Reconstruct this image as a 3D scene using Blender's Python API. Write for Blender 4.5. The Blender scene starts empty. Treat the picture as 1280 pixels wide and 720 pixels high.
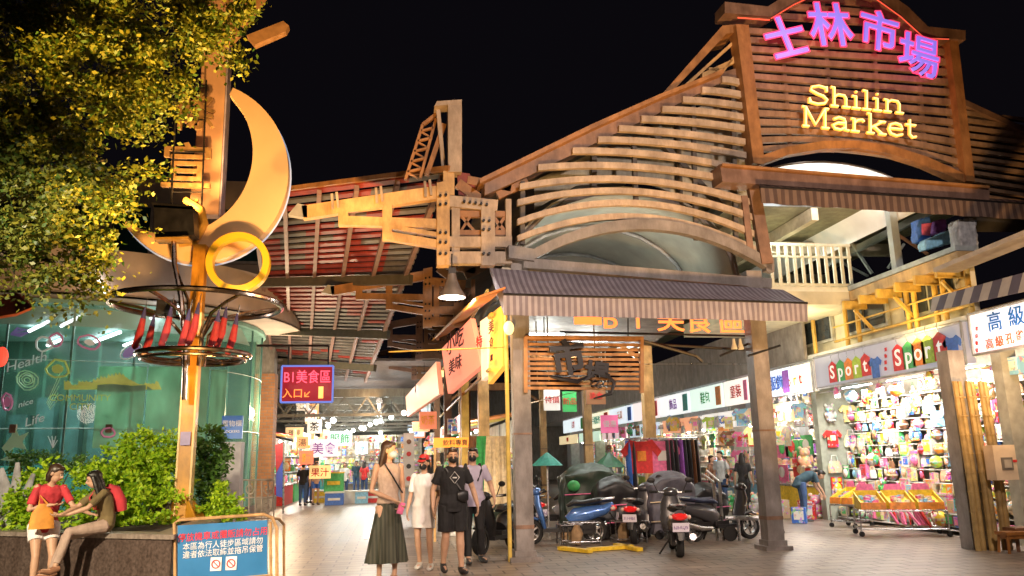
import bpy, bmesh, math, random
from mathutils import Vector as V, Matrix, noise
random.seed(7)
S = bpy.context.scene
COL = S.collection
PI = math.pi
# ---------------------------------------------------------------- camera, sky, exposure
F, CX, CY, EYE = 1000.0, 640.0, 360.0, 1.6          # lens measured in pixels of the 1280 px photograph
cam = bpy.data.objects.new('camera', bpy.data.cameras.new('camera'))
COL.objects.link(cam)
CM = Matrix.Rotation(math.radians(-8.5), 3, 'Z') @ Matrix.Rotation(math.radians(102.1), 3, 'X') @ Matrix.Rotation(math.radians(-1.15), 3, 'Z')
cam.matrix_world = Matrix.Translation((0, 0, EYE)) @ CM.to_4x4()
cam.data.sensor_width = 36; cam.data.lens = 36 * F / 1280; cam.data.clip_end = 500
S.camera = cam
W = bpy.data.worlds.new('World'); S.world = W; W.use_nodes = True
W.node_tree.nodes['Background'].inputs[0].default_value = (0.50, 0.42, 0.62, 1)
W.node_tree.nodes['Background'].inputs[1].default_value = 0.006
S.view_settings.view_transform = 'Standard'; S.view_settings.look = 'None'
S.view_settings.exposure = 0.0; S.view_settings.gamma = 1
try: S.cycles.max_bounces = 6; S.cycles.sample_clamp_indirect = 4; S.cycles.use_denoising = True; S.cycles.use_light_tree = True
except Exception: pass
# ---------------------------------------------------------------- helpers
def ray(px, py): return CM @ V(((px - CX) / F, -(py - CY) / F, -1.0))
EC = V((0, 0, EYE))
def atY(px, py, y): d = ray(px, py); return EC + d * (y / d.y)
def atX(px, py, x): d = ray(px, py); return EC + d * (x / d.x)
def atZ(px, py, z=0.0): d = ray(px, py); return EC + d * ((z - EYE) / d.z)
FX, FY, FS = 2.09, 13.27, 0.07                      # the gate front: a vertical plane
def FP(px, py, off=0.0):                            # off > 0 = nearer to the street
    d = ray(px, py); n = V((FS, -1, 0)); p0 = V((FX, FY - off, 0))
    return EC + d * ((p0 - EC).dot(n) / d.dot(n))
LIN = lambda h: tuple(((int(h[i:i+2], 16) / 255) ** 2.2) for i in (0, 2, 4)) + (1,)
MC = {}
def mat(name, col=(.5, .5, .5), rough=.6, metal=0.0, var=.25, scale=6.0, bump=0.0, emit=0.0, ecol=None, alpha=1.0, trans=0.0, coat=0.0):
    if name in MC: return MC[name]
    if isinstance(col, str): col = LIN(col)[:3]
    m = bpy.data.materials.new(name); m.use_nodes = True; nt = m.node_tree; N = nt.nodes; K = nt.links
    b = N['Principled BSDF']; b.inputs['Roughness'].default_value = rough; b.inputs['Metallic'].default_value = metal
    b.inputs['Base Color'].default_value = (*col, 1)
    if var or bump:
        tc = N.new('ShaderNodeTexCoord'); nz = N.new('ShaderNodeTexNoise'); nz.inputs['Scale'].default_value = scale
        nz.inputs['Detail'].default_value = 6; K.new(tc.outputs['Object'], nz.inputs['Vector'])
        if var:
            r = N.new('ShaderNodeValToRGB'); r.color_ramp.elements[0].position = .3; r.color_ramp.elements[1].position = .7
            r.color_ramp.elements[0].color = (*[c * (1 - var) for c in col], 1)
            r.color_ramp.elements[1].color = (*[min(1, c * (1 + var * .6)) for c in col], 1)
            K.new(nz.outputs['Fac'], r.inputs['Fac']); K.new(r.outputs['Color'], b.inputs['Base Color'])
            ro = N.new('ShaderNodeMapRange'); ro.inputs['To Min'].default_value = max(.03, rough - .12); ro.inputs['To Max'].default_value = min(1, rough + .15)
            K.new(nz.outputs['Fac'], ro.inputs['Value']); K.new(ro.outputs['Result'], b.inputs['Roughness'])
        if bump:
            bp = N.new('ShaderNodeBump'); bp.inputs['Strength'].default_value = bump; bp.inputs['Distance'].default_value = .02
            K.new(nz.outputs['Fac'], bp.inputs['Height']); K.new(bp.outputs['Normal'], b.inputs['Normal'])
    if emit:
        ec = LIN(ecol)[:3] if isinstance(ecol, str) else (ecol or col)
        b.inputs['Emission Color'].default_value = (*ec, 1); b.inputs['Emission Strength'].default_value = emit
    if var >= .29 and not emit:      # grime: fine mottling and vertical streaks
        mp_ = N.new('ShaderNodeMapping'); mp_.inputs['Scale'].default_value = (2.2, 2.2, .8); K.new(tc.outputs['Object'], mp_.inputs['Vector'])
        n2 = N.new('ShaderNodeTexNoise'); n2.inputs['Scale'].default_value = 2.2; n2.inputs['Detail'].default_value = 9; n2.inputs['Roughness'].default_value = .75; K.new(mp_.outputs[0], n2.inputs['Vector'])
        r2 = N.new('ShaderNodeValToRGB'); r2.color_ramp.elements[0].position = .40; r2.color_ramp.elements[1].position = .62
        r2.color_ramp.elements[0].color = (.62, .58, .55, 1); r2.color_ramp.elements[1].color = (1, 1, 1, 1); K.new(n2.outputs['Fac'], r2.inputs['Fac'])
        mm = N.new('ShaderNodeMix'); mm.data_type = 'RGBA'; mm.blend_type = 'MULTIPLY'; mm.inputs['Factor'].default_value = .8
        K.new(r.outputs['Color'], mm.inputs[6]); K.new(r2.outputs['Color'], mm.inputs[7]); K.new(mm.outputs[2], b.inputs['Base Color'])
    if alpha < 1: b.inputs['Alpha'].default_value = alpha
    if trans: b.inputs['Transmission Weight'].default_value = trans
    if coat: b.inputs['Coat Weight'].default_value = coat
    MC[name] = m; return m
def brickmat(name, c1, c2, mortar, w, h, rough=.7, m=.012, bump=.4, axes='xz', dirt=.35):
    mt = bpy.data.materials.new(name); mt.use_nodes = True; nt = mt.node_tree; N = nt.nodes; K = nt.links; b = N['Principled BSDF']
    tc = N.new('ShaderNodeTexCoord'); src = tc.outputs['Object']
    sp = N.new('ShaderNodeSeparateXYZ'); cb = N.new('ShaderNodeCombineXYZ'); K.new(src, sp.inputs[0])
    if axes == 'r':      # both vertical faces of a column
        ad = N.new('ShaderNodeMath'); K.new(sp.outputs['X'], ad.inputs[0]); K.new(sp.outputs['Y'], ad.inputs[1]); K.new(ad.outputs[0], cb.inputs['X']); K.new(sp.outputs['Z'], cb.inputs['Y'])
    else:
        K.new(sp.outputs[axes[0].upper()], cb.inputs['X']); K.new(sp.outputs[axes[1].upper()], cb.inputs['Y'])
    bk = N.new('ShaderNodeTexBrick'); bk.inputs['Scale'].default_value = 1; bk.inputs['Brick Width'].default_value = w; bk.inputs['Row Height'].default_value = h
    bk.inputs['Mortar Size'].default_value = m; bk.inputs['Mortar Smooth'].default_value = .3
    bk.inputs['Color1'].default_value = (*c1, 1); bk.inputs['Color2'].default_value = (*c2, 1); bk.inputs['Mortar'].default_value = (*mortar, 1)
    K.new(cb.outputs[0], bk.inputs['Vector'])
    nz = N.new('ShaderNodeTexNoise'); nz.inputs['Scale'].default_value = .7; nz.inputs['Detail'].default_value = 9; nz.inputs['Roughness'].default_value = .7; K.new(src, nz.inputs['Vector'])
    rp = N.new('ShaderNodeValToRGB'); rp.color_ramp.elements[0].position = .35; rp.color_ramp.elements[1].position = .65
    v = 1 - dirt; rp.color_ramp.elements[0].color = (v, v, v, 1); rp.color_ramp.elements[1].color = (1, 1, 1, 1); K.new(nz.outputs['Fac'], rp.inputs['Fac'])
    mx = N.new('ShaderNodeMix'); mx.data_type = 'RGBA'; mx.blend_type = 'MULTIPLY'; mx.inputs['Factor'].default_value = 1
    K.new(bk.outputs['Color'], mx.inputs[6]); K.new(rp.outputs['Color'], mx.inputs[7]); K.new(mx.outputs[2], b.inputs['Base Color'])
    mr = N.new('ShaderNodeMapRange'); mr.inputs['To Min'].default_value = rough - .15; mr.inputs['To Max'].default_value = rough + .12
    K.new(nz.outputs['Fac'], mr.inputs['Value']); K.new(mr.outputs['Result'], b.inputs['Roughness'])
    bp = N.new('ShaderNodeBump'); bp.inputs['Strength'].default_value = bump; bp.inputs['Distance'].default_value = .01; bp.invert = True
    K.new(bk.outputs['Fac'], bp.inputs['Height']); K.new(bp.outputs['Normal'], b.inputs['Normal'])
    return mt
def stripemat(name, c1, c2, period, axis='X', rough=.7, duty=.5):
    m = bpy.data.materials.new(name); m.use_nodes = True; nt = m.node_tree; N = nt.nodes; K = nt.links; b = N['Principled BSDF']; b.inputs['Roughness'].default_value = rough
    tc = N.new('ShaderNodeTexCoord'); sp = N.new('ShaderNodeSeparateXYZ'); K.new(tc.outputs['Object'], sp.inputs[0])
    d = N.new('ShaderNodeMath'); d.operation = 'DIVIDE'; d.inputs[1].default_value = period; K.new(sp.outputs[axis], d.inputs[0])
    f = N.new('ShaderNodeMath'); f.operation = 'FRACT'; K.new(d.outputs[0], f.inputs[0])
    g = N.new('ShaderNodeMath'); g.operation = 'GREATER_THAN'; g.inputs[1].default_value = duty; K.new(f.outputs[0], g.inputs[0])
    nz = N.new('ShaderNodeTexNoise'); nz.inputs['Scale'].default_value = 4; nz.inputs['Detail'].default_value = 8; K.new(tc.outputs['Object'], nz.inputs['Vector'])
    mx = N.new('ShaderNodeMix'); mx.data_type = 'RGBA'; K.new(g.outputs[0], mx.inputs['Factor']); mx.inputs[6].default_value = (*c1, 1); mx.inputs[7].default_value = (*c2, 1)
    m2 = N.new('ShaderNodeMix'); m2.data_type = 'RGBA'; m2.blend_type = 'MULTIPLY'; m2.inputs['Factor'].default_value = .55; K.new(mx.outputs[2], m2.inputs[6]); K.new(nz.outputs['Fac'], m2.inputs[7])
    K.new(m2.outputs[2], b.inputs['Base Color']); return m
class MB:
    def __init__(s): s.v = []; s.f = []; s.m = []
    def add(s, vs, fs, mi=0):
        o = len(s.v); s.v += [V(p) for p in vs]; s.f += [tuple(i + o for i in f) for f in fs]; s.m += [mi] * len(fs); return s
    def box(s, c, d, mi=0, R=None):
        x, y, z = d[0] / 2, d[1] / 2, d[2] / 2; c = V(c)
        p = [V(q) for q in ((-x,-y,-z),(x,-y,-z),(x,y,-z),(-x,y,-z),(-x,-y,z),(x,-y,z),(x,y,z),(-x,y,z))]
        if R is not None: p = [R @ q for q in p]
        return s.add([c + q for q in p], [(0,3,2,1),(4,5,6,7),(0,1,5,4),(1,2,6,5),(2,3,7,6),(3,0,4,7)], mi)
    def box2(s, a, b, mi=0):
        a, b = V(a), V(b); return s.box((a + b) / 2, [abs(q) for q in (b - a)], mi)
    def bar(s, p, q, w, h, mi=0, up=(0, 0, 1)):     # w = across, h = along up
        p, q = V(p), V(q); d = q - p; L = d.length
        if L < 1e-6: return s
        t = d / L; u = V(up); sx = t.cross(u)
        if sx.length < 1e-4: sx = t.cross(V((1, 0, 0)))
        sx.normalize(); u = sx.cross(t)
        vs = []
        for e in (p, q):
            for a, b in ((-1,-1),(1,-1),(1,1),(-1,1)): vs.append(e + sx * (a * w / 2) + u * (b * h / 2))
        return s.add(vs, [(3,2,1,0),(4,5,6,7),(0,1,5,4),(1,2,6,5),(2,3,7,6),(3,0,4,7)], mi)
    def loft(s, pts, rad, side=None, n=10, mi=0, cap=True):   # rad: r or (ra, rb); side = direction of ra
        pts = [V(p) for p in pts]; rings = []
        prev = V(side) if side is not None else None
        for i, p in enumerate(pts):
            t = (pts[min(i + 1, len(pts) - 1)] - pts[max(i - 1, 0)]).normalized()
            if prev is None:
                prev = t.orthogonal()
            a = prev - t * prev.dot(t)
            if a.length < 1e-4: a = t.orthogonal()
            a.normalize(); b = t.cross(a)
            if side is None: prev = a
            r = rad[i] if isinstance(rad, (list, tuple)) else rad
            ra, rb = r if isinstance(r, (list, tuple)) else (r, r)
            rings.append([p + a * (ra * math.cos(2 * PI * k / n)) + b * (rb * math.sin(2 * PI * k / n)) for k in range(n)])
        vs = [q for r in rings for q in r]; fs = []
        for i in range(len(pts) - 1):
            for k in range(n):
                k2 = (k + 1) % n; fs.append((i * n + k, i * n + k2, (i + 1) * n + k2, (i + 1) * n + k))
        if cap:
            fs.append(tuple(range(n))[::-1]); fs.append(tuple((len(pts) - 1) * n + k for k in range(n)))
        return s.add(vs, fs, mi)
    def tube(s, pts, r, n=8, mi=0, closed=False):
        if closed: pts = list(pts) + [pts[0], pts[1]]
        return s.loft(pts, r, None, n, mi)
    def lathe(s, prof, c=(0, 0, 0), n=20, mi=0, axis='z'):
        c = V(c); vs = []
        for r, z in prof:
            for k in range(n):
                a = 2 * PI * k / n; p = (r * math.cos(a), r * math.sin(a), z)
                if axis == 'x': p = (p[2], p[0], p[1])
                if axis == 'y': p = (p[0], p[2], p[1])
                vs.append(c + V(p))
        fs = [(i * n + k, i * n + (k + 1) % n, (i + 1) * n + (k + 1) % n, (i + 1) * n + k) for i in range(len(prof) - 1) for k in range(n)]
        return s.add(vs, fs, mi)
    def ell(s, c, r, n=12, m=8, mi=0, R=None):
        c = V(c); r = (r, r, r) if not isinstance(r, (tuple, list)) else r; vs = []
        for i in range(m + 1):
            th = PI * i / m
            for k in range(n):
                ph = 2 * PI * k / n; q = V((r[0] * math.sin(th) * math.cos(ph), r[1] * math.sin(th) * math.sin(ph), r[2] * math.cos(th)))
                vs.append(c + (R @ q if R is not None else q))
        return s.add(vs, [(i * n + k, (i + 1) * n + k, (i + 1) * n + (k + 1) % n, i * n + (k + 1) % n) for i in range(m) for k in range(n)], mi)
    def prism(s, poly, ext, mi=0):                   # poly: 3D ring, ext: thickness vector
        n = len(poly); ext = V(ext); vs = [V(p) for p in poly] + [V(p) + ext for p in poly]
        return s.add(vs, [tuple(range(n))[::-1], tuple(range(n, 2 * n))] + [(i, (i + 1) % n, (i + 1) % n + n, i + n) for i in range(n)], mi)
    def strip(s, A, B, ext, mi=0):                   # ribbon between two polylines, thickened by ext
        n = len(A); ext = V(ext); vs = [V(p) for p in A] + [V(p) for p in B] + [V(p) + ext for p in A] + [V(p) + ext for p in B]
        fs = []
        for i in range(n - 1):
            a, b, c, d = i, i + 1, n + i + 1, n + i
            fs += [(a, b, c, d), (2*n + d, 2*n + c, 2*n + b, 2*n + a), (a, 2*n + a, 2*n + b, b), (d, c, 2*n + c, 2*n + d)]
        fs += [(0, n, 3*n, 2*n), (n - 1, 3*n - 1, 4*n - 1, 2*n - 1)]
        return s.add(vs, fs, mi)
    def xform(s, M): s.v = [M @ p for p in s.v]; return s
    def join(s, o, mi=None):
        k = len(s.v); s.v += o.v; s.f += [tuple(i + k for i in f) for f in o.f]; s.m += [mi] * len(o.m) if mi is not None else o.m; return s
OFF = {}
def mesh_of(mb, name, mats, smooth=False, off=V((0, 0, 0))):
    me = bpy.data.meshes.new(name); me.from_pydata([tuple(p - off) for p in mb.v], [], mb.f)
    for m in (mats if isinstance(mats, (list, tuple)) else [mats]): me.materials.append(m)
    me.polygons.foreach_set('material_index', mb.m); me.update()
    bm = bmesh.new(); bm.from_mesh(me); bmesh.ops.recalc_face_normals(bm, faces=bm.faces); bm.to_mesh(me); bm.free()
    if smooth:
        me.polygons.foreach_set('use_smooth', [True] * len(me.polygons))
        try: me.set_sharp_from_angle(angle=math.radians(40))
        except Exception: pass
    return me
def tag(o, label=None, cat=None, group=None, kind=None):
    if label: o['label'] = label
    if cat: o['category'] = cat
    if group: o['group'] = group
    if kind: o['kind'] = kind
    return o
def obj(name, mb, mats, parent=None, smooth=False, label=None, cat=None, group=None, kind=None):
    if parent is not None: off = OFF.get(parent.name, V((0, 0, 0)))
    else:
        xs = [p.x for p in mb.v]; ys = [p.y for p in mb.v]; off = V(((min(xs) + max(xs)) / 2, (min(ys) + max(ys)) / 2, min(p.z for p in mb.v)))
    o = bpy.data.objects.new(name, mesh_of(mb, name, mats, smooth, off)); COL.objects.link(o)
    if parent is not None: o.parent = parent; OFF[o.name] = off
    else: o.location = off; OFF[o.name] = off
    return tag(o, label, cat, group, kind)
def thing(name, label, cat, base=(0, 0, 0), group=None, rz=None):
    """Empty at the base. With rz=None parts are given in world coordinates, else in the thing's own."""
    o = bpy.data.objects.new(name, None); COL.objects.link(o); o.location = base; o.empty_display_size = .2
    OFF[o.name] = V(base) if rz is None else V((0, 0, 0))
    if rz is not None: o.rotation_euler.z = rz
    return tag(o, label, cat, group)
def copy_tree(o, parent=None):
    c = o.copy(); COL.objects.link(c); c.parent = parent
    for ch in list(o.children): copy_tree(ch, c)
    return c
def struct(name, mb, mats, smooth=False): return obj(name, mb, mats, None, smooth, kind='structure')
def lampdata(kind, energy, col, size=.2, **kw):
    l = bpy.data.lights.new(kind.lower() + '_light', kind); l.energy = energy; l.color = col
    if kind == 'AREA': l.size = size; l.shape = kw.get('shape', 'SQUARE'); l.size_y = kw.get('sy', size)
    else: l.shadow_soft_size = size
    if kind == 'SPOT': l.spot_size = math.radians(kw.get('ang', 80)); l.spot_blend = .6
    return l
def light(name, kind, loc, energy, col, size=.2, aim=None, parent=None, **kw):
    o = bpy.data.objects.new(name, lampdata(kind, energy, col, size, **kw)); COL.objects.link(o); loc = V(loc)
    if aim is not None: o.rotation_euler = (V(aim) - loc).to_track_quat('-Z', 'Y').to_euler()
    if parent is not None: o.parent = parent; o.location = loc - OFF.get(parent.name, V((0, 0, 0)))
    else: o.location = loc
    return o
SODIUM = (1.0, .50, .13); WARM = (1.0, .74, .45); WHITE = (1.0, .93, .84); COOL = (.80, .95, 1.0)
def text_mb(s, o, xd, yd, h, depth=.02, offset=0.0, mi=0, center=True, maxw=None):
    """Letters in the plane (xd, yd) at o; h = letter height in metres."""
    c = bpy.data.curves.new('lettering', 'FONT'); c.body = s; c.size = 1; c.extrude = depth / 2 / h; c.offset = offset; c.resolution_u = 3
    c.align_x = 'CENTER' if center else 'LEFT'
    t = bpy.data.objects.new('lettering', c); COL.objects.link(t)
    me = bpy.data.meshes.new_from_object(t, depsgraph=bpy.context.evaluated_depsgraph_get())
    mb = MB(); o = V(o); xd = V(xd).normalized(); yd = V(yd).normalized(); zd = xd.cross(yd)
    vs = [v.co.copy() for v in me.vertices]; k = 1.0; sx = 1.0
    if vs and maxw:
        w = (max(p.x for p in vs) - min(p.x for p in vs)) * h; sx = min(1.0, maxw / w) if w else 1
    mb.add([o + xd * (p.x * h * sx) + yd * (p.y * h) + zd * (p.z * h) for p in vs], [tuple(p.vertices) for p in me.polygons], mi)
    bpy.data.objects.remove(t); bpy.data.curves.remove(c); bpy.data.meshes.remove(me)
    return mb
def remesh(mb, vox, smooth_it=3):
    me = bpy.data.meshes.new('tmp'); me.from_pydata([tuple(p) for p in mb.v], [], mb.f)
    bm = bmesh.new(); bm.from_mesh(me); bmesh.ops.recalc_face_normals(bm, faces=bm.faces); bm.to_mesh(me); bm.free()
    t = bpy.data.objects.new('tmp', me); COL.objects.link(t)
    r = t.modifiers.new('r', 'REMESH'); r.mode = 'VOXEL'; r.voxel_size = vox
    if smooth_it: q = t.modifiers.new('s', 'SMOOTH'); q.factor = .5; q.iterations = smooth_it
    m2 = bpy.data.meshes.new_from_object(t.evaluated_get(bpy.context.evaluated_depsgraph_get()))
    out = MB(); out.add([v.co.copy() for v in m2.vertices], [tuple(p.vertices) for p in m2.polygons])
    bpy.data.objects.remove(t); bpy.data.meshes.remove(me); bpy.data.meshes.remove(m2); return out
def lerp(a, b, t): return a + (b - a) * t
def quad3(pts, n=16):      # smooth curve through three picture points (x, y), parabola in x
    (x0, y0), (x1, y1), (x2, y2) = pts; out = []
    for i in range(n + 1):
        x = lerp(x0, x2, i / n)
        y = y0 * (x - x1) * (x - x2) / ((x0 - x1) * (x0 - x2)) + y1 * (x - x0) * (x - x2) / ((x1 - x0) * (x1 - x2)) + y2 * (x - x0) * (x - x1) / ((x2 - x0) * (x2 - x1))
        out.append((x, y))
    return out
# ---------------------------------------------------------------- shared materials
steel_tan = mat('tan_painted_steel', (.50, .39, .30), .5, 0, .35, 3, .15)
steel_brown = mat('brown_painted_steel', (.27, .16, .11), .5, 0, .4, 3, .15)
steel_post = mat('grey_brown_post_paint', (.27, .245, .24), .5, 0, .35, 2.5, .2)
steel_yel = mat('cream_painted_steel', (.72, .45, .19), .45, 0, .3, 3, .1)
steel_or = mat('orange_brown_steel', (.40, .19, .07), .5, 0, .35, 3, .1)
yellow = mat('yellow_pole_paint', (.50, .235, .02), .4, 0, .3, 3, .1)
dark = mat('dark_metal', (.03, .028, .03), .45, .5, .3, 5)
blackp = mat('black_plastic', (.018, .018, .022), .4, 0, .3, 8)
rubber = mat('tyre_rubber', (.014, .014, .015), .8, 0, .3, 20, .3)
chrome = mat('brushed_steel', (.55, .55, .57), .28, 1, .2, 12)
concrete = mat('worn_concrete', (.33, .30, .27), .85, 0, .3, 3, .4)
whitep = mat('white_paint', (.70, .69, .66), .5, 0, .15, 4)
tube_em = mat('white_tube', (.9, .9, .9), .4, 0, 0, emit=9, ecol=(.9, .97, 1))
bulb_em = mat('white_bulb', (.9, .9, .9), .4, 0, 0, emit=16, ecol=(1, .93, .8))
# ================================================================ THE SETTING
g = MB().add([(-90, -30, 0), (90, -30, 0), (90, 150, 0), (-90, 150, 0)], [(0, 1, 2, 3)])
struct('ground', g, brickmat('street_pavers', (.35, .28, .225), (.27, .22, .185), (.10, .085, .08), .46, .3, .42, .016, .5, 'xy', .6))
# slightly raised paving band in front of the hall: smoother stone
b = MB(); b.box2((-.6, 18, 0), (2.0, 70, .006)); b.box2((6.7, 16.4, 0), (10.1, 70, .006))
struct('lane_paving', b, brickmat('lane_tiles', (.33, .28, .25), (.27, .235, .21), (.12, .11, .10), .40, .45, .34, .010, .25, 'xy', .4))
# ---------------------------------------------------------------- added, unseen street lamps and ground floods that light the scene
def added_flood(base, aim, energy, col, label, ang=95, size=.25):  # added uplight below the view, with a made-up fixture
    t = thing('floodlight', label, 'floodlight', base, 'added unseen floodlights on the pavement'); p = V(base)
    b = MB(); b.box(p + V((0, 0, .02)), (.3, .3, .04)); b.bar(p + V((-.16, 0, .03)), p + V((-.16, 0, .3)), .03, .02); b.bar(p + V((.16, 0, .03)), p + V((.16, 0, .3)), .03, .02)
    obj('bracket', b, dark, t)
    d = (V(aim) - (p + V((0, 0, .3)))).normalized(); R = d.to_track_quat('Z', 'Y').to_matrix()
    obj('housing', MB().box(p + V((0, 0, .3)), (.3, .22, .14), 0, R), dark, t)
    light('lamp', 'SPOT', p + V((0, 0, .3)) + d * .12, energy, col, size, aim, t, ang=ang)
def added_street_lamp(base, h, aim, energy, col, label, ang=60):  # added fill light from behind the viewer, with a made-up pole and head
    t = thing('added_street_lamp', label, 'street lamp', base, 'added unseen street lamps across the road'); p = V(base)
    obj('pole', MB().loft([p, p + V((0, 0, h))], [.09, .055], n=10), mat('lamp_pole_grey', (.3, .3, .3), .5, .4), t)
    a = V(aim) - p; a.z = 0; a.normalize()
    obj('arm', MB().tube([p + V((0, 0, h - .05)), p + V((0, 0, h + .2)) + a * .5, p + V((0, 0, h + .25)) + a * 1.1], .035), dark, t)
    q = p + V((0, 0, h + .22)) + a * 1.3; obj('lamp_head', MB().ell(q + V((0, 0, .06)), (.35, .35, .09)), dark, t)
    light('lamp', 'SPOT', q - V((0, 0, .12)), energy, col, .25, aim, t, ang=ang)
added_flood((-1.4, 8.3, 0), (-3.4, 14.8, 6.6), 5600, (1, .53, .16), 'added unseen floodlight on the pavement aimed at the crescent moon', 60)
added_flood((-.9, 9.0, 0), (-2.7, 9.4, 5.6), 12500, (1, .58, .12), 'added unseen floodlight on the pavement aimed up into the tree', 40)
added_flood((.2, 8.2, 0), (1.0, 13.3, 6.5), 2100, (1, .56, .17), 'added unseen floodlight on the pavement aimed at the cream steel truss', 70)
added_flood((6.2, 7.2, 0), (8.4, 13.6, 8.8), 3600, (1, .56, .20), 'added unseen floodlight on the pavement aimed at the sign gantry', 95)
added_street_lamp((-6.2, .5, 0), 5.2, (-3.6, 12.8, 1.2), 12000, (1, .82, .55), 'added unseen street lamp across the road on the left', 42)
added_street_lamp((0, -2.5, 0), 6.5, (1.0, 12.5, 0.4), 8000, (1, .72, .50), 'added unseen street lamp straight behind the viewer', 40)
added_street_lamp((5.5, .5, 0), 8.0, (5.0, 13.2, 4.8), 5000, (1, .80, .68), 'added unseen street lamp across the road on the right', 75)
# ================================================================ MARKET GATE HALL
NF = V((FS, -1, 0)).normalized(); XF = V((1, FS, 0)).normalized()      # facade normal (towards the street) and run
hall = thing('market_hall', 'open market hall with tan arched slats under a long gable and steel posts', 'market hall', (4.2, 13.4, 0))
def pstrip(mb, top, bot, off, th, mi=0):                                # picture outline -> solid board on the front plane
    A = [FP(*p, off) for p in top]; B = [FP(*p, off) for p in bot]; return mb.strip(A, B, -NF * th, mi)
def pslat(mb, pts, t, off=0.0, th=.1, mi=0):
    return pstrip(mb, [(x, y - t / 2) for x, y in pts], [(x, y + t / 2) for x, y in pts], off, th, mi)
# left bay: curved slats, each traced as left, middle, right
arcs = [((647,298),(783,270),(945,312)), ((647,277),(767,253),(943,292)), ((647,253),(757,238),(941,271)), ((650,233),(743,223),(938,252)),
        ((673,209),(743,206),(936,230)), ((716,188),(800,191),(934,212)), ((748,174),(840,179),(933,194)), ((774,160),(850,166),(932,177)),
        ((802,148),(868,152),(931,160)), ((828,136),(880,139),(930,146)), ((854,124),(893,127),(929,132)), ((878,112),(904,114),(928,118)), ((903,99),(915,100),(927,103))]
for a in arcs:
    b = MB(); pslat(b, quad3(a), 7.5, .10, .09); obj('arched_slat', b, steel_tan, hall)
b = MB(); pslat(b, quad3(((668,317),(795,280),(965,332))), 13, .14, .16)
obj('arch_rib', b, steel_post, hall)
b = MB(); pstrip(b, [(636,306),(668,311)], [(636,322),(668,326)], .14, .16); obj('arch_foot', b, steel_post, hall)
b = MB(); pstrip(b, [(958,321),(968,323)], [(958,338),(968,340)], .14, .16); obj('arch_foot', b, steel_post, hall)
for x0, y0, x1, y1, w in ((653,228,653,306,.12), (792,180,795,258,.10), (866,128,870,300,.08), (915,100,920,318,.09)):
    obj('stud', MB().bar(FP(x0, y0, -.06), FP(x1, y1, -.06), w, .08, up=(1, 0, 0)), mat('dark_stud', (.10, .085, .075), .6), hall)
b = MB(); b.bar(FP(941, 232, .12), FP(958, 330, .12), .12, .22, up=(1, 0, 0)); b.bar(FP(930, 245, .1), FP(938, 318, .1), .06, .12, up=(1, 0, 0))
obj('corner_post', b, steel_brown, hall)
b = MB(); pstrip(b, [(655,322),(965,348)], [(655,334),(965,360)], .10, .24); obj('tie_beam', b, steel_post, hall)
b = MB(); pstrip(b, [(628,334),(985,366)], [(628,342),(985,374)], -.05, .2); obj('awning_beam', b, mat('cream_trim', (.45, .41, .34), .6), hall)
# gable fascia and gutter line (rake)
b = MB(); pstrip(b, [(606,224),(660,198),(740,161),(826,121),(893,93),(925,84)], [(606,244),(662,219),(748,177),(833,137),(900,104),(925,97)], .02, .35)
obj('gable_fascia', b, steel_brown, hall)
b = MB(); pstrip(b, [(600,223),(740,155),(826,117),(905,86)], [(600,229),(740,161),(826,122),(905,91)], .22, .62); obj('gable_edge', b, steel_or, hall)
# tall upper roof edge climbing to the sign
b = MB(); pstrip(b, [(822,124),(903,32),(922,30)], [(836,119),(908,42),(922,40)], .12, .7); obj('upper_roof_edge', b, steel_or, hall)
b = MB(); pslat(b, [(845,118),(918,52)], 5, .0, .1); pslat(b, [(878,94),(922,74)], 6, .0, .1); pslat(b, [(886,86),(905,88),(920,68)], 4, .0, .1); obj('roof_bracket', b, steel_yel, hall)
# roof sheets running back from the gable
def roofsheet(poly, depth, m, name='roof'):
    A = [FP(*p, -.1) for p in poly]; B = [p + V((0, depth, 0)) for p in A]
    obj(name, MB().strip(A, B, (0, 0, -.08)), m, hall)
roofm = mat('roof_sheet', (.17, .15, .14), .6, 0, .3, 2)
roofsheet([(606,226),(740,159),(826,120),(893,92)], 18, roofm)
# pale translucent barrel vault seen between the slats
b = MB(); A = []
for i in range(15):
    th = PI * i / 14; A.append(V((4.35 - 2.25 * math.cos(th), 14.3, 5.0 + 1.75 * math.sin(th))))
b.strip(A, [p + V((0, 14, 0)) for p in A], (0, 0, -.04)); vaultm = mat('pale_vault_sheet', (.30, .285, .24), .5, 0, .25, 2, emit=.0)
obj('barrel_vault', b, vaultm, hall, True)
for k in range(6):
    b = MB(); y = 14.35 + k * 2.4
    b.loft([V((4.35 - 2.2 * math.cos(PI * i / 12), y, 4.95 + 1.7 * math.sin(PI * i / 12))) for i in range(13)], .05, (0, 1, 0), 6); obj('vault_rib', b, steel_post, hall)
b = MB(); b.prism([FP(x, y, -1.1) for x, y in [(668,226),(742,190),(925,112),(936,262),(900,262),(800,226),(720,232),(668,262)]], (0, .04, 0)); obj('gable_lining', b, mat('grey_tan_lining', (.40, .385, .32), .7, 0, .35, 1.2), hall)
b = MB(); b.bar(FP(800, 150, -1.0), FP(905, 262, -1.0), .12, .1); b.bar(FP(742, 188, -1.0), FP(742, 240, -1.0), .1, .1); b.bar(FP(846, 146, -1.0), FP(850, 245, -1.0), .08, .1); obj('lining_brace', b, mat('dark_stud'), hall)
b = MB()     # grey tarpaulin ceiling under the vault
b.add([(2.3, 14.6, 4.9), (6.4, 14.6, 4.75), (6.4, 20, 4.3), (2.3, 20, 4.4)], [(0, 1, 2, 3)])
obj('ceiling_sheet', b, mat('grey_tarpaulin', (.20, .18, .17), .7, 0, .4, 3, .4), hall)
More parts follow.
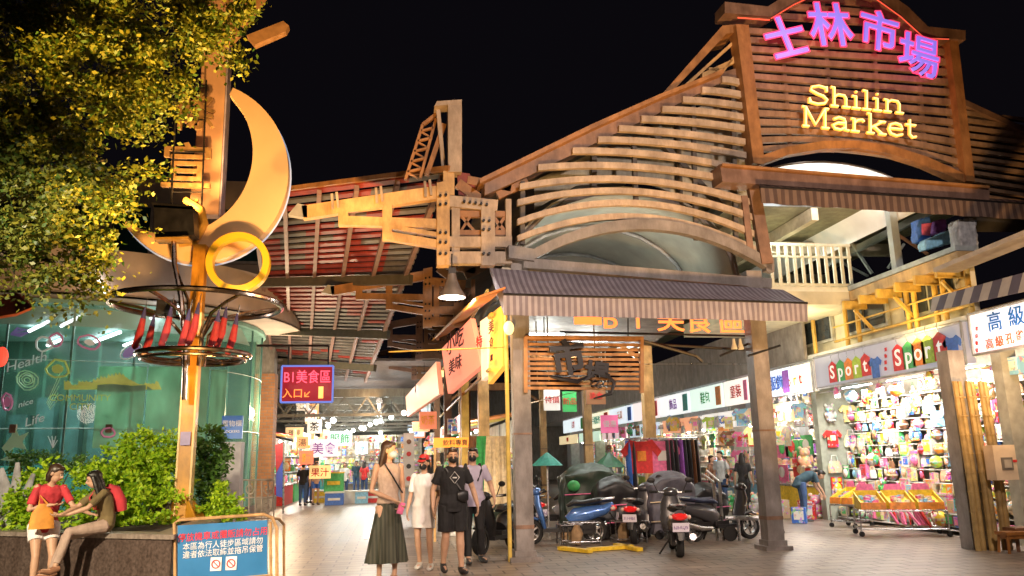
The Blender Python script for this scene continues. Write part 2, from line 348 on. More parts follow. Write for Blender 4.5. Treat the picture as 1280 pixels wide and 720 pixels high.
# posts with base pads
def post(x, y, w, ztop, m, pad=.26, nm='post'):
    p = obj(nm, MB().box2((x - w/2, y - w/2, .07), (x + w/2, y + w/2, ztop)), m, hall)
    b = MB(); b.box2((x - pad, y - pad, 0), (x + pad, y + pad, .07)); b.box2((x - w/2 - .03, y - w/2 - .03, .07), (x + w/2 + .03, y + w/2 + .03, .16)); obj('post_base', b, m, p)
    b = MB(); b.box2((x - w/2 - .006, y - w/2 - .006, .5), (x + w/2 + .006, y + w/2 + .006, .56)); b.box2((x - w/2 - .006, y - w/2 - .006, 2.0), (x + w/2 + .006, y + w/2 + .006, 2.03)); obj('joint_band', b, steel_brown, p)
    return p
post(2.12, 13.42, .29, 5.0, steel_post); post(6.50, 13.62, .29, 4.9, steel_post, .24)
for x, y in ((2.15, 19.5), (6.3, 19.5), (2.2, 26), (6.3, 26), (6.3, 34)): post(x, y, .26, 4.8, steel_yel, .2)
obj('yellow_conduit', MB().tube([(1.87, 13.3, .0), (1.87, 13.3, 4.2)], .035), mat('yellow_conduit', (.7, .5, .12), .4), hall)
for k, y in enumerate((19.5, 26.0, 34.0)):
    b = MB(); b.box2((2.0, y - .1, 4.5), (6.5, y + .1, 4.8)); b.bar((2.1, y, 3.9), (2.9, y, 4.5), .08, .1); b.bar((6.3, y, 3.9), (5.5, y, 4.5), .08, .1); obj('cross_beam', b, steel_or, hall)
# right slope of the hall beyond the sign gantry
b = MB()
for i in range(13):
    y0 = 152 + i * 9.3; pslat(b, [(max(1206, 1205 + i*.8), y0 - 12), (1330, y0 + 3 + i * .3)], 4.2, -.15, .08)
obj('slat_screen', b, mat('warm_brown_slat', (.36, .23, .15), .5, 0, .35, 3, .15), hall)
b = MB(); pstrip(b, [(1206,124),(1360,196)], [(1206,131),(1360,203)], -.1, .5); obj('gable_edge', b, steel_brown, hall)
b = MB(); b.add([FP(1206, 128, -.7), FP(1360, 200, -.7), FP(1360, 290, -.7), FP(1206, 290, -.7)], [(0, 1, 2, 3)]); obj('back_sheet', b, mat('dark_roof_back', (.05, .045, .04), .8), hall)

# ---------------------------------------------------------------- sign gantry
gan = thing('sign_gantry', 'tall brown slatted gantry with arched top over the right lane carrying neon letters', 'gantry', FP(1070, 690) * 1.0)
b = MB(); pstrip(b, [(921,28),(936,28)], [(940,200),(953,200)], .24, .24)
A = [FP(921,28,.24), FP(948,205,.24)]; B = [FP(937,30,.24), FP(962,205,.24)]
b = MB(); b.strip([FP(920,30,.24), FP(942,204,.24)], [FP(936,31,.24), FP(956,205,.24)], -NF * .3); obj('gantry_post', b, steel_or, gan)
b = MB(); b.strip([FP(1186,44,.24), FP(1208,226,.24)], [FP(1197,45,.24), FP(1219,227,.24)], -NF * .3); obj('gantry_post', b, steel_or, gan)
top = [(906,2),(960,8),(985,-8),(1020,-24),(1060,-27),(1100,-16),(1135,8),(1160,33),(1207,38)]
bot = [(906,16),(964,21),(992,4),(1024,-11),(1060,-14),(1094,-4),(1126,19),(1154,45),(1207,50)]
b = MB(); pstrip(b, top, bot, .30, .42); obj('arched_top_beam', b, steel_brown, gan)
rt = [(964,21),(992,4),(1024,-11),(1060,-14),(1094,-4),(1126,19),(1156,46)]
neon_red = mat('red_neon', (.9, .1, .05), .4, 0, 0, emit=.7, ecol=(1, .13, .07))
b = MB(); b.tube([FP(x, y + 2, .33) for x, y in rt] + [FP(1186, 49, .33)], .012, 6); b.tube([FP(922, 22, .33), FP(962, 25, .33)], .014, 6); obj('neon_edge', b, neon_red, gan)
b = MB()
def lr(t): return (lerp(936, 953, t), lerp(1188, 1206, t))
arch_y = lambda x: 1e9
for i in range(14):
    t = i / 13; xl, xr = lr(t * .93); yl = lerp(38, 186, i / 13); dy = lerp(14, 30, i / 13); mid = lerp(0, -13, max(0, (i - 8) / 5))
    pslat(b, quad3(((xl, yl), ((xl + xr) / 2, yl + dy / 2 + mid), (xr, yl + dy))), 7, .08, .08)
for i in range(4):
    y = 24 - i * 12; hw = (92, 72, 52, 30)[i]; pslat(b, [(1060 - hw, y - 5), (1060 + hw, y + 7)], 7, .08, .08)
obj('slat_screen', b, mat('warm_brown_slat', (.36, .23, .15), .5, 0, .35, 3, .15), gan)
b = MB()
for x0 in (975, 1028, 1088, 1143): b.bar(FP(x0, 4 if 1000 < x0 < 1100 else 30, -.02), FP(x0 + 13, 190, -.02), .06, .08, up=(1, 0, 0))
obj('slat_rail', b, steel_brown, gan)
b = MB(); pstrip(b, [(947,196),(985,183),(1030,176),(1070,176),(1115,182),(1160,196),(1208,218)], [(949,207),(987,193),(1030,186),(1070,185),(1113,192),(1157,206),(1206,228)], .2, .2); obj('arch_rib', b, steel_or, gan)
b = MB(); pstrip(b, [(900,205),(1237,234)], [(903,227),(1237,250)], .42, .4); obj('base_beam', b, mat('brown_box_beam', (.24, .15, .12), .35, 0, .3, 3, .1), gan)
b = MB(); pstrip(b, [(903,204),(1237,232)], [(903,207),(1237,235)], .5, .55); obj('beam_cap', b, steel_or, gan)
A = []
for i in range(15):
    th = PI * i / 14; A.append(V((8.75 - 2.05 * math.cos(th), 14.5, 6.55 + .95 * math.sin(th))))
b = MB(); b.strip(A, [p + V((0, 12, 0)) for p in A], (0, 0, -.04)); obj('barrel_vault', b, mat('white_vault_sheet', (.75, .76, .78), .5, 0, .1, 2), gan, True)
b = MB(); b.add([(6.6, 14.5, 6.5), (11.1, 14.5, 6.5), (11.1, 26.5, 6.5), (6.6, 26.5, 6.5)], [(0, 1, 2, 3)]); 
b = MB(); b.tube([(7.6, 14.9, 6.9), (10.1, 14.9, 6.9)], .03); obj('strip_lamp', b, tube_em, gan)
light('vault_lamp', 'AREA', (8.85, 14.9, 6.72), 60, WHITE, 2.6, (8.85, 16.5, 8.5), gan, shape='RECTANGLE', sy=.3)
light('vault_lamp', 'AREA', (4.3, 15.2, 5.1), 60, (.9, 1, .9), 2.6, (4.35, 17.5, 7.0), hall, shape='RECTANGLE', sy=.3)

# ---------------------------------------------------------------- lettering
def glyph(mbs, s, px, py, h, rot, off=.34, depth=.05, offset=0.0, slope=.09):
    o = FP(px, py, off); x2 = FP(px + 10, py + 10 * slope, off); xd = (x2 - o).normalized(); up = V((0, 0, 1)); yd = (up - xd * up.dot(xd)).normalized()
    c, sn = math.cos(rot), math.sin(rot); X = xd * c + yd * sn; Y = yd * c - xd * sn
    return text_mb(s, o - Y * (h * .37), X, Y, h, depth, offset)
neonp = mat('violet_letter_face', (.35, .3, .9), .4, 0, 0, emit=.75, ecol=(.24, .17, .95))
neonk = mat('pink_neon_outline', (.9, .1, .3), .4, 0, 0, emit=1.1, ecol=(1, .05, .16))
cn = thing('neon_sign', 'four large violet Chinese characters outlined in pink neon reading 士林市場', 'neon sign', FP(1066, 60, .3), 'neon lettering on the gantry')
for ch, x, y, h, r in (('士',982,47,.93,.30), ('林',1038,31,.98,.06), ('市',1099,39,.92,-.20), ('場',1149,69,.95,-.20)):
    gl = obj('character', glyph(None, ch, x, y, h, r, .40, .04, .004), neonp, cn)
    obj('neon_outline', glyph(None, ch, x, y, h, r, .36, .04, .034), neonk, gl)
# English neon: strokes with slab serifs, letter boxes of unit height
LT = {
 'S': (.72, [[(.62,.78),(.60,.92),(.36,1.0),(.12,.9),(.08,.72),(.3,.56),(.52,.46),(.64,.28),(.56,.08),(.32,0),(.1,.06),(.04,.24)],[(.62,.98),(.62,.72)],[(.04,.02),(.04,.28)]]),
 'h': (.72, [[(.16,0),(.16,1),(.05,1)],[(.16,.5),(.3,.64),(.5,.62),(.56,.46),(.56,0)],[(.04,0),(.29,0)],[(.44,0),(.69,0)]]),
 'i': (.36, [[(.18,0),(.18,.64),(.05,.64)],[(.04,0),(.32,0)],[(.17,.86),(.19,.9)]]),
 'l': (.36, [[(.18,0),(.18,1),(.05,1)],[(.04,0),(.32,0)]]),
 'n': (.74, [[(.16,0),(.16,.64),(.05,.64)],[(.16,.5),(.3,.64),(.5,.62),(.57,.46),(.57,0)],[(.04,0),(.29,0)],[(.45,0),(.7,0)]]),
 'M': (1.05, [[(.05,0),(.27,0)],[(.16,0),(.16,1),(.04,1)],[(.16,1),(.5,.12),(.84,1)],[(.84,1),(.96,1)],[(.84,1),(.84,0)],[(.72,0),(.97,0)]]),
 'a': (.66, [[(.1,.52),(.28,.64),(.46,.58),(.5,.4),(.5,0),(.62,0)],[(.5,.36),(.24,.34),(.06,.2),(.14,.03),(.34,.0),(.5,.14)]]),
 'r': (.56, [[(.16,0),(.16,.64),(.05,.64)],[(.16,.44),(.28,.6),(.44,.64),(.5,.54)],[(.04,0),(.32,0)]]),
 'k': (.74, [[(.16,0),(.16,1),(.05,1)],[(.58,.64),(.18,.28)],[(.28,.36),(.58,0)],[(.04,0),(.28,0)],[(.46,0),(.7,0)],[(.46,.64),(.68,.64)]]),
 'e': (.62, [[(.07,.36),(.54,.36),(.48,.58),(.3,.65),(.12,.56),(.06,.32),(.14,.08),(.34,0),(.54,.1)]]),
 't': (.44, [[(.18,.9),(.18,.14),(.28,0),(.4,.06)],[(.03,.64),(.38,.64)]])}
neony = mat('amber_neon', (1, .7, .25), .4, 0, 0, emit=1.0, ecol=(1, .33, .02))
neonw = mat('amber_neon_core', (1, .85, .5), .4, 0, 0, emit=1.5, ecol=(1, .72, .25))
en = thing('neon_sign', 'amber neon words Shilin Market under the Chinese characters', 'neon sign', FP(1073, 150, .3), 'neon lettering on the gantry')
for word, x0, y0, x1, hpx in (('Shilin', 1010, 129, 1130, 23), ('Market', 1001, 157, 1146, 24)):
    tw = sum(LT[c][0] for c in word); x = x0; k = (x1 - x0) / tw; sl = .108
    for c in word:
        w, st = LT[c]; m1 = MB(); m2 = MB()
        for s in st:
            P = [FP(x + px * k, y0 + (x + px * k - x0) * sl - py * hpx, .36) for px, py in s]
            m1.loft(P, .034, n=6); m2.loft([p + NF * .026 for p in P], .015, n=6)
        gl = obj('letter', m1, neony, en); obj('bright_core', m2, neonw, gl); x += w * k

light('glow', 'POINT', FP(1073, 150, .8), 9, (1, .5, .08), .3, parent=en)
light('glow', 'POINT', FP(1000, 52, .8), 7, (1, .15, .35), .3, parent=cn); light('glow', 'POINT', FP(1125, 70, .8), 7, (1, .15, .35), .3, parent=cn)
# ---------------------------------------------------------------- awnings
aw_m = stripemat('grey_striped_awning', (.38, .35, .41), (.22, .19, .24), .10, 'X', .75)
def awning(label, back, front, val, mats, off_b, off_f, name='striped_awning', gr='striped cloth awnings'):
    t = thing(name, label, 'awning', FP(*front[0], off_f), gr); n = 26
    A = [FP(lerp(back[0][0], back[1][0], i/n), lerp(back[0][1], back[1][1], i/n), off_b) for i in range(n+1)]
    B = [FP(lerp(front[0][0], front[1][0], i/n), lerp(front[0][1], front[1][1], i/n), off_f) for i in range(n+1)]
    M = [lerp(a, q, .5) + V((0, 0, -.03 - .02 * (i % 2))) for i, (a, q) in enumerate(zip(A, B))]
    b = MB(); b.strip(A, M, (0, 0, -.02)); b.strip(M, B, (0, 0, -.02)); obj('canopy_cloth', b, mats, t)
    Cc = [FP(lerp(val[0][0], val[1][0], i/n/1), lerp(val[0][1], val[1][1], i/n), off_f) + NF * (.03 * math.sin(i * 1.9)) for i in range(n+1)]
    obj('valance', MB().strip(B, Cc, NF * .015), mats, t)
    obj('front_bar', MB().tube([B[0] + V((0, 0, .0)), B[-1]], .025), dark, t)
    b = MB(); b.strip([A[0], B[0]], [A[0] + V((0, 0, -.05)), Cc[0]], XF * .01); b.strip([A[-1], B[-1]], [A[-1] + V((0, 0, -.05)), Cc[-1]], XF * .01); obj('end_flap', b, mats, t)
    return t
awning('long grey striped awning over the scooters with a hanging valance', [(612,335),(978,362)], [(629,368),(1009,379)], [(630,394),(1010,402)], aw_m, .12, 1.0)
aw2 = stripemat('brown_striped_awning', (.20, .13, .10), (.10, .06, .05), .16, 'X', .75)
awning('brown striped valance hanging below the neon gantry', [(948,228),(1300,252)], [(950,234),(1300,256)], [(952,254),(1300,276)], aw2, .3, .6)
# ================================================================ CREAM STEEL PORTALS, TOWER AND LANE ROOF
def plate(mb, pts, off=0.0, th=.16, dy=0.0, mi=0):
    return mb.prism([atY(x, y, 13.25) + V((0, dy - off, 0)) for x, y in pts], (0, th, 0), mi)
def pbar(mb, x0, y0, x1, y1, w, off=0.0, th=.16, dy=0, mi=0):
    d = math.hypot(x1 - x0, y1 - y0); nx, ny = -(y1 - y0) / d * w / 2, (x1 - x0) / d * w / 2
    return plate(mb, [(x0 + nx, y0 + ny), (x1 + nx, y1 + ny), (x1 - nx, y1 - ny), (x0 - nx, y0 - ny)], off, th, dy, mi)
def portal(dy, label, m1, m2, m3, tower):
    t = thing('steel_portal', label, 'steel frame', atY(590, 700, 13.25) * V((1, 1, 0)) * 1 + V((0, dy, 0)) if 0 else V((.9, 13.3 + dy, 0)), 'steel portals over the left lane')
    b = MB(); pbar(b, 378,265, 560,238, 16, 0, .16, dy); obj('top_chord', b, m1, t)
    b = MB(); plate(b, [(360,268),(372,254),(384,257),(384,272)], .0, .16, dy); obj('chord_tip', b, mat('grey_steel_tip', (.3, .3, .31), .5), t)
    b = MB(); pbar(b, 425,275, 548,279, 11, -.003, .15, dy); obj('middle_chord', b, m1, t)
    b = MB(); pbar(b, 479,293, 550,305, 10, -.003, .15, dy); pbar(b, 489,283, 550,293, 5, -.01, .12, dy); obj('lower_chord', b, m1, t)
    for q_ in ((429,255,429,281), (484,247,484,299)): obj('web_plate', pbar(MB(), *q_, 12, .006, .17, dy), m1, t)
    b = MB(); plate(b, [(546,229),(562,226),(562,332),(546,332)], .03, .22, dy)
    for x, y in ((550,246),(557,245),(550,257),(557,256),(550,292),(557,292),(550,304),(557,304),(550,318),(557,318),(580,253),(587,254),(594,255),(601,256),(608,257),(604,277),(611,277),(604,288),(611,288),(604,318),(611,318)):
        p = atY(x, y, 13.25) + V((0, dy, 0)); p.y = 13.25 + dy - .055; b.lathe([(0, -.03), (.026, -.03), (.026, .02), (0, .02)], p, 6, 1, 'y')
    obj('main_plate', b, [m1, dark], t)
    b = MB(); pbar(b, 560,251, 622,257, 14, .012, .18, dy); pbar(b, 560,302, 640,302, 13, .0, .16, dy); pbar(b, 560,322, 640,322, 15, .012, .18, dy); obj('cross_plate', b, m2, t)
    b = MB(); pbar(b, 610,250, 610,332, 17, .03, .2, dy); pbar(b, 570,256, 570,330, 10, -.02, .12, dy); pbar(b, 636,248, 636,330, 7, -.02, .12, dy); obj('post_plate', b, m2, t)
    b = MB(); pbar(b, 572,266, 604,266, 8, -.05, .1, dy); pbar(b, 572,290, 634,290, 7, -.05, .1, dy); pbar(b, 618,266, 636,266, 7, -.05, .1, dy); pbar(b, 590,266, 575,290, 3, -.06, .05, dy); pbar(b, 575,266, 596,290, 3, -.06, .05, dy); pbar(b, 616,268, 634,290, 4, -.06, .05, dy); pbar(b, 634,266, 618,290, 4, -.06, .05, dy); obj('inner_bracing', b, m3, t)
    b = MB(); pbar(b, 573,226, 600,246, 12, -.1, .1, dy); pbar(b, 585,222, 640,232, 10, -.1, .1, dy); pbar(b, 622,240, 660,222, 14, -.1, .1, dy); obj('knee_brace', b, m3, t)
    # leg down to the ground behind
    b = MB(); b.box2((1.62, 13.3 + dy, 0), (1.86, 13.5 + dy, 5.0)) if dy > 0 else None
    if dy > 0: obj('leg', b, m3, t)
    if tower:
        b = MB(); plate(b, [(560,133),(577,127),(577,216),(560,216)], .05, .3, dy); obj('tower_plate', b, m2, t)
        b = MB(); plate(b, [(546,128),(577,126),(577,131),(543,134)], .055, .3, dy); pbar(b, 548,131, 556,214, 5, -.12, .1, dy); obj('tower_head', b, m2, t)
        b = MB(); pbar(b, 529,148, 507,218, 3.5, -.25, .1, dy); pbar(b, 546,140, 526,216, 3.5, -.25, .1, dy); pbar(b, 556,150, 534,214, 6, -.15, .12, dy); pbar(b, 529,148, 547,134, 4, -.25, .1, dy)
        for i in range(5): pbar(b, 527 - i*4.4, 156 + i*13, 543 - i*4.2, 152 + i*13, 2.4, -.25, .06, dy); pbar(b, 527 - i*4.4, 156 + i*13, 540 - i*4.2, 164 + i*13, 1.8, -.28, .05, dy)
        obj('tower_lattice', b, m3, t)
        b = MB(); pbar(b, 561,214, 561,244, 14, .02, .2, dy); obj('tower_foot', b, m1, t)
        b = MB(); plate(b, [(572,212),(588,214),(600,244),(574,240)], -.12, .06, dy); obj('gusset', b, mat('dull_red_paint', (.25, .05, .04), .6), t)
    return t
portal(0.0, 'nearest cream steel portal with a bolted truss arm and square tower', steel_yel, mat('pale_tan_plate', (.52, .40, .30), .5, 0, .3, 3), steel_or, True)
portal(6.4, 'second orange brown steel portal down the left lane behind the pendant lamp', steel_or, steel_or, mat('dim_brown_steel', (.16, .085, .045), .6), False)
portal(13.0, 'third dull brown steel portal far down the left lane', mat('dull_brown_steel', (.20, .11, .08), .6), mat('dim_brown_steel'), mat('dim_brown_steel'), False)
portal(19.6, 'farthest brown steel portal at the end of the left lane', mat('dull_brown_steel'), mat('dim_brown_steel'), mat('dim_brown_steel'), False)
# lane roof: red and dark sheets on rafters, sloping down to the back
P0 = atY(562, 216, 13.25); P1 = atY(312, 247, 17.2)
d1 = ray(372, 700).normalized(); d1 = V((d1.x, d1.y, d1.z)); 
def RP(a, s): return lerp(P0, P1, a) + d1 * s           # a across, s down the slope
lr_ = thing('lane_roof', 'red and grey slatted canopy roof over the left lane on pale rafters', 'canopy roof', V((-1.5, 18, 0)))
redm = mat('red_slat_paint', (.34, .05, .04), .5, 0, .35, 2); gsl = mat('grey_slat', (.16, .15, .15), .5, 0, .35, 2)
LR = 17.5; nsl = 46; red = MB(); gry = MB(); random.seed(3)
for i in range(nsl):
    s = LR * i / nsl; s2 = s + LR / nsl * .52
    for j in range(6):
        a0, a1 = j / 6, (j + 1) / 6
        isred = (i / nsl < .5 and j > 0 and random.random() < .8) or random.random() < .15
        tgt = red if isred else gry
        tgt.strip([RP(a0, s), RP(a1, s)], [RP(a0, s2), RP(a1, s2)], (0, 0, .04))
        s3 = LR * (i + 1) / nsl; gry.strip([RP(a0, s2) + V((0, 0, .10)), RP(a1, s2) + V((0, 0, .10))], [RP(a0, s3) + V((0, 0, .10)), RP(a1, s3) + V((0, 0, .10))], (0, 0, .02))
obj('red_slats', red, redm, lr_); obj('grey_slats', gry, gsl, lr_)
for j in range(6):
    b = MB(); a = .98 - j * .19; b.bar(RP(a, 0) + V((0, 0, -.07)), RP(a, LR) + V((0, 0, -.07)), .09, .12); obj('rafter', b, mat('pinkish_rafter', (.27, .17, .15), .5), lr_)
for s in (5.2, 10.2, 14.6):
    b = MB(); b.bar(RP(0, s) + V((0, 0, -.2)), RP(1, s) + V((0, 0, -.2)), .14, .24); obj('purlin', b, mat('dark_olive_steel', (.10, .085, .06), .6), lr_)
b = MB(); b.bar(RP(0, -.05) + V((0, 0, .06)), RP(.82, -.05) + V((0, 0, .06)), .1, .09)
obj('front_edge', b, steel_or, lr_)
b = MB(); b.bar(RP(.80, -.05) + V((0, 0, -.06)), RP(1, -.05) + V((0, 0, -.06)), .1, .22); obj('edge_end', b, gsl, lr_)
b = MB()
for x in (417, 472, 533): pbar(b, x - 2, 243 - (x - 417) * .135, x - 1, 262 - (x - 417) * .13, 3, .05, .1); pbar(b, x + 4, 241 - (x - 417) * .135, x + 6, 260 - (x - 417) * .13, 3, .05, .1)
obj('roof_strut', b, steel_tan, lr_)
# pendant lamp
def pendant(p, r, label, top, en=60, col=(1, .9, .75)):
    t = thing('pendant_lamp', label, 'pendant lamp', p, 'bell shaped pendant lamps'); p = V(p)
    obj('shade', MB().lathe([(.035, .42), (.07, .40), (.09, .30), (r * .62, .16), (r, .02), (r, 0), (r * .6, .14), (.06, .28)], p, 24), mat('dull_lamp_shade', (.22, .19, .18), .4, .4), t, True)
    obj('bulb', MB().ell(p + V((0, 0, .04)), (r * .85, r * .85, .04), 20, 6), mat('pendant_glow', (1, .95, .85), .4, 0, 0, emit=4, ecol=(1, .93, .8)), t, True)
    obj('cap', MB().box(p + V((0, 0, .45)), (.12, .12, .1)), dark, t)
    obj('cord', MB().tube([p + V((0, 0, .48)), V((p.x, p.y, top))], .012, 6), dark, t)
    light('lamp', 'POINT', p - V((0, 0, .12)), en, col, .12, parent=t); return t
q = atY(565, 372, 13.0); pendant(q, .23, 'grey bell pendant lamp glowing below the cream portal', q.z + .75, 90)
# brick column on the left and the neon food court board
c0 = thing('brick_column', 'thick brick clad column with a grey capital at the left edge of the lane', 'column', (-4.78, 30.6, 0))
obj('brick_shaft', MB().box2((-5.25, 30.1, .5), (-4.3, 31.0, 4.85)), brickmat('orange_brick', (.55, .25, .11), (.42, .19, .09), (.30, .24, .19), .24, .11, .75, .012, .5, 'r'), c0)
obj('plinth', MB().box2((-5.35, 30.0, 0), (-4.2, 31.1, .5)), concrete, c0)
obj('capital', MB().box2((-5.2, 30.15, 4.85), (-4.35, 30.95, 6.6)), concrete, c0)
b = MB(); b.box2((-5.9, 29.9, 6.6), (-3.9, 31.2, 7.5)); obj('beam_block', b, mat('tan_concrete', (.40, .34, .27), .8, 0, .3, 2, .3), c0)
def board(label, p, xd, yd, w, h, face, back, name='sign_board', cat='sign', th=.08, group=None, frame=None):
    t = thing(name, label, cat, p, group); p = V(p); xd = V(xd).normalized(); yd = V(yd).normalized(); n = xd.cross(yd)
    c = [p - xd*w/2 - yd*h/2, p + xd*w/2 - yd*h/2, p + xd*w/2 + yd*h/2, p - xd*w/2 + yd*h/2]
    obj('panel', MB().prism(c, -n * th), face, t)
    if frame is not None:
        b = MB()
        for i in range(4): b.bar(c[i] - n * th/2 , c[(i+1) % 4] - n * th/2, th * 1.3, .04, up=n) if 0 else b.tube([c[i], c[(i+1) % 4]], .025, 6)
        obj('frame', b, frame, t)
    return t, n
dp = atY(384, 480, 21.0); XD = V((1, 0, 0)); ZD = V((0, 0, 1))
t, n = board('red neon board reading B1 美食區 hanging at the left side of the lane', dp, XD, ZD, 1.28, .92, mat('dark_red_board', (.10, .01, .015), .4, 0, .2, emit=.5, ecol=(.6, .02, .04)), None, 'neon_sign', 'neon sign', .12, None, mat('blue_neon', (.1, .3, 1), .4, 0, 0, emit=.6, ecol=(.2, .3, 1)))
obj('lettering', text_mb('B1美食區', dp + V((0, -.03, .05)), XD, ZD, .36, .02, .0, maxw=1.15), mat('pink_red_neon', (1, .1, .2), .4, 0, 0, emit=1.7, ecol=(1, .10, .16)), t)
obj('small_lettering', text_mb('入口↙', dp + V((-.25, -.03, -.33)), XD, ZD, .26, .02, .0, maxw=.7), mat('orange_neon', (1, .3, .05), .4, 0, 0, emit=1.5, ecol=(1, .30, .06)), t)
b = MB(); b.box(dp + V((.35, -.04, -.22)), (.12, .03, .30)); obj('orange_tube', b, mat('orange_glow', (1, .5, .1), .4, 0, 0, emit=1.6, ecol=(1, .45, .12)), t)
b = MB(); b.tube([dp + V((-.5, .1, .45)), dp + V((-.5, .1, 1.0))], .02); b.tube([dp + V((.5, .1, .45)), dp + V((.5, .1, 1.0))], .02); b.tube([dp + V((-1.3, .1, 1.0)), dp + V((.5, .1, 1.0))], .03); obj('hanger', b, dark, t)
light('lamp', 'POINT', (-3.6, 26.5, 3.2), 700, WARM, .2, parent=c0)  # added point light to brighten the brick column, no fixture
light('glow', 'POINT', dp + V((0, -.5, 0)), 14, (1, .2, .2), .3, parent=t)
# ================================================================ PLANTER, SHRUBS, TREE
PZ = .73
pl = thing('planter', 'low dark granite planter wall the two women rest on', 'planter', (-4.3, 12.3, 0))
ring_ = [(-7.2, 13.9), (-2.84, 11.4), (-2.95, 15.6), (-4.2, 18.2), (-11, 19.5)]
gran = mat('dark_granite', (.105, .075, .065), .45, 0, .5, 25, .1)
obj('wall', MB().prism([V((x, y, 0)) for x, y in ring_], (0, 0, PZ - .06)), gran, pl)
b = MB(); b.prism([V((x, y, PZ - .06)) for x, y in [(-7.25, 13.88), (-2.80, 11.34), (-2.79, 11.75), (-7.2, 14.3)]], (0, 0, .06)); b.prism([V((x, y, PZ - .06)) for x, y in [(-2.80, 11.76), (-2.90, 15.65), (-3.25, 15.5), (-3.15, 11.9)]], (0, 0, .06))
obj('coping', b, mat('granite_coping', (.30, .25, .22), .4, 0, .3, 20), pl)
obj('soil', MB().prism([V((x, y, PZ - .055)) for x, y in [(-7.1, 14.35), (-3.2, 12.1), (-3.3, 15.5), (-4.4, 17.9), (-10.8, 19.2)]], (0, 0, .03)), mat('planter_soil', (.03, .022, .016), .95, 0, .4, 10, .6), pl)
def leafmat(name, c1, c2):
    m = bpy.data.materials.new(name); m.use_nodes = True; nt = m.node_tree; N = nt.nodes; K = nt.links; b = N['Principled BSDF']
    gm = N.new('ShaderNodeNewGeometry'); r = N.new('ShaderNodeValToRGB'); r.color_ramp.elements[0].color = (*c1, 1); r.color_ramp.elements[1].color = (*c2, 1)
    K.new(gm.outputs['Random Per Island'], r.inputs['Fac']); K.new(r.outputs['Color'], b.inputs['Base Color']); b.inputs['Roughness'].default_value = .5
    tr = N.new('ShaderNodeBsdfTranslucent'); K.new(r.outputs['Color'], tr.inputs['Color']); mx = N.new('ShaderNodeMixShader'); mx.inputs[0].default_value = .3
    K.new(b.outputs[0], mx.inputs[1]); K.new(tr.outputs[0], mx.inputs[2]); K.new(mx.outputs[0], N['Material Output'].inputs['Surface']); return m
def leaves(mb, lobes, n, size, seed=1, clump=.20, gap=.55):
    """clumps on short twigs: each lobe holds a few dense sprays with air between them"""
    rnd = random.Random(seed); tot = sum(r ** 2.1 * w for _, r, w in lobes)
    g = lambda s=1: rnd.gauss(0, s)
    for c, r, w in lobes:
        k = int(n * r ** 2.1 * w / tot); nc = max(2, int(gap * 5 * (r / clump) ** 1.7)); per = max(6, k // nc)
        for _ in range(nc):
            d = V((g(), g(), g())).normalized(); q = V(c) + d * (r * rnd.uniform(.25, 1.0)); out = (d + V((0, 0, -.15))).normalized(); cr = clump * rnd.uniform(.45, 1.1)
            for _ in range(int(per * (cr / clump) ** 1.5)):
                p = q + out * (abs(g(.6)) * cr) + V((g(), g(), g(.6))) * (cr * .42)
                a = (out * .6 + V((g(), g(), g(.7)))).normalized(); s = size * rnd.uniform(.5, 1.35)
                z = a.cross(V((g(), g(), g()))).normalized() * s * .30
                mb.add([p, p + a * s * .45 + z, p + a * s, p + a * s * .45 - z], [(0, 1, 2, 3)])
    return mb
tree_leaf = leafmat('tree_leaves', (.03, .085, .012), (.22, .20, .022))
tr = thing('leafy_tree', 'large leafy tree overhanging the planter at the upper left, lit amber on its right side', 'tree', (-7.6, 10.6, 0))
lob = []
rnd = random.Random(5)
for x, y, r, Y in ((10,20,75,9.6),(80,30,75,9.8),(150,25,70,9.4),(215,15,60,9.7),(262,25,48,9.4),(292,48,22,9.3),(300,30,18,9.5),(40,110,80,9.2),(120,95,55,9.8),(175,95,48,9.3),(225,85,38,9.6),(205,130,22,9.3),
                   (165,140,24,9.5),(185,165,14,9.4),(90,160,45,9.7),(125,130,35,9.1),(20,190,70,9.4),(70,225,55,9.6),(115,228,34,9.2),(150,222,24,9.5),(178,218,15,9.3),(40,280,60,9.1),(95,275,45,9.5),(130,258,32,9.3),(158,262,15,9.2),
                   (20,325,34,9.4),(70,322,36,9.2),(110,315,30,9.5),(136,330,12,9.3),(66,358,18,9.1),(108,360,17,9.4),(104,382,9,9.2),(62,384,8,9.3),(14,350,14,9.2),(-60,60,110,10.2),(-70,200,110,10),(-60,270,80,9.8),(120,-60,90,9.8),(230,-50,60,9.6)):
    c = atY(x, y, Y); R_ = r * Y / 1000; lob.append((c, R_, 1.0))
    for _ in range(3): lob.append((c + V((rnd.uniform(-.6, .6) * R_, rnd.uniform(-1, 1.2) * max(.5, R_), rnd.uniform(-.6, .6) * R_)), R_ * .45, 1.0))
obj('crown', leaves(MB(), lob, 100000, .068, 3, .22, .6), tree_leaf, tr)
bark = mat('grey_bark', (.10, .075, .055), .9, 0, .4, 9, .8)
b = MB(); b.loft([(-7.6, 10.6, 0), (-7.5, 10.5, 1.5), (-7.55, 10.4, 3.0), (-7.3, 10.2, 4.6)], [.26, .2, .18, .14], n=12)
for q in ((130, 200, 9.5), (220, 60, 9.5), (90, 330, 9.3), (60, 120, 9.5), (20, 20, 9.8)):
    e = atY(*q); s0 = V((-7.4, 10.25, 3.9)); m = lerp(s0, e, .5) + V((0, 0, .35)); b.loft([s0, lerp(s0, m, .5) + V((0, 0, .1)), m, lerp(m, e, .6), e], [.11, .09, .06, .035, .015], n=7)
obj('trunk', b, bark, tr, True)
shrub_y = leafmat('lime_leaves', (.16, .36, .012), (.52, .70, .03)); shrub_g = leafmat('green_leaves', (.03, .09, .015), (.10, .22, .03))
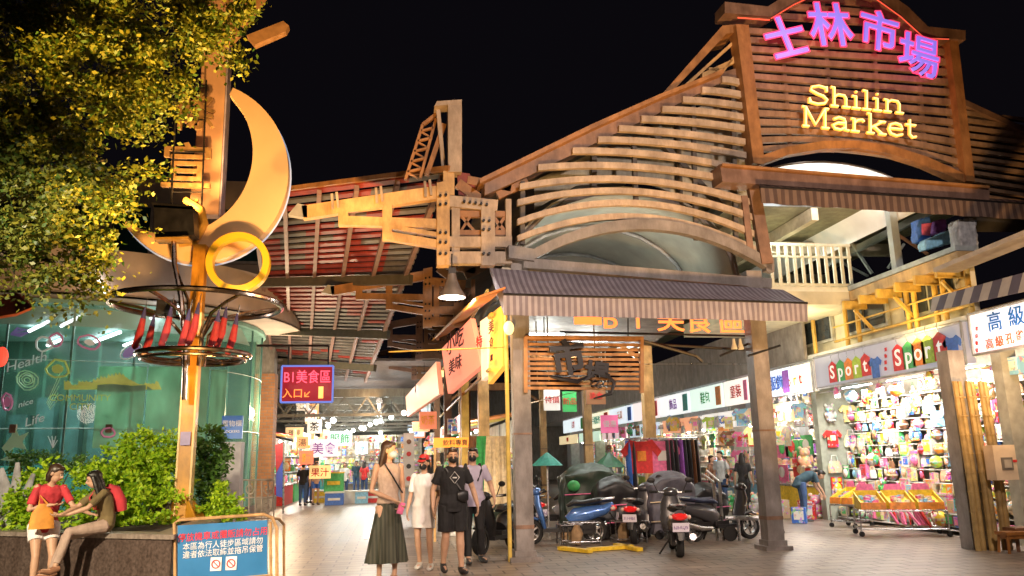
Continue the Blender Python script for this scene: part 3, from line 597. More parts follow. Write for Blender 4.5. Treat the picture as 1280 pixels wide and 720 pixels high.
def shrub(label, lobes, n, m, size=.1, seed=1, stems=True, name='shrub'):
    L = [(atY(x, y, Y), r * Y / 1000, 1) for x, y, r, Y in lobes]; c = L[0][0]
    t = thing(name, label, 'shrub', V((c.x, c.y, PZ - .02)), 'shrubs in the granite planter'); obj('foliage', leaves(MB(), L, int(n * 2.2), size * .75, seed, .13, 1.3), m, t)
    b = MB()
    for q, r, _ in L: b.loft([V((c.x, c.y, PZ - .03)), lerp(V((c.x, c.y, PZ)), q, .5) + V((.03, .02, 0)), q], [.02, .015, .006], n=5)
    obj('stem', b, bark, t)
shrub('big round lime green shrub behind the seated woman', [(165,590,40,14.6),(140,610,40,14.2),(190,575,30,14.8),(170,560,20,14.8),(205,600,28,14.6),(120,640,25,13.6),(110,610,22,14.2),(195,635,32,14.2),(160,640,30,13.9),(215,565,18,15.0)], 9000, shrub_y, .11, 2)
shrub('lime green shrub beside the left elbow of the woman in red', [(40,620,28,13.8),(25,640,22,13.6),(55,600,20,14),(20,655,14,13.4),(60,640,16,13.6)], 3000, shrub_y, .10, 4)
shrub('tall darker green shrub to the right of the yellow pole', [(262,575,22,15.4),(255,550,17,15.5),(275,560,14,15.6),(265,600,22,15.2),(250,625,16,14.9)], 3600, shrub_g, .10, 5)
shrub('small bright shrub at the right end of the planter', [(275,630,18,14.8),(290,636,12,14.8),(262,640,14,14.6)], 2200, shrub_y, .09, 6)
shrub('dark clipped hedge shrub under the storefront glass', [(60,582,14,17.5),(30,580,14,17.5),(90,584,12,17.4),(110,590,10,17.2)], 2400, shrub_g, .08, 7)
# pale stone butterfly ornament at the far left
t = thing('stone_ornament', 'pale grey winged stone ornament at the left end of the planter', 'ornament', atY(14, 655, 13.7)); b = MB(); 
for x0, y0, x1, y1, r in ((5,640,2,585,7),(12,640,22,578,6),(18,640,42,592,5),(10,645,0,610,8)):
    b.loft([atY(x0, y0, 13.6), atY((x0 + x1)/2 + 3, (y0 + y1)/2, 13.6), atY(x1, y1, 13.6)], [(.05, .03), (.11 * r/8, .035), (.03, .015)], side=(1, 0, 0), n=10)
b.ell(atY(10, 648, 13.6), (.16, .12, .14)); obj('winged_stone', b, mat('pale_grey_stone', (.36, .36, .40), .7, 0, .3, 8, .3), t, True)

# ================================================================ MOON SCULPTURE, PYLON
MY = 14.6
def mp(x, y, dy=0.0): return atY(x, y, MY - dy)
sc_ = thing('moon_sculpture', 'tall yellow pole carrying a giant orange crescent moon and a yellow ring', 'sculpture', V((-3.53, 14.8, PZ)))
out = []; 
C1 = (247, 214); R1 = 113.5; C2 = (213, 190); R2 = 103
a0 = math.atan2(117 - C1[1], 288 - C1[0]); a1 = math.atan2(284 - C1[1], 152 - C1[0])
b0 = math.atan2(117 - C2[1], 288 - C2[0]); b1 = math.atan2(286 - C2[1], 152 - C2[0])
n = 40; A = []; B = []
for i in range(n + 1):
    t_ = i / n; a = lerp(a0, a1, t_); A.append(mp(C1[0] + R1 * math.cos(a), C1[1] + R1 * math.sin(a)))
    a = lerp(b0, b1, t_); B.append(mp(C2[0] + R2 * math.cos(a), C2[1] + R2 * math.sin(a)))
b = MB(); b.strip(A, B, (0, .26, 0)); obj('crescent', b, mat('cream_moon_paint', (.84, .56, .30), .45, 0, .10, 1.2), sc_)
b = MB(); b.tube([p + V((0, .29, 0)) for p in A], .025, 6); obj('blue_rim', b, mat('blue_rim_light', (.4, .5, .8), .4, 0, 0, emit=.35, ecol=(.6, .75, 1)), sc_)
rc = mp(297, 327, .35); b = MB(); ro, ri = 37 * .0147, 29 * .0147; pr = []
for i in range(49):
    a = 2 * PI * i / 48; pr.append((math.cos(a), math.sin(a)))
b.strip([rc + V((c * ro, 0, s * ro)) for c, s in pr], [rc + V((c * ri, 0, s * ri)) for c, s in pr], (0, .2, 0)); obj('ring', b, mat('yellow_ring_paint', (.85, .50, .03), .35, 0, .1, 2), sc_)
pb = atZ(228, 650, PZ); ptp = atY(246, 250, pb.y)
b = MB(); b.bar(V((pb.x, pb.y, PZ)), V((pb.x + .02, pb.y, 5.42)), .21, .22, up=(0, 1, 0)); obj('pole', b, yellow, sc_)
b = MB(); 
for s in (-1, 1): b.bar(V((pb.x + s * .115, pb.y - .02, PZ)), V((pb.x + s * .115, pb.y - .02, 4.2)), .03, .2, up=(0, 1, 0))
obj('edge_strip', b, mat('pale_strip', (.65, .45, .18), .4), sc_)
b = MB()
for a in range(4):
    d = V((math.cos(a * PI / 2 + .78), math.sin(a * PI / 2 + .78), 0)); b.prism([V((pb.x, pb.y, PZ)) + d * .1, V((pb.x, pb.y, PZ)) + d * .42, V((pb.x, pb.y, PZ + .4)) + d * .1], d.cross(V((0, 0, 1))) * .03)
b.box((pb.x, pb.y, PZ + .02), (.6, .6, .04)); obj('base_gusset', b, yellow, sc_)
obj('notice_sticker', MB().box((pb.x, pb.y - .15, 2.05), (.16, .01, .22)), mat('violet_sticker', (.25, .22, .4), .5), sc_)
b = MB(); b.box((pb.x - .32, pb.y, PZ + .16), (.34, .4, .34)); obj('plinth_stone', b, gran, sc_)
# ring shelf with little flags
rk = thing('flag_rack', 'two stainless rings around the yellow pole hung with small furled flags', 'flag rack', V((pb.x, pb.y, 3.4)))
rst = mat('bronze_tinted_steel', (.42, .34, .30), .22, 1, .3, 5)
cz1 = mp(238, 384).z; cz2 = mp(240, 446).z; cc = V((pb.x + .02, pb.y, 0))
circ = lambda r, z, k=40: [cc + V((r * math.cos(2 * PI * i / k), r * math.sin(2 * PI * i / k), z)) for i in range(k)]
obj('upper_ring', MB().tube(circ(1.42, cz1), .05, 8, closed=True), rst, rk, True); obj('lower_ring', MB().tube(circ(.92, cz2), .04, 8, closed=True), rst, rk, True)
obj('inner_ring', MB().tube(circ(.84, cz2 - .08), .03, 8, closed=True), rst, rk, True)
for i in range(6):
    a = 2 * PI * i / 6 + .2; d = V((math.cos(a), math.sin(a), 0)); b = MB(); 
    b.tube([cc + d * .16 + V((0, 0, cz2 - .2)), cc + d * .22 + V((0, 0, cz2 + .35)), cc + d * .5 + V((0, 0, cz1 - .2)), cc + d * .95 + V((0, 0, cz1 - .08)), cc + d * 1.42 + V((0, 0, cz1))], .032, 7)
    b.tube([cc + d * .16 + V((0, 0, cz2)), cc + d * .92 + V((0, 0, cz2))], .022, 6); obj('curved_bracket', b, rst, rk, True)
fred = mat('flag_red', (.28, .015, .03), .7, 0, .3, 12); fnav = mat('flag_navy', (.03, .03, .14), .7, 0, .2)
for i, (px, dy) in enumerate(((180,.5),(192,.3),(213,.7),(236,.9),(247,.95),(273,.8),(282,.6),(296,.5),(168,.1),(302,.2))):
    if i >= 8: continue
    p = mp(px, 404, dy); p.z = cz1 - .12 - (i % 2) * .1; t = thing('small_flag', ['furled red flag with navy top, outermost left on the pole rings','furled red flag with navy top, second from the left on the pole rings','furled red flag just left of the yellow pole','furled red flag hanging in front of the yellow pole','furled red flag touching the right edge of the yellow pole','furled red flag right of the yellow pole, nearer of a pair','furled red flag right of the yellow pole, farther of a pair','furled red flag outermost right on the pole rings'][i], 'flag', p, 'small flags on the pole rings')
    obj('staff', MB().tube([p + V((.03, 0, .18)), p + V((-.06, 0, -.62))], .008, 5), chrome, t)
    b = MB(); b.loft([p + V((.0, 0, .02)), p + V((-.02, 0, -.18))], [(.015, .015), (.045, .03)], (1, 0, 0), 8); obj('navy_canton', b, fnav, t)
    b = MB(); b.loft([p + V((-.02, 0, -.17)), p + V((-.06, .02, -.42)), p + V((-.12, 0, -.66)), p + V((-.13, 0, -.70))], [(.045, .03), (.065, .035), (.055, .025), (.015, .01)], (1, 0, 0), 8); obj('red_field', b, fred, t)
# pylon behind the moon
py_ = thing('sign_pylon', 'tall orange lit pylon slab with sunray fins and bronze characters behind the moon', 'pylon', V((-3.55, 15.2, PZ)))
yp = lambda x, y, d=0: atY(x, y, 15.3 - d)
b = MB(); b.strip([yp(236, 268), yp(250, 120), yp(258, -30)], [yp(273, 268), yp(281, 120), yp(287, -30)], (0, .3, 0)); obj('slab', b, mat('salmon_pylon_paint', (.72, .42, .25), .5, 0, .2, 1.5), py_)
b = MB(); b.strip([yp(273.5, 272), yp(281.5, 120), yp(287.5, -30)], [yp(275.5, 272), yp(283.5, 120), yp(289.5, -30)], (0, .34, 0)); obj('edge_trim', b, mat('violet_trim', (.45, .40, .55), .4), py_)
b = MB(); b.bar(yp(250, 265), V((yp(250, 265).x + .1, 15.3, PZ)), .16, .16); obj('support_post', b, yellow, py_)
for poly in ([(284,-2),(284,22),(296,28),(326,-8)],[(296,28),(326,-8),(332,-6),(304,30)],[(308,44),(354,26),(361,32),(357,39),(318,56)],[(284,22),(300,40),(284,56)]):
    b = MB(); b.prism([yp(x, y, .05) for x, y in poly], (0, .18, 0)); obj('sunray_fin', b, mat('sunray_paint', (.55, .30, .14), .5), py_)
brz = mat('bronze_character', (.40, .24, .10), .45, .2, .3, 9)
for ch, x, y, h in (('條',243,140,.80),('宣',234,208,.98)):
    c = atY(x, y, 15.0); obj('character', text_mb(ch, c - V((0, 0, h * .37)), (1, 0, 0), (0, 0, 1), h, .08, .01), brz, py_)
b = MB()
for x0, x1 in ((221,214),(258,252)): b.tube([atY(x0, 100, 14.95), atY(x1, 262, 14.95)], .018, 6)
for y in (108, 150, 190, 240): b.tube([atY(220 - (y - 100) * .04, y, 14.95), atY(258 - (y - 100) * .035, y, 14.95)], .012, 6)
obj('character_frame', b, dark, py_)
b = MB(); b.tube([atY(232, 250, 14.8), atY(252, 262, 14.7), atY(256, 280, 14.6), atY(244, 302, 14.5), atY(224, 304, 14.5)], .07, 8); b.tube([atY(246, 250, 14.8), atY(238, 285, 14.7)], .04, 8); obj('scroll_bracket', b, mat('gold_bracket', (.50, .28, .06), .4, .2), py_, True)
# black floodlight on its own post
fl = thing('floodlight', 'big black box floodlight on a dark post in front of the moon', 'floodlight', V((pb.x - .25, pb.y - .4, PZ)))
fp_ = lambda x, y, d=.7: atY(x, y, 14.4 - d + .3)
b = MB(); b.prism([fp_(192, 256), fp_(241, 259), fp_(243, 293), fp_(194, 298)], (0, .38, 0)); obj('housing', b, blackp, fl)
b = MB(); b.prism([fp_(189, 253), fp_(240, 257), fp_(244, 262), fp_(192, 259)], (0, .3, 0)); b.bar(fp_(194, 301), fp_(240, 297), .05, .03); obj('visor', b, dark, fl)
b = MB(); b.bar(fp_(196, 301), fp_(238, 300), .30, .04); obj('bracket', b, mat('gold_bracket'), fl)
b = MB(); b.tube([fp_(217, 300), fp_(218, 330), fp_(226, 370), fp_(232, 440), fp_(230, 500)], .045, 8); b.tube([fp_(221, 340), fp_(235, 375), fp_(236, 430)], .03, 6); obj('post', b, rst, fl, True)
light('lamp', 'SPOT', fp_(217, 262) + V((.1, .45, .15)), 420, (1, .55, .17), .15, (-3.45, 15.3, 8.2), fl, ang=110)
b = MB(); b.box(mp(208, 385, .3), (.28, .2, .26)); tag(obj('junction_box', b, blackp), 'small black junction box inside the upper flag ring', 'electrical box')

# ================================================================ GLASS STOREFRONT BUILDING ON THE LEFT
gb = thing('glass_storefront', 'curved green glass storefront with strip lamps inside and food stickers on the panes', 'building', (-9.5, 26, 0))
BC = V((-9.5, 26, 0)); RX, RY = 5.3, 5.2
def arc(rx, ry, a0, a1, z, k=36): return [BC + V((rx * math.cos(math.radians(lerp(a0, a1, i / k))), -ry * math.sin(math.radians(lerp(a0, a1, i / k))), z)) for i in range(k + 1)]
glassm = mat('green_glass', (.16, .38, .28), .04, 0, 0, alpha=.16)
obj('glass_wall', MB().strip(arc(RX, RY, -20, 200, .4), arc(RX, RY, -20, 200, 5.6), (.0, .012, 0)), glassm, gb)
for i in range(13):
    a = math.radians(-5 + i * 15.5); p = BC + V((RX * math.cos(a), -RY * math.sin(a), 0)); obj('mullion', MB().bar(p + V((0, 0, .4)), p + V((0, 0, 5.6)), .03, .05), mat('teal_mullion', (.10, .22, .20), .4), gb)
b = MB(); b.tube(arc(RX + .02, RY + .02, -20, 200, 2.55), .015, 5); b.tube(arc(RX + .02, RY + .02, -20, 200, 4.2), .012, 5); obj('glass_joint', b, mat('pale_joint', (.4, .5, .48), .4), gb)
for a in (62, 84, 108): 
    p = BC + V(((RX + .05) * math.cos(math.radians(a)), -(RY + .05) * math.sin(math.radians(a)), 2.55)); obj('clamp', MB().box(p, (.14, .08, .2)), steel_brown, gb)
obj('base_wall', MB().strip(arc(RX, RY, -20, 200, 0), arc(RX, RY, -20, 200, .4), (0, .3, 0)), gran, gb)
teal = mat('teal_interior', (.10, .28, .22), .5, 0, .3, 2)
obj('inner_floor', MB().prism([p + V((0, 0, .0)) for p in arc(RX - .1, RY - .1, 0, 360, .05)][:-1], (0, 0, .02)), concrete, gb)
tealst = stripemat('teal_wall_panels', (.08, .21, .16), (.03, .09, .07), .8, 'X', .5, .12)
obj('inner_wall', MB().box2((-14.6, 27.5, .1), (-4.6, 27.7, 6)), tealst, gb)
obj('counter', MB().box2((-12.5, 24.2, .1), (-7.2, 25.0, 1.7)), mat('teal_counter', (.05, .25, .22), .5), gb)
b = MB()
for k in range(9): b.box((-12.6 + k * .75, 26.2, 2.0), (.5, .4, 3.4 - (k % 3) * .5))
obj('back_cabinets', b, mat('dark_teal_cabinet', (.035, .10, .10), .5, 0, .4, 3), gb)
obj('ceiling', MB().prism([p for p in arc(RX + .1, RY + .1, 0, 360, 5.62)][:-1], (0, 0, .1)), mat('teal_ceiling', (.20, .40, .36), .5, 0, .2, 2), gb)
dd = V((-.57, .82, 0)).normalized()
for i, (x, y, L) in enumerate(((100,396,1.4),(150,415,2.4),(172,426,2.0),(190,440,2.2),(60,402,1.6),(75,425,1.8),(225,384,1.6),(40,440,1.6))):
    p = atZ(x, y, 5.5); obj('strip_lamp', MB().tube([p, p + dd * L * 1.25], .05, 6), tube_em, gb)
light('shop_lamp', 'AREA', (-8.6, 23.6, 5.4), 750, (.78, 1, .92), 4, (-8.6, 24, 0), gb)
fas = mat('stone_grey_fascia', (.48, .40, .35), .7, 0, .2, 1.5)
obj('round_fascia', MB().strip(arc(6.5, 6.0, -10, 190, 5.75), arc(6.5, 6.0, -10, 190, 6.9), (0, .3, 0)), fas, gb)
obj('eave_soffit', MB().strip(arc(6.5, 6.0, -10, 190, 5.75), arc(5.2, 5.1, -10, 190, 5.75), (0, 0, .05)), fas, gb)
light('fascia_fill', 'POINT', (-5.6, 16.8, 3.2), 90, (1, .8, .65), .3, parent=gb)  # added fill for the fascia, no lamp hangs there
obj('roof', MB().prism(arc(6.4, 5.9, 0, 360, 6.85)[:-1], (0, 0, .08)), concrete, gb)
lower = arc(RX + .35, RY + .4, 20, 160, 5.0); obj('glass_canopy', MB().strip(lower, arc(RX + .05, RY + .05, 20, 160, 5.5), (0, 0, .02)), mat('pale_canopy_glass', (.45, .65, .58), .1, 0, 0, alpha=.5), gb)
# frosted panels, skyline strip, stickers
def onglass(px, py, e=.06):
    d = ray(px, py); o = EC - BC; rx, ry = RX + e, RY + e
    A_ = (d.x / rx) ** 2 + (d.y / ry) ** 2; B_ = 2 * (o.x * d.x / rx ** 2 + o.y * d.y / ry ** 2); C_ = (o.x / rx) ** 2 + (o.y / ry) ** 2 - 1; D = B_ * B_ - 4 * A_ * C_
    return EC + d * ((-B_ - math.sqrt(max(0, D))) / (2 * A_))
def patch(px0, py0, px1, py1, m, name, e=.05, k=8):
    A = [onglass(lerp(px0, px1, i / k), py0, e) for i in range(k + 1)]; B = [onglass(lerp(px0, px1, i / k), py1, e) for i in range(k + 1)]
    for p, q in zip(A, B): q.x, q.y = p.x, p.y
    obj(name, MB().strip(A, B, (0, .006, 0)), m, gb)
fro = bpy.data.materials.new('frosted_green_film'); fro.use_nodes = True; _n = fro.node_tree.nodes; _k = fro.node_tree.links
_t = _n.new('ShaderNodeBsdfTranslucent'); _t.inputs['Color'].default_value = (.55, .92, .70, 1); _m = _n.new('ShaderNodeMixShader'); _m.inputs[0].default_value = .55
_z = _n.new('ShaderNodeTexNoise'); _z.inputs['Scale'].default_value = 1.6; _z.inputs['Detail'].default_value = 5; _r = _n.new('ShaderNodeValToRGB'); _r.color_ramp.elements[0].color = (.20, .42, .30, 1); _r.color_ramp.elements[1].color = (.50, .80, .62, 1)
_k.new(_z.outputs['Fac'], _r.inputs['Fac']); _k.new(_r.outputs['Color'], _t.inputs['Color']); _n['Principled BSDF'].inputs['Base Color'].default_value = (.36, .55, .42, 1); _r.color_ramp.elements[0].position = .35; _r.color_ramp.elements[1].position = .7
_k.new(_n['Principled BSDF'].outputs[0], _m.inputs[1]); _k.new(_t.outputs[0], _m.inputs[2]); _k.new(_m.outputs[0], _n['Material Output'].inputs['Surface'])
patch(124, 458, 184, 560, fro, 'frosted_film'); patch(186, 458, 262, 565, fro, 'frosted_film'); patch(264, 462, 284, 560, fro, 'frosted_film')
limef = mat('lime_film', (.62, .72, .18), .6, 0, .1, emit=.12); pinkf = mat('pink_film', (.70, .25, .45), .6, 0, .1, emit=.1); whitef = mat('white_film', (.75, .78, .76), .6, 0, .1, emit=.12); violf = mat('violet_film', (.28, .22, .55), .6, 0, .1, emit=.12); palg = mat('pale_green_film', (.45, .68, .42), .6, 0, .1, emit=.1)
def flat(pts, m, name='sticker', e=.09):
    obj(name, MB().prism([onglass(x, y, e) for x, y in pts], (0, .006, 0)), m, gb)
def outline(pts, m, w=.02, name='sticker', closed=True):
    P = [onglass(x, y, .09) for x, y in pts]; obj(name, MB().tube(P, w, 4, closed=closed), m, gb)
sky_ = [(80, 487)]; rr = random.Random(2)
for i in range(26):
    x = 80 + i * 4.6; h = 5 + rr.random() * 6 + (12 * math.exp(-((x - 140) / 22) ** 2)); sky_ += [(x, 486 - h), (x + 3, 486 - h * .8)]
flat(sky_ + [(202, 487)], limef, 'skyline_sticker')
def blob(cx, cy, rx, ry, k=12, wob=.15, rot=0, s=1):
    r_ = random.Random(s); o = []
    for i in range(k):
        a = 2 * PI * i / k; q = 1 + r_.uniform(-wob, wob); x, y = rx * q * math.cos(a), ry * q * math.sin(a); o.append((cx + x * math.cos(rot) - y * math.sin(rot), cy + x * math.sin(rot) + y * math.cos(rot)))
    return o
for a in ((72,461,14,11,limef,0,1),(55,430,10,9,whitef,0,2),(70,425,8,8,pinkf,.4,3),(112,428,14,9,pinkf,.2,4),(9,502,6,10,pinkf,0,5),(135,541,8,6,pinkf,0,6)): outline(blob(a[0], a[1], a[2], a[3], 14, .12, a[5], a[6]), a[4], .028)
for a in ((72,461,8,6,limef,0,7),(62,428,4,4,whitef,0,8),(112,428,7,4,whitef,.2,9),(9,502,4,7,pinkf,0,10),(164,439,13,6,violf,-.55,11)): flat(blob(a[0], a[1], a[2], a[3], 12, .1, a[5], a[6]), a[4])
outline(blob(164, 439, 15, 8, 14, .06, -.55, 12), whitef, .014)
for k in range(4): outline(blob(34, 475, 13 - k * 3, 12 - k * 3, 12, .1, .3, 20 + k), palg, .016)
flat([(2,560),(14,545),(18,532),(24,545),(36,540),(28,552),(33,562),(18,559),(8,568)], palg)
flat([(0, 575), (18, 566), (40, 572), (20, 577)], palg); outline([(14,418),(22,410),(34,412),(22,414),(14,418),(26,420),(35,416)], violf, .03)
for i in range(6): outline([(66, 560 - 0), (66 - 6 + i * 2.4, 545 + (i % 2) * 5)], whitef, .01, closed=False)
for i in range(5): outline([(62 - i, 470 + 42 - i * 2), (72 + i, 500 - i * 9)], palg, .009, closed=False)
for w, x, y, h in (('Health', 33, 458, .34), ('Life', 43, 530, .30), ('nice', 32, 507, .2)):
    p = onglass(x, y, .1); q = onglass(x + 10, y - 3, .1); obj('lettering', text_mb(w, p, q - p, (0, 0, 1), h, .008), whitef, gb)
for w, x, y in (('CITY', 100, 512), ('COMMUNITY', 100, 501)):
    p = onglass(x, y, .1); q = onglass(x + 10, y, .1); obj('lettering', text_mb(w, p, q - p, (0, 0, 1), .22, .008), limef, gb)
# upper storey and orange awning at far left
ub = thing('upper_building', 'tan apartment wall with dark green windows rising behind the round storefront', 'building', (-9, 31, 0))
obj('wall', MB().box2((-20, 30.5, 0), (-5.0, 36, 12.3)), mat('tan_render', (.42, .30, .20), .8, 0, .25, 1), ub)
for i in range(6):
    x = -16.5 + i * 2.0; f = obj('window', MB().box2((x, 30.38, 9.0), (x + 1.5, 30.48, 11.2)), mat('window_frame_tan', (.35, .27, .2), .6), ub); obj('pane', MB().box2((x + .1, 30.33, 9.1), (x + 1.4, 30.37, 11.1)), mat('dark_green_pane', (.02, .06, .05), .15, 0, .3, 2), f)
b = MB(); b.strip([atY(-30, 372, 17), atY(20, 366, 17), atY(41, 372, 17)], [atY(-30, 400, 16), atY(20, 392, 16), atY(40, 384, 16)], (0, 0, -.05))
tag(obj('orange_awning', b, mat('salmon_awning_cloth', (.75, .22, .14), .7, 0, .15, 3)), 'salmon coloured awning at the far left edge beside the glass', 'awning')
b = MB(); b.tube([atY(118, 342, 20.3), atY(132, 366, 20.3)], .04); t = thing('strip_light', 'slanted white tube light under the tree at the glass roof corner', 'light', atY(125, 352, 20.3)); obj('tube', b, tube_em, t)
b = MB(); b.ell(atY(2, 446, 17), (.12, .1, .2)); b2 = obj('red_lantern', b, mat('red_lantern_glow', (.8, .05, .03), .5, 0, 0, emit=1.2, ecol=(1, .08, .04))); tag(b2, 'red glowing lantern at the far left edge', 'lantern')
# blue sign board in a yellow tube frame
bs = thing('notice_board', 'blue notice board in a bent yellow tube frame with red Chinese heading', 'notice board', V((-2.2, 11.5, 0)))
bp = lambda x, y, d=0: atY(x, y, 11.62 + (340 - x) * -.0012 - d)
b = MB(); b.prism([bp(222, 657), bp(334, 650), bp(334, 718), bp(222, 729)], (0, .04, 0)); obj('panel', b, mat('blue_board_paint', (.02, .17, .42), .4, 0, .15, 3), bs)
P_ = [bp(219, 735, .0), bp(218, 654), bp(224, 650), bp(330, 643), bp(340, 647), bp(346, 660), bp(346, 735)]
b = MB(); b.tube(P_, .022, 8); b.tube([bp(219, 729), bp(340, 719)], .018, 6); obj('tube_frame', b, mat('weathered_yellow_tube', (.55, .33, .15), .5, 0, .3, 10), bs, True)
b = MB(); b.tube([bp(336, 655), bp(338, 652), bp(339, 735)], .02, 6); b.tube([bp(350, 658, .0) + V((0, .4, 0)), bp(346, 650) + V((0, .2, 0)), bp(341, 648)], .02, 6); b.tube([bp(350, 658) + V((0, .4, 0)), bp(350, 735) + V((0, .4, 0))], .02, 6); obj('rear_leg', b, mat('weathered_yellow_tube'), bs, True)
x_ = (bp(334, 680) - bp(222, 690)).normalized()
for w, px, py, h, m in (('停放機車或攤販請勿占用', 279, 672, .115, mat('board_red', (.75, .03, .05), .5)), ('本區為行人徒步區域請勿', 279, 683, .10, mat('board_white', (.8, .82, .85), .5)), ('違者依法取締並拖吊保管', 279, 693, .10, mat('board_white'))):
    obj('lettering', text_mb(w, bp(px, py, .012), x_, (0, 0, 1), h, .004, .002, maxw=1.12 if py < 680 else 1.0), m, bs)
for px in (270, 289):
    p = bp(px, 705 - (px - 270) * .05, .01); s_ = obj('symbol_plate', MB().box(p, (.14, .008, .17)), mat('board_white'), bs)
    b = MB(); b.tube([p + V((.05 * math.cos(a * PI / 8), -.012, .05 * math.sin(a * PI / 8))) for a in range(16)], .008, 5, closed=True); b.bar(p + V((-.035, -.012, .035)), p + V((.035, -.012, -.035)), .012, .01); obj('prohibition_ring', b, mat('board_red'), s_)
p = atY(290, 534, 18.5); t, n = board('small blue board with white characters beside the brick column', p, XD, ZD, .44, .50, mat('sign_blue', (.02, .12, .40), .4, 0, .1, emit=.15, ecol=(.03, .2, .7)), None)
obj('lettering', text_mb('置物櫃', p + V((0, -.02, .03)), XD, ZD, .14, .006, .003), mat('board_white'), t); obj('small_lettering', text_mb('LOCKERS', p + V((0, -.02, -.12)), XD, ZD, .08, .006, .002), mat('board_white'), t)
b = MB(); b.box2((p.x - .25, p.y + .1, 0), (p.x + .2, p.y + .5, 2.1)); tag(obj('locker_cabinet', b, mat('grey_cabinet', (.35, .34, .36), .5)), 'grey cabinet standing under the small blue board', 'cabinet')
# iron scroll fence beside the planter
t = thing('iron_railing', 'ornate pale iron railing with scrolls between the planter and the brick column', 'railing', atZ(320, 640)); b = MB(); f = lambda x, y: atY(x, y, 22.5)
for x in (303, 311, 319, 327, 335, 342): b.tube([f(x, 600), f(x, 651)], .022, 5)
b.tube([f(303, 600), f(342, 600)], .025, 5); b.tube([f(303, 622), f(342, 622)], .02, 5); b.tube([f(303, 648), f(342, 648)], .02, 5)
for cx, cy in ((334, 611), (334, 633), (312, 611)): b.tube([f(cx + (6 - .35*i) * math.cos(i * .7), cy + (8 - .5*i) * math.sin(i * .7)) for i in range(14)], .02, 5)
obj('scrollwork', b, mat('weathered_iron', (.40, .34, .28), .5, .3), t)
t = thing('banner_stand', 'red and blue vertical banner standing right of the brick column', 'banner', atZ(352, 640)); f = lambda x, y: atY(x, y, 27.0)
obj('red_cloth', MB().prism([f(344, 556), f(354, 552), f(354, 575), f(345, 592)], (0, .04, 0)), fred, t); obj('blue_cloth', MB().prism([f(345, 592), f(354, 574), f(353, 622), f(345, 620)], (0, .04, 0)), mat('flag_blue', (.03, .05, .30), .6), t); obj('staff', MB().tube([f(355, 550), f(354, 642)], .03), chrome, t)
# ================================================================ RIGHT LANE: SHOPS UNDER THE BALCONY
PAL = {'red': (.62,.03,.03), 'yellow': (.80,.55,.04), 'pink': (.80,.18,.38), 'white': (.78,.76,.72), 'blue': (.05,.16,.60), 'green': (.06,.40,.12), 'orange': (.80,.26,.03),
       'lime': (.42,.62,.05), 'sky blue': (.25,.55,.80), 'purple': (.30,.10,.48), 'cream': (.72,.60,.40), 'brown': (.22,.10,.05), 'black': (.03,.03,.035), 'teal': (.04,.42,.38)}
PAL.update({'pale yellow': (.80,.70,.30), 'peach': (.80,.45,.28), 'light grey': (.5,.5,.5), 'beige': (.60,.48,.33)})
def cm(c): return mat(c.replace(' ', '_') + '_paint', PAL[c], .45, 0, .28, 14)
def pm(c):
    """printed packaging: the colour with small multicoloured cells"""
    k = c.replace(' ', '_') + '_print'
    if k in MC: return MC[k]
    m = bpy.data.materials.new(k); m.use_nodes = True; nt = m.node_tree; N = nt.nodes; K = nt.links; b = N['Principled BSDF']; b.inputs['Roughness'].default_value = .38
    tc = N.new('ShaderNodeTexCoord'); oi = N.new('ShaderNodeObjectInfo'); ad = N.new('ShaderNodeVectorMath'); ad.operation = 'ADD'; K.new(tc.outputs['Object'], ad.inputs[0]); K.new(oi.outputs['Location'], ad.inputs[1])
    vo = N.new('ShaderNodeTexVoronoi'); vo.inputs['Scale'].default_value = 16; K.new(ad.outputs[0], vo.inputs['Vector'])
    nz = N.new('ShaderNodeTexNoise'); nz.inputs['Scale'].default_value = 9; nz.inputs['Detail'].default_value = 3; K.new(ad.outputs[0], nz.inputs['Vector'])
    th = N.new('ShaderNodeMath'); th.operation = 'GREATER_THAN'; th.inputs[1].default_value = .53; K.new(nz.outputs['Fac'], th.inputs[0])
    mx = N.new('ShaderNodeMix'); mx.data_type = 'RGBA'; mx.inputs[6].default_value = (*PAL[c], 1); K.new(vo.outputs['Color'], mx.inputs[7])
    ml = N.new('ShaderNodeMath'); ml.operation = 'MULTIPLY'; ml.inputs[1].default_value = .6; K.new(th.outputs[0], ml.inputs[0]); K.new(ml.outputs[0], mx.inputs['Factor']); K.new(mx.outputs[2], b.inputs['Base Color']); MC[k] = m; return m
ORD = ['first','second','third','fourth','fifth','sixth','seventh','eighth','ninth','tenth','eleventh','twelfth','thirteenth','fourteenth','fifteenth','sixteenth','seventeenth','eighteenth','nineteenth','twentieth','twenty-first','twenty-second','twenty-third','twenty-fourth','twenty-fifth']
RS = thing('shop_row', 'long row of brightly lit shop fronts with a concrete upper floor on the right lane', 'building', (11.5, 20, 0)); SX = 10.55
cream = mat('cream_concrete', (.55, .50, .36), .7, 0, .25, 2, .15); greysheet = mat('grey_corrugated', (.30, .27, .245), .6, 0, .3, 3, .3)
obj('wall', MB().box2((12.9, 11, 0), (13.1, 60, 4.2)), whitep, RS)
obj('ceiling', MB().box2((10.6, 11, 3.98), (12.9, 60, 4.08)), whitep, RS)
for y in (12.75, 19.15, 24.4, 30, 36, 42, 48):
    obj('pier', MB().box2((SX, y - .12, 0), (SX + (.5 if y > 20 else .3 if y < 14 else 2.3), y + .12, 3.98)), mat('pier_pale', (.36, .34, .28), .6) if y < 14 else mat('pier_green_grey', (.33, .36, .30), .6), RS)
obj('upper_wall', MB().box2((10.9, 13.5, 4.08), (11.0, 60, 5.28)), cream, RS)
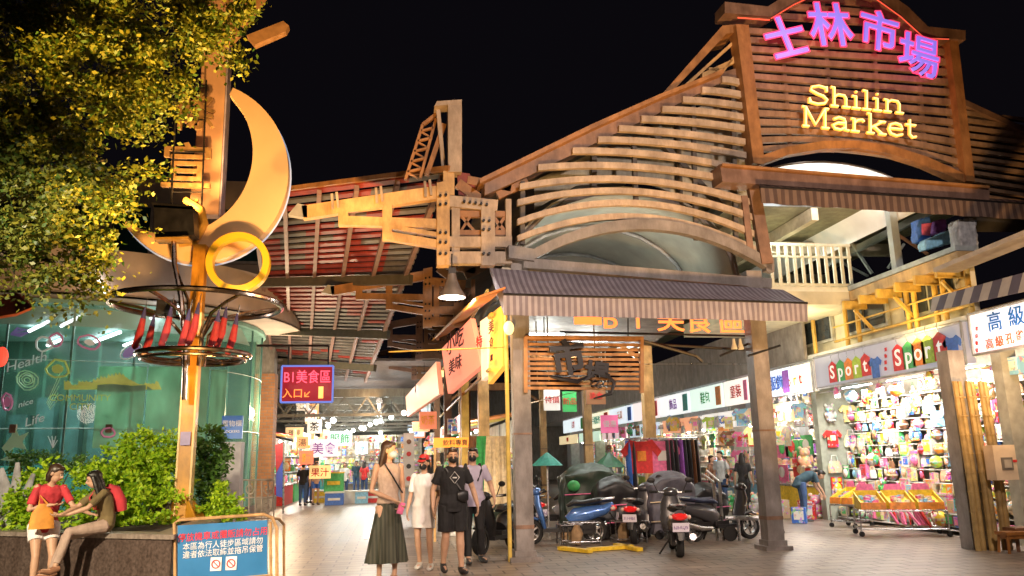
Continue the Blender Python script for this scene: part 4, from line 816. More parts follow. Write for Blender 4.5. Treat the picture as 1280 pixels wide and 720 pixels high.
for i in range(9):
    y = 13.8 + i * 2.3; f = obj('window', MB().box2((10.80, y, 4.35), (10.88, y + 1.7, 5.3)), mat('window_frame_grey', (.4, .4, .36), .5), RS); 
    b = MB(); b.box2((10.77, y + .06, 4.41), (10.79, y + .81, 5.24)); b.box2((10.77, y + .89, 4.41), (10.79, y + 1.64, 5.24)); obj('pane', b, mat('night_pane', (.03, .04, .05), .12), f)
obj('sheet_fascia', MB().box2((10.5, 19.3, 3.98), (10.58, 60, 5.3)), greysheet, RS)
# balcony: slab, soffit joists, edge, railing
bz = 5.38; 
obj('balcony_slab', MB().box2((8.3, 16.9, bz - .42), (10.9, 22, bz - .06)), cream, RS)
b = MB(); b.box2((10.42, 13.2, bz - .10), (10.9, 16.88, bz)); obj('balcony_edge', b, mat('grey_blue_flashing', (.34, .38, .40), .4, .3), RS)
b = MB(); b.box2((10.44, 13.2, bz - .34), (10.88, 16.88, bz - .11)); obj('fascia_board', b, mat('tan_fascia', (.55, .38, .18), .6, 0, .3, 3), RS)
yl = mat('yellow_lit_steel', (.62, .40, .08), .5, 0, .3, 4)
for k in range(6): obj('soffit_joist', MB().box2((10.2, 13.5 + k * .65, bz - .55), (10.88, 13.58 + k * .65, bz - .36)), yl, RS)
for k in range(3): obj('soffit_bracket', MB().bar((10.35, 13.6 + k * 1.5, bz - .6), (10.8, 13.6 + k * 1.5, bz - 1.1), .06, .06), yl, RS)
b = MB()
for y in (13.3, 14.0, 14.25, 14.9, 15.15, 17.0, 17.5, 19.0): b.tube([(10.66, y, 3.98), (10.66, y, bz - .3)], .055, 7)
b.tube([(10.62, 13.2, 4.25), (10.62, 18, 4.25)], .03, 6); b.tube([(10.62, 13.2, 4.6), (10.62, 18, 4.6)], .02, 6); obj('yellow_pipe', b, yl, RS)
rw = mat('cream_railing', (.68, .66, .55), .5, 0, .15, 5)
rl = thing('balcony_railing', 'cream slatted balcony railing behind the grey striped awning corner', 'railing', V((9.3, 17, bz)))
L_ = atY(958, 290, 16.95); R_ = atY(1060, 292, 16.95); b = MB(); b.box2((L_.x, 16.92, bz + .98), (R_.x, 16.98, bz + 1.04)); b.box2((L_.x, 16.92, bz + .70), (R_.x, 16.98, bz + .74)) ; b.box2((L_.x, 16.92, bz + .02), (R_.x, 16.98, bz + .08)); obj('rail', b, rw, rl)
for i in range(11): x = lerp(L_.x + .05, R_.x - .05, i / 10); obj('baluster', MB().box2((x - .035, 16.93, bz - .1), (x + .035, 16.97, bz + 1.0)), rw, rl)
b = MB(); b.box2((L_.x - .2, 16.9, bz - .12), (R_.x, 17.2, bz - .0)); obj('kerb', b, rw, rl)
# upper storey clutter
up = thing('roof_frame', 'grey steel roof frame with braces over the upper floor behind the railing', 'steel frame', V((9.5, 18, bz)))
gsteel = mat('pale_blue_steel', (.36, .40, .40), .5, .2, .2, 3)
b = MB(); b.box2((10.55, 15.2, bz), (10.72, 15.36, 7.2)); obj('pale_post', b, gsteel, up)
b = MB(); b.bar(atY(1175, 258, 15.6), atY(1035, 330, 19), .10, .16); b.bar(atY(1000, 300, 20), atY(1100, 262, 20), .1, .12); b.bar(atY(1062, 300, 18), atY(1090, 342, 18), .06, .06); b.bar(atY(1110, 335, 17), atY(1130, 305, 17), .05, .05); b.bar(atY(1040, 322, 19), atY(1085, 345, 19), .05, .05); obj('brace', b, gsteel, up)
b = MB(); b.bar(atY(1120, 292, 16.5), atY(1160, 318, 16), .07, .07); obj('rusty_brace', b, mat('rust_brown', (.30, .13, .05), .8), up)
b = MB(); b.add([(6.6, 16, 7.0), (13, 16, 7.0), (13, 40, 7.0), (6.6, 40, 7.0)], [(0, 1, 2, 3)]); obj('ceiling_sheet', b, mat('olive_ceiling', (.22, .21, .13), .7, 0, .4, 1.5), up)
b = MB()
for x in (7.8, 9.2): b.box2((x, 16, 6.7), (x + .16, 40, 6.99))
for y in (18.5, 22, 26, 31): b.box2((6.6, y, 6.6), (12.9, y + .2, 6.9))
obj('ceiling_beam', b, mat('beige_beam', (.45, .40, .30), .6), up)
obj('tube', MB().tube([atY(953, 269, 17.5), atY(972, 267, 17.5)], .05), tube_em, up)
light('ceiling_lamp', 'AREA', (9.0, 17.6, 6.6), 110, (.95, 1, .85), 1.6, (9.4, 17.8, 0), up)
light('soffit_lamp', 'AREA', (9.9, 14.6, 4.0), 32, (1, .72, .25), 1.0, (10.8, 14.8, 5.6), up)
light('soffit_lamp', 'AREA', (9.4, 17.9, 4.2), 50, (1, .85, .5), 1.0, (10.0, 18.2, 5.6), up)
def pxbag(label, quad, Y, d, m, name='plastic_bag', cat='bag', gr='bags on the balcony edge'):
    P = [atY(x, y, Y) for x, y in quad]; c = sum(P, V()) / 4; b = MB(); b.prism(P, (0, d, 0)); t = thing(name, label, cat, V((c.x, Y, min(p.z for p in P))), gr)
    bm_ = remesh(b, .04, 2); r = random.Random(hash(label) % 99); bm_.v = [p + V((r.uniform(-.012, .012), r.uniform(-.012, .012), r.uniform(-.012, .012))) for p in bm_.v]
    obj('sack', bm_, m, t, True); return t, P
t, P = pxbag('blue and pink printed packet standing on the balcony edge', [(1147,274),(1163,270),(1165,300),(1148,302)], 14.6, .25, cm('blue')); obj('print', MB().prism([lerp(P[0], P[2], .25) - V((0, .03, 0)), lerp(P[1], P[2], .3) - V((0, .03, 0)), lerp(P[2], P[0], .2) - V((0, .03, 0)), lerp(P[3], P[1], .25) - V((0, .03, 0))], (0, .02, 0)), cm('pink'), t)
pxbag('white and sky blue packet lying on the balcony edge', [(1156,300),(1190,286),(1194,302),(1157,312)], 14.3, .25, cm('sky blue'))
pxbag('tall crumpled grey plastic sack at the end of the balcony edge', [(1196,274),(1221,272),(1224,312),(1203,322)], 13.5, .3, mat('grey_plastic_bag', (.40, .42, .46), .35, 0, .4, 9))
pxbag('dark purple bundle beside the blue printed packet', [(1168,276),(1184,272),(1184,288),(1168,292)], 14.8, .25, cm('purple'))
# sheet metal edge and dark striped awning on the far right
b = MB(); b.bar(atX(1182, 338, 10.2), atX(1300, 290, 10.2), .5, .08); tag(obj('sheet_metal_eave', b, mat('grey_brown_eave', (.30, .26, .23), .5, .3)), 'grey sheet metal eave above the dark striped awning on the far right', 'eave')
t = thing('striped_awning', 'short dark awning with pale stripes above the white and blue shop sign', 'awning', atX(1230, 375, 10.1), 'striped cloth awnings')
b = MB(); n = 14
A = [atX(lerp(1166, 1320, i/n), lerp(372, 330, i/n), 10.15) for i in range(n+1)]; B = [atX(lerp(1164, 1320, i/n), lerp(390, 356, i/n), 10.0) for i in range(n+1)]
b.strip(A, B, (-.015, 0, 0)); obj('valance', b, stripemat('dark_pale_stripe', (.06, .05, .09), (.35, .33, .33), .45, 'Y', .7), t)
# sign boards
def signX(label, tl, tr, bl, br, x, face, frame, thick=.14, group=None, name='shop_sign'):
    P = [atX(*tl, x), atX(*tr, x), atX(*br, x), atX(*bl, x)]; zt = (P[0].z + P[1].z) / 2; zb = (P[2].z + P[3].z) / 2; y0, y1 = P[0].y, P[1].y
    t = thing(name, label, 'shop sign', V((x, (y0 + y1)/2, zb)), group); obj('panel', MB().box2((x, y1, zb), (x + thick, y0, zt)), face, t)
    b = MB()
    for a, c in (((x-.01, y1, zb), (x-.01, y0, zb)), ((x-.01, y0, zb), (x-.01, y0, zt)), ((x-.01, y0, zt), (x-.01, y1, zt)), ((x-.01, y1, zt), (x-.01, y1, zb))): b.tube([a, c], .03, 6)
    obj('frame', b, frame, t); return t, y0, y1, zb, zt
SG = lambda px, py, x: atX(px, py, x)
alu = mat('aluminium_trim', (.5, .5, .5), .35, .8)
def textX(s, px, py, x, h, m, par, name='lettering', mw=None, dz=0):
    p = atX(px, py, x); return obj(name, text_mb(s, V((x, p.y, p.z - h * .36 + dz)), (0, -1, 0), (0, 0, 1), h, .012, .004, maxw=mw), m, par)
t, y0, y1, zb, zt = signX('long grey shop sign with the word Sport twice on coloured price tags', (1017,448), (1201,402), (1017,487), (1203,455), 10.45, mat('grey_sign_face', (.34, .34, .38), .4, 0, .15, 2, emit=.35, ecol=(.6, .6, .72)), alu, .2)
def sport(t, xs, ys, h, shirt, tagon=True):
    for ch, x, y, c in zip('Sport', xs, ys, ('red', 'green', 'orange', 'lime', 'red')):
        p = atX(x, y, 10.42); tg = obj('price_tag', MB().prism([V((10.43, p.y + s * h * .45, p.z + u * h * .6)) for s, u in ((1,-1),(-1,-1),(-1,.75),(0,1.2),(1,.75))], (-.015, 0, 0)), cm(c), t)
        obj('letter', text_mb(ch, V((10.405, p.y, p.z - h * .35)), (0, -1, 0), (0, 0, 1), h * 1.15, .008, .012), mat('white_sign_letter', (.8, .8, .78), .5, 0, 0, emit=.35, ecol=(1, 1, 1)), tg)
        obj('hook', MB().tube([V((10.42, p.y, p.z + h * .7)), V((10.41, p.y + .03, p.z + h * .95)), V((10.42, p.y, p.z + h * 1.15))], .008, 4), chrome, tg)
    p = atX(*shirt, 10.42); s = h * .62
    obj('shirt_emblem', MB().prism([V((10.43, p.y - a * s, p.z + b_ * s)) for a, b_ in ((-.55,-1),(.55,-1),(.55,.3),(.8,.1),(1.05,.5),(.5,.95),(.2,.8),(-.2,.8),(-.5,.95),(-1.05,.5),(-.8,.1),(-.55,.3))], (-.015, 0, 0)), cm('blue'), t)
sport(t, (1041,1051,1061,1071,1082), (466,464,462,460,457), .38, (1094,459))
sport(t, (1123,1136,1148,1160,1175), (448,445,441,438,434), .42, (1191,436))
textX('運', 1107, 437, 10.43, .09, cm('red'), t); textX('動', 1107, 445, 10.43, .09, cm('red'), t); textX('服', 1107, 453, 10.43, .09, cm('red'), t); textX('飾', 1107, 461, 10.43, .09, cm('red'), t)
litw = lambda n, c, e=.8: mat('lit_sign_' + n, c, .4, 0, 0, emit=e, ecol=c)
t, *_ = signX('smaller backlit yellow and white sign with the word Sport left of the grey sign', (962,464), (1014,451), (962,498), (1014,489), 10.45, litw('cream', (1, .92, .72), .9), alu, .14)
for ch, x, y, c in zip('Sport', (972,979,986,993,1000), (480,478,476,474,472), ('brown','yellow','orange','yellow','red')): textX(ch, x, y, 10.42, .42, cm(c), t, 'letter')
t, *_ = signX('white shop sign at the right edge with large blue characters over a red line', (1211,396), (1330,360), (1214,448), (1330,420), 10.30, litw('white', (.92, .95, 1), .8), alu, .16)
for ch, x, y, h in (('高', 1243, 402, .36), ('級', 1270, 395, .36), ('料', 1300, 387, .36)): textX(ch, x, y, 10.27, h, mat('sign_blue_letter', (.02, .15, .6), .5), t, 'character')
for i, ch in enumerate('高級孔雀貝'): textX(ch, 1237 + i * 12.5, 430 - i * 3.4, 10.27, .20, mat('sign_orange_letter', (.75, .12, .04), .5), t, 'character')
for i, ch in enumerate('老店批發'): textX(ch, 1221, 411 + i * 9, 10.27, .08, cm('red'), t, 'small_character')
cols_ = [(.75,.85,1),(1,.95,.85),(.8,1,.9),(.95,.98,1),(1,.85,.85),(.8,.9,1),(1,.95,.7),(.85,.95,1)]
names_ = ['pale blue','ivory','mint','white','pink','ice blue','straw yellow','bluish white']; texts_ = ['流行服飾','童裝','鞋包','飾品','美妝','玩具','手機配件','百貨']
acc = ['blue','red','green','purple','pink','orange','teal','red']
yy = 20.0
for i in range(8):
    w = (2.6, 2.0, 3.0, 3.4, 3.6, 4, 5, 6)[i]
    t = thing('shop_sign', f'{names_[i]} backlit shop sign, {ORD[i]} beyond the word Sport on the right lane', 'shop sign', V((10.5, yy, 3.15)), 'backlit signs along the right lane')
    f = obj('panel', MB().box2((10.42, yy, 3.12), (10.5, yy + w - .2, 3.88)), litw('c%d' % i, cols_[i], .75), t)
    obj('lettering', text_mb(texts_[i], V((10.40, yy + w/2 - .1, 3.36)), (0, -1, 0), (0, 0, 1), .42, .01, .01, maxw=w * .7), cm(acc[i]), t)
    obj('picture', MB().box2((10.395, yy + .08, 3.2), (10.41, yy + w * .16, 3.8)), cm(acc[(i + 3) % 8]), t); yy += w
# small products
def good(kind, p, xd, s, c1, c2, label, cat, group):
    """p = bottom centre, xd = shelf direction; front faces the lane (-n)"""
    if len(label.replace('-', ' ').split()) > 16: label = label.replace(' and ' + c2, '', 1)
    p = V(p); xd = V(xd); n = xd.cross(V((0, 0, 1))); 
    xd.normalize(); key = (kind, round(s, 2), c1, c2, round(xd.x, 1), round(xd.y, 1))
    if key in GC: o = GC[key].copy(); COL.objects.link(o); 
    else:
        b = MB(); Rm = Matrix((xd, n, V((0, 0, 1)))).transposed(); w = s
        if kind == 'carton':
            b.box((0, 0, w * .45), (w * .8, w * .4, w * .9), 0); b.box((0, w * .205, w * .45), (w * .55, w * .03, w * .5), 1); b.box((0, w * .21, w * .82), (w * .6, w * .02, w * .1), 1)
        elif kind == 'hanging card':
            b.box((0, 0, w * .6), (w * .62, w * .04, w * 1.05), 0); b.ell((0, w * .1, w * .5), (w * .24, w * .14, w * .34), 10, 6, 1); b.box((0, w * .03, w * .98), (w * .5, w * .02, w * .16), 1)
        elif kind == 'ball':
            b.ell((0, 0, w * .42), w * .42, 14, 10, 0); b.lathe([(w*.425, w*.36), (w*.43, w*.42), (w*.425, w*.48)], (0,0,0), 14, 1)
        elif kind == 'plush toy':
            b.ell((0, 0, w * .3), (w * .28, w * .2, w * .3), 10, 7, 0); b.ell((0, 0, w * .72), (w * .24, w * .2, w * .22), 10, 7, 0); b.ell((-w*.2, 0, w * .92), w * .09, 8, 5, 1); b.ell((w*.2, 0, w * .92), w * .09, 8, 5, 1); b.ell((0, w*.18, w * .68), w * .08, 8, 5, 1)
            for sx in (-1, 1): b.ell((sx * w*.26, w*.08, w * .4), (w*.09, w*.09, w*.18), 8, 5, 0); b.ell((sx * w*.14, w*.18, w * .08), (w*.1, w*.16, w*.08), 8, 5, 1)
        elif kind == 'handbag':
            b.loft([(0, 0, 0), (0, 0, w * .3), (0, 0, w * .62)], [(w*.40, w*.15), (w*.42, w*.15), (w*.30, w*.06)], (1, 0, 0), 12, 0); b.tube([(-w*.2, 0, w*.6), (-w*.14, 0, w*.92), (w*.14, 0, w*.92), (w*.2, 0, w*.6)], w*.025, 5, 1)
        elif kind == 'sun hat':
            b.lathe([(w*.5, w*.3), (w*.46, w*.32), (w*.25, w*.34), (w*.24, w*.55), (w*.12, w*.62), (.001, w*.63)], (0,0,0), 14, 0); b.lathe([(w*.26, w*.34), (w*.26, w*.41)], (0,0,0), 14, 1)
        elif kind == 'shirt':
            q = [(-.30,0),(.30,0),(.30,.62),(.46,.50),(.56,.66),(.32,.92),(.12,.88),(-.12,.88),(-.32,.92),(-.56,.66),(-.46,.50),(-.30,.62)]
            b.prism([V((x * w, 0, z * w)) for x, z in q], (0, w * .08, 0), 0); b.box((0, w*.09, w*.5), (w*.3, w*.03, w*.28), 1)
        elif kind == 'bottle':
            b.lathe([(.001, 0), (w*.2, 0), (w*.2, w*.6), (w*.08, w*.72), (w*.08, w*.85), (.001, w*.85)], (0,0,0), 10, 0); b.lathe([(w*.205, w*.2), (w*.205, w*.5)], (0,0,0), 10, 1); b.lathe([(w*.1, w*.83), (w*.1, w*.95), (.001, w*.95)], (0,0,0), 10, 1)
        b.xform(Rm.to_4x4())
        o = bpy.data.objects.new(kind.replace(' ', '_'), mesh_of(b, kind.replace(' ', '_'), [pm(c1), pm(c2)], kind in ('ball', 'plush toy', 'handbag', 'bottle', 'sun hat'))); COL.objects.link(o); GC[key] = o
    o.location = p; return tag(o, label, cat, group)
GC = {}
KC = {'carton': 'box', 'hanging card': 'toy', 'ball': 'ball', 'plush toy': 'plush toy', 'handbag': 'handbag', 'sun hat': 'hat', 'shirt': 'shirt', 'bottle': 'bottle'}
# toy shop
ts = thing('toy_shop_rack', 'tall white stepped shelving crammed with toys in the shop under the Sport sign', 'shelf', (11.4, 16, 0))
obj('back_panel', MB().box2((12.0, 13.0, 0), (12.06, 19.0, 3.9)), mat('warm_white_panel', (.72, .64, .50), .6), ts)
zs = [.10, .40, .68, .97, 1.24, 1.50, 1.78, 2.08, 2.34, 2.60, 2.86]; xs_ = [10.95, 11.0, 11.1, 11.2, 11.3, 11.4, 11.45, 11.5, 11.5, 11.5, 11.5]
for z, x in zip(zs[:], xs_): obj('shelf', MB().box2((x - .17, 13.05, z - .03), (12.0, 18.95, z - .01)), whitep, ts)
rnd = random.Random(11); wts = ['white','yellow','pink','cream','white','red','orange','peach','sky blue','green','cream','pale yellow','pale yellow','white','beige','brown','light grey','peach','beige','blue','lime','pink']
for r_, (z, x) in enumerate(zip(zs, xs_)):
    for k in range(25):
        if rnd.random() < .03: continue
        y = 18.85 - k * .232 + rnd.uniform(-.06, .06); kd = rnd.choice(['carton','carton','hanging card','hanging card','ball','plush toy','handbag','hanging card'] if r_ > 2 else ['carton','plush toy','carton','ball','carton'])
        if r_ >= 9: kd = rnd.choice(['handbag','sun hat','ball','hanging card'])
        c1, c2 = rnd.sample(wts, 2)
        if c1 == c2: c2 = 'red' if c1 == 'white' else 'white'
        good(kd, (x - .06 + rnd.uniform(-.10, .06), y, z + rnd.uniform(-.01, .05)), (rnd.uniform(-.25, .25), -1, 0), rnd.choice((.22, .26, .30, .36)), c1, c2, f'{c1} and {c2} {kd}, toy wall {ORD[r_]} shelf, {ORD[k]} from left', KC[kd], 'toys on the toy shop wall')
for k, (c1, c2, kd) in enumerate((('lime','brown','ball'),('cream','brown','sun hat'),('red','yellow','hanging card'),('brown','cream','sun hat'),('orange','white','ball'),('pink','white','handbag'),('yellow','red','hanging card'),('sky blue','white','ball'),('white','pink','hanging card'))):
    good(kd, (10.62, 13.5 + k * .58, 2.62 + (k % 3) * .13), (0, -1, 0), .34, c1, c2, f'{c1} and {c2} {kd} dangling at the toy shop, {ORD[k]} from the right', KC[kd], 'toys dangling in the toy shop opening')
b = MB(); b.tube([(10.62, 13, 3.08), (10.62, 19, 3.08)], .015, 5); obj('hanging_rail', b, chrome, ts)
for y in (13.9, 15.7, 17.5):
    light('tube_lamp', 'AREA', (10.62, y, 3.0), 120, WHITE, 1.5, (11.6, y, 1.2), ts, shape='RECTANGLE', sy=.2)
    obj('tube', MB().tube([(10.75, y - .6, 3.12), (10.75, y + .6, 3.12)], .022, 6), tube_em, ts)
light('spill_lamp', 'AREA', (10.4, 16, 3.05), 150, WHITE, 4.5, (8.6, 15.8, 0), ts, shape='RECTANGLE', sy=.4)
# trolleys with yellow trays
def trolley(p0, p1, n, w, label):
    p0, p1 = V(p0), V(p1); d = (p1 - p0); L = d.length; d.normalize(); nn = V((-d.y, d.x, 0)); 
    if nn.x > 0: nn = -nn
    t = thing('display_trolley', label, 'trolley', (p0 + p1)/2, 'display trolleys before the toy shop'); hh = .48
    b = MB()
    for a in (p0, p1, p0 - nn * w, p1 - nn * w):
        b.tube([a + V((0, 0, .08)), a + V((0, 0, hh))], .016, 6)
    for z in (.14, hh): b.tube([p + V((0, 0, z)) for p in (p0, p1, p1 - nn * w, p0 - nn * w)], .016, 6, closed=True)
    obj('tube_frame', b, chrome, t)
    for a in (p0, p1, p0 - nn * w, p1 - nn * w): obj('castor', MB().lathe([(.001, -.02), (.05, -.02), (.05, .02), (.001, .02)], a + V((0, 0, .05)), 12, axis='y'), rubber, t)
    for i in range(n):
        c = p0 + d * (L * (i + .5) / n) + V((0, 0, hh + .03)); c2 = c - nn * w; hw = d * (L / n * .44)
        b = MB(); F_ = [c - hw, c + hw, c2 + hw + V((0, 0, .20)), c2 - hw + V((0, 0, .20))]; 
        b.prism([c - hw + nn*.02, c + hw + nn*.02, c + hw + V((0,0,.13)), c - hw + V((0,0,.13))], -nn * .02, 1); b.prism(F_, (0, 0, .02), 0)
        b.prism([c - hw, c - hw + V((0,0,.13)), c2 - hw + V((0,0,.32)), c2 - hw + V((0,0,.0))], d * .015, 0); b.prism([c + hw, c + hw + V((0,0,.13)), c2 + hw + V((0,0,.32)), c2 + hw + V((0,0,.0))], -d * .015, 0)
        b.prism([c2 - hw, c2 + hw, c2 + hw + V((0,0,.34)), c2 - hw + V((0,0,.34))], -nn * .015, 0); b.prism([c2 - hw*.8 + V((0,0,.34)), c2 + hw*.8 + V((0,0,.34)), c2 + hw*.6 + V((0,0,.46)), c2 - hw*.6 + V((0,0,.46))], -nn * .01, 2)
        tr_ = obj('tray', b, [cm('yellow'), cm('orange'), cm('pink')], t)
        b = MB(); rr = random.Random(i)
        for _ in range(26): q = lerp(lerp(F_[0], F_[1], rr.uniform(.1, .9)), lerp(F_[3], F_[2], rr.uniform(.1, .9)), rr.uniform(.1, .9)); b.box(q + V((0, 0, .05)), (.07, .07, .05), rr.randrange(4))
        obj('small_toys', b, [cm('white'), cm('sky blue'), cm('pink'), cm('cream')], tr_)
    return t
trolley(atZ(1078, 671, 0), atZ(1188, 671, 0), 3, .65, 'front steel trolley with three slanted yellow trays of small toys')
trolley(atZ(1040, 659, 0), atZ(1070, 661, 0), 2, .6, 'smaller steel trolley with yellow bags behind and left of the tray trolley')
b = MB(); rr = random.Random(4); c0_ = atZ(1140, 668, 0) + V((.5, .55, 0))
for i in range(26): q = c0_ + V((rr.uniform(-.15, .15), -.55 + i * .044, .12)); b.bar(q, q + V((rr.uniform(-.1, .1), rr.uniform(.1, .35), .34)), .03, .04, i % 3)
tag(obj('red_bundle', b, [cm('red'), cm('pink'), cm('white')]), 'bundle of red and pink packets stored under the tray trolley', 'packets')
for i, (px, py, z, kd, s, c1, c2) in enumerate(((1200,655,0,'carton',.42,'lime','green'),(1186,648,0,'handbag',.5,'yellow','red'),(1214,652,0,'handbag',.5,'purple','black'),(1208,640,0,'carton',.4,'red','cream'),(1222,648,0,'plush toy',.5,'teal','white'),(1176,662,0,'handbag',.3,'pink','white'),(1195,664,0,'handbag',.34,'pink','purple'),(1212,662,0,'sun hat',.4,'black','white'),(1010,650,0,'carton',.5,'red','white'),(1000,655,0,'carton',.4,'blue','white'),(1022,648,0,'plush toy',.6,'pink','white'))):
    p = atZ(px, py, 0); good(kd, (p.x, p.y, 0.02), (.8, -.6, 0), s, c1, c2, f'{c1} and {c2} {kd} on the pavement before the toy shop, {ORD[i]} one', KC[kd], 'goods on the pavement before the toy shop')
# posters and hanging shirts left of the toy wall
for i, (x, y, w, h, c, c2) in enumerate(((978,560,.45,.55,'pink','green'),(990,558,.5,.55,'green','red'),(1008,556,.45,.5,'green','white'),(978,590,.45,.5,'pink','white'),(1002,587,.6,.4,'red','cream'))):
    p = atX(x, y, 10.7); t = thing('patterned_cloth', f'{c} cloth with {c2} pattern hanging left of the toy wall, {ORD[i]} of the patchwork', 'cloth', p, 'patchwork cloths beside the toy wall'); obj('cloth', MB().box(p, (.02, w * 1.5, h)), cm(c), t)
    b = MB(); b.ell(p - V((.02, 0, 0)), (.01, w * .4, h * .3), 10, 6); obj('motif', b, cm(c2), t)
for i, (x, y, c, c2) in enumerate(((965,515,'white','sky blue'),(980,508,'white','red'),(996,512,'white','black'),(1010,506,'cream','blue'),(970,535,'white','green'),(990,536,'white','cream'),(1008,532,'white','pink'))):
    p = atX(x, y, 10.55); good('shirt', p, (0, -1, 0), .62, c, c2, f'{c} shirt with {c2} print, {ORD[i]} of those hanging left of the toy wall', 'shirt', 'shirts hanging left of the toy wall')
light('lamp', 'POINT', (10.1, 20.2, 2.8), 60, WHITE, .15)
# right end: bamboo clad pier, electricity box, stools
t = thing('bamboo_post', 'yellow brown bamboo poles bundled round a post at the right of the toy shop', 'post', atZ(1245, 690, 0)); bc = atZ(1243, 688, 0)
for k in range(6):
    b = MB(); q = bc + V((-.28 + k * .12, .05 * (k % 2), 0)); b.loft([q, q + V((.01, 0, 1)), q + V((.0, .02, 2)), q + V((-.03, 0, 2.75))], [.05, .048, .045, .042], n=8)
    for j in range(1, 9): b.lathe([(.052, -.012), (.056, 0), (.052, .012)], q + V((0, 0, j * .31)), 8)
    obj('bamboo_pole', b, mat('bamboo', (.45, .30, .11), .5, 0, .35, 6), t, True)
obj('core_post', MB().box2(bc + V((-.25, .15, 0)), bc + V((.05, .45, 3.3))), steel_post, t)
t = thing('meter_box', 'cream electricity meter box with a square dial window on the bamboo post', 'meter box', atZ(1250, 600, 1.3)); p = atY(1251, 578, bc.y - .2)
obj('case', MB().box(p, (.40, .22, .56)), mat('cream_enamel', (.72, .55, .38), .45, 0, .15, 4), t); obj('dial_window', MB().box(p + V((.02, -.115, -.02)), (.20, .02, .20)), mat('dial_grey', (.20, .17, .14), .3), t); obj('dial', MB().box(p + V((.02, -.13, -.02)), (.13, .015, .13)), mat('dial_face', (.45, .38, .30), .3), t); obj('red_strap', MB().box(p + V((.16, -.116, .02)), (.08, .012, .04)), cm('red'), t)
def stool(p, s, m, label):
    p = V(p); t = thing('stool', label, 'stool', p, 'low stools at the right edge'); obj('seat', MB().box(p + V((0, 0, s)), (s * 1.3, s * .9, .05)), m, t)
    for a in (-1, 1):
        for c in (-1, 1): obj('leg', MB().bar(p + V((a * s * .58, c * s * .38, 0)), p + V((a * s * .5, c * s * .32, s)), .04, .04), m, t)
    obj('apron', MB().box2(p + V((-s*.52, -s*.36, s*.72)), p + V((s*.52, s*.36, s - .03))), m, t)
stool(atZ(1262, 690, 0) - V((0, .1, 0)), .30, mat('varnished_wood', (.42, .17, .04), .4, 0, .35, 6), 'low varnished wooden stool at the foot of the bamboo post')
stool(atZ(1292, 690, 0) + V((0, .2, 0)), .34, cm('brown'), 'dark brown stool at the right edge of the pavement')
t = thing('side_table', 'dark table with a striped red white and blue box at the right edge', 'table', atZ(1285, 668, 0)); p = atZ(1288, 672, 0)
obj('top', MB().box(p + V((.1, 0, .72)), (.9, .7, .05)), blackp, t)
for a in (-.3, .5): obj('leg', MB().box(p + V((a, -.25, .35)), (.05, .05, .7)), dark, t)
b = MB(); b.box(p + V((.1, -.1, .85)), (.6, .4, .20), 0); b.box(p + V((.1, -.1, .97)), (.61, .41, .06), 1); b.box(p + V((.1, -.1, 1.05)), (.6, .4, .1), 2); b.box(p + V((.1, -.1, 1.14)), (.61, .41, .07), 1); b.box(p + V((.1, -.1, 1.22)), (.6, .4, .1), 0)
tag(obj('striped_box', b, [cm('cream'), cm('red'), cm('sky blue')]), 'red white and blue striped box stack on the dark table', 'box')
b = MB(); b.box2((10.9, 9.5, 0), (11.0, 12.4, 3.3)); tag(obj('slatted_shutter', b, stripemat('tan_shutter', (.42, .33, .24), (.25, .19, .14), .08, 'Z', .6)), 'closed tan slatted shutter at the right edge behind the bamboo post', 'shutter')
for i, (x, y, c, c2, kd) in enumerate(((1240,478,'white','red','carton'),(1255,470,'yellow','green','carton'),(1272,468,'sky blue','white','carton'),(1240,500,'cream','brown','plush toy'),(1262,506,'red','brown','handbag'))):
    p = atX(x, y, 10.75); good(kd, p, (0, -1, 0), .34, c, c2, f'{c} and {c2} {kd} under the white and blue shop sign, {ORD[i]} of five', KC[kd], 'goods under the white and blue sign')
light('lamp', 'POINT', (9.9, 11.6, 2.9), 65, WARM, .12)  # added warm light to bring up the bamboo, without a fixture

# hanging stock on the front plane of the farther shops
rnd = random.Random(77); hk = ['shirt','shirt','handbag','hanging card','sun hat','shirt','plush toy']
for r_ in range(3):
    y = 19.6
    for k in range(24):
        c1, c2 = rnd.sample(wts, 2); c2 = c2 if c2 != c1 else 'black'; kd = rnd.choice(hk); s = rnd.choice((.42, .5, .56))
        good(kd, (10.42 - rnd.random() * .25, y, 2.45 - r_ * .62 + rnd.uniform(-.06, .06)), (rnd.choice((.0, .7, 1.0)), -1 if rnd.random() < .6 else -.3, 0), s, c1, c2, f'{c1} and {c2} {kd} hung in right lane, row {ORD[r_]}, {ORD[k]} along', KC[kd], 'stock hung before the right lane shops')
        y += .42 + .035 * k
for k in range(22):
    c1, c2 = rnd.sample(wts, 2); c2 = c2 if c2 != c1 else 'black'; kd = rnd.choice(['carton','handbag','carton','plush toy'])
    good(kd, (10.0 - rnd.random() * .5, 19.8 + k * .55, .02), (.3, -1, 0), rnd.choice((.5, .6)), c1, c2, f'{c1} and {c2} {kd} on the right lane floor, {ORD[k]} along', KC[kd], 'stock on the floor before the right lane shops')
for k in range(12):     # side wall left of the toy shelves
    c1, c2 = rnd.sample(wts, 2); c2 = c2 if c2 != c1 else 'black'; kd = ['hanging card','plush toy','shirt','handbag'][k % 4]
    good(kd, (10.85 + (k % 3) * .5, 18.98, .5 + (k // 3) * .62), (1, 0, 0), .46, c1, c2, f'{c1} and {c2} {kd} on the toy shop end wall, {ORD[k]} item', KC[kd], 'goods on the end wall of the toy shop')
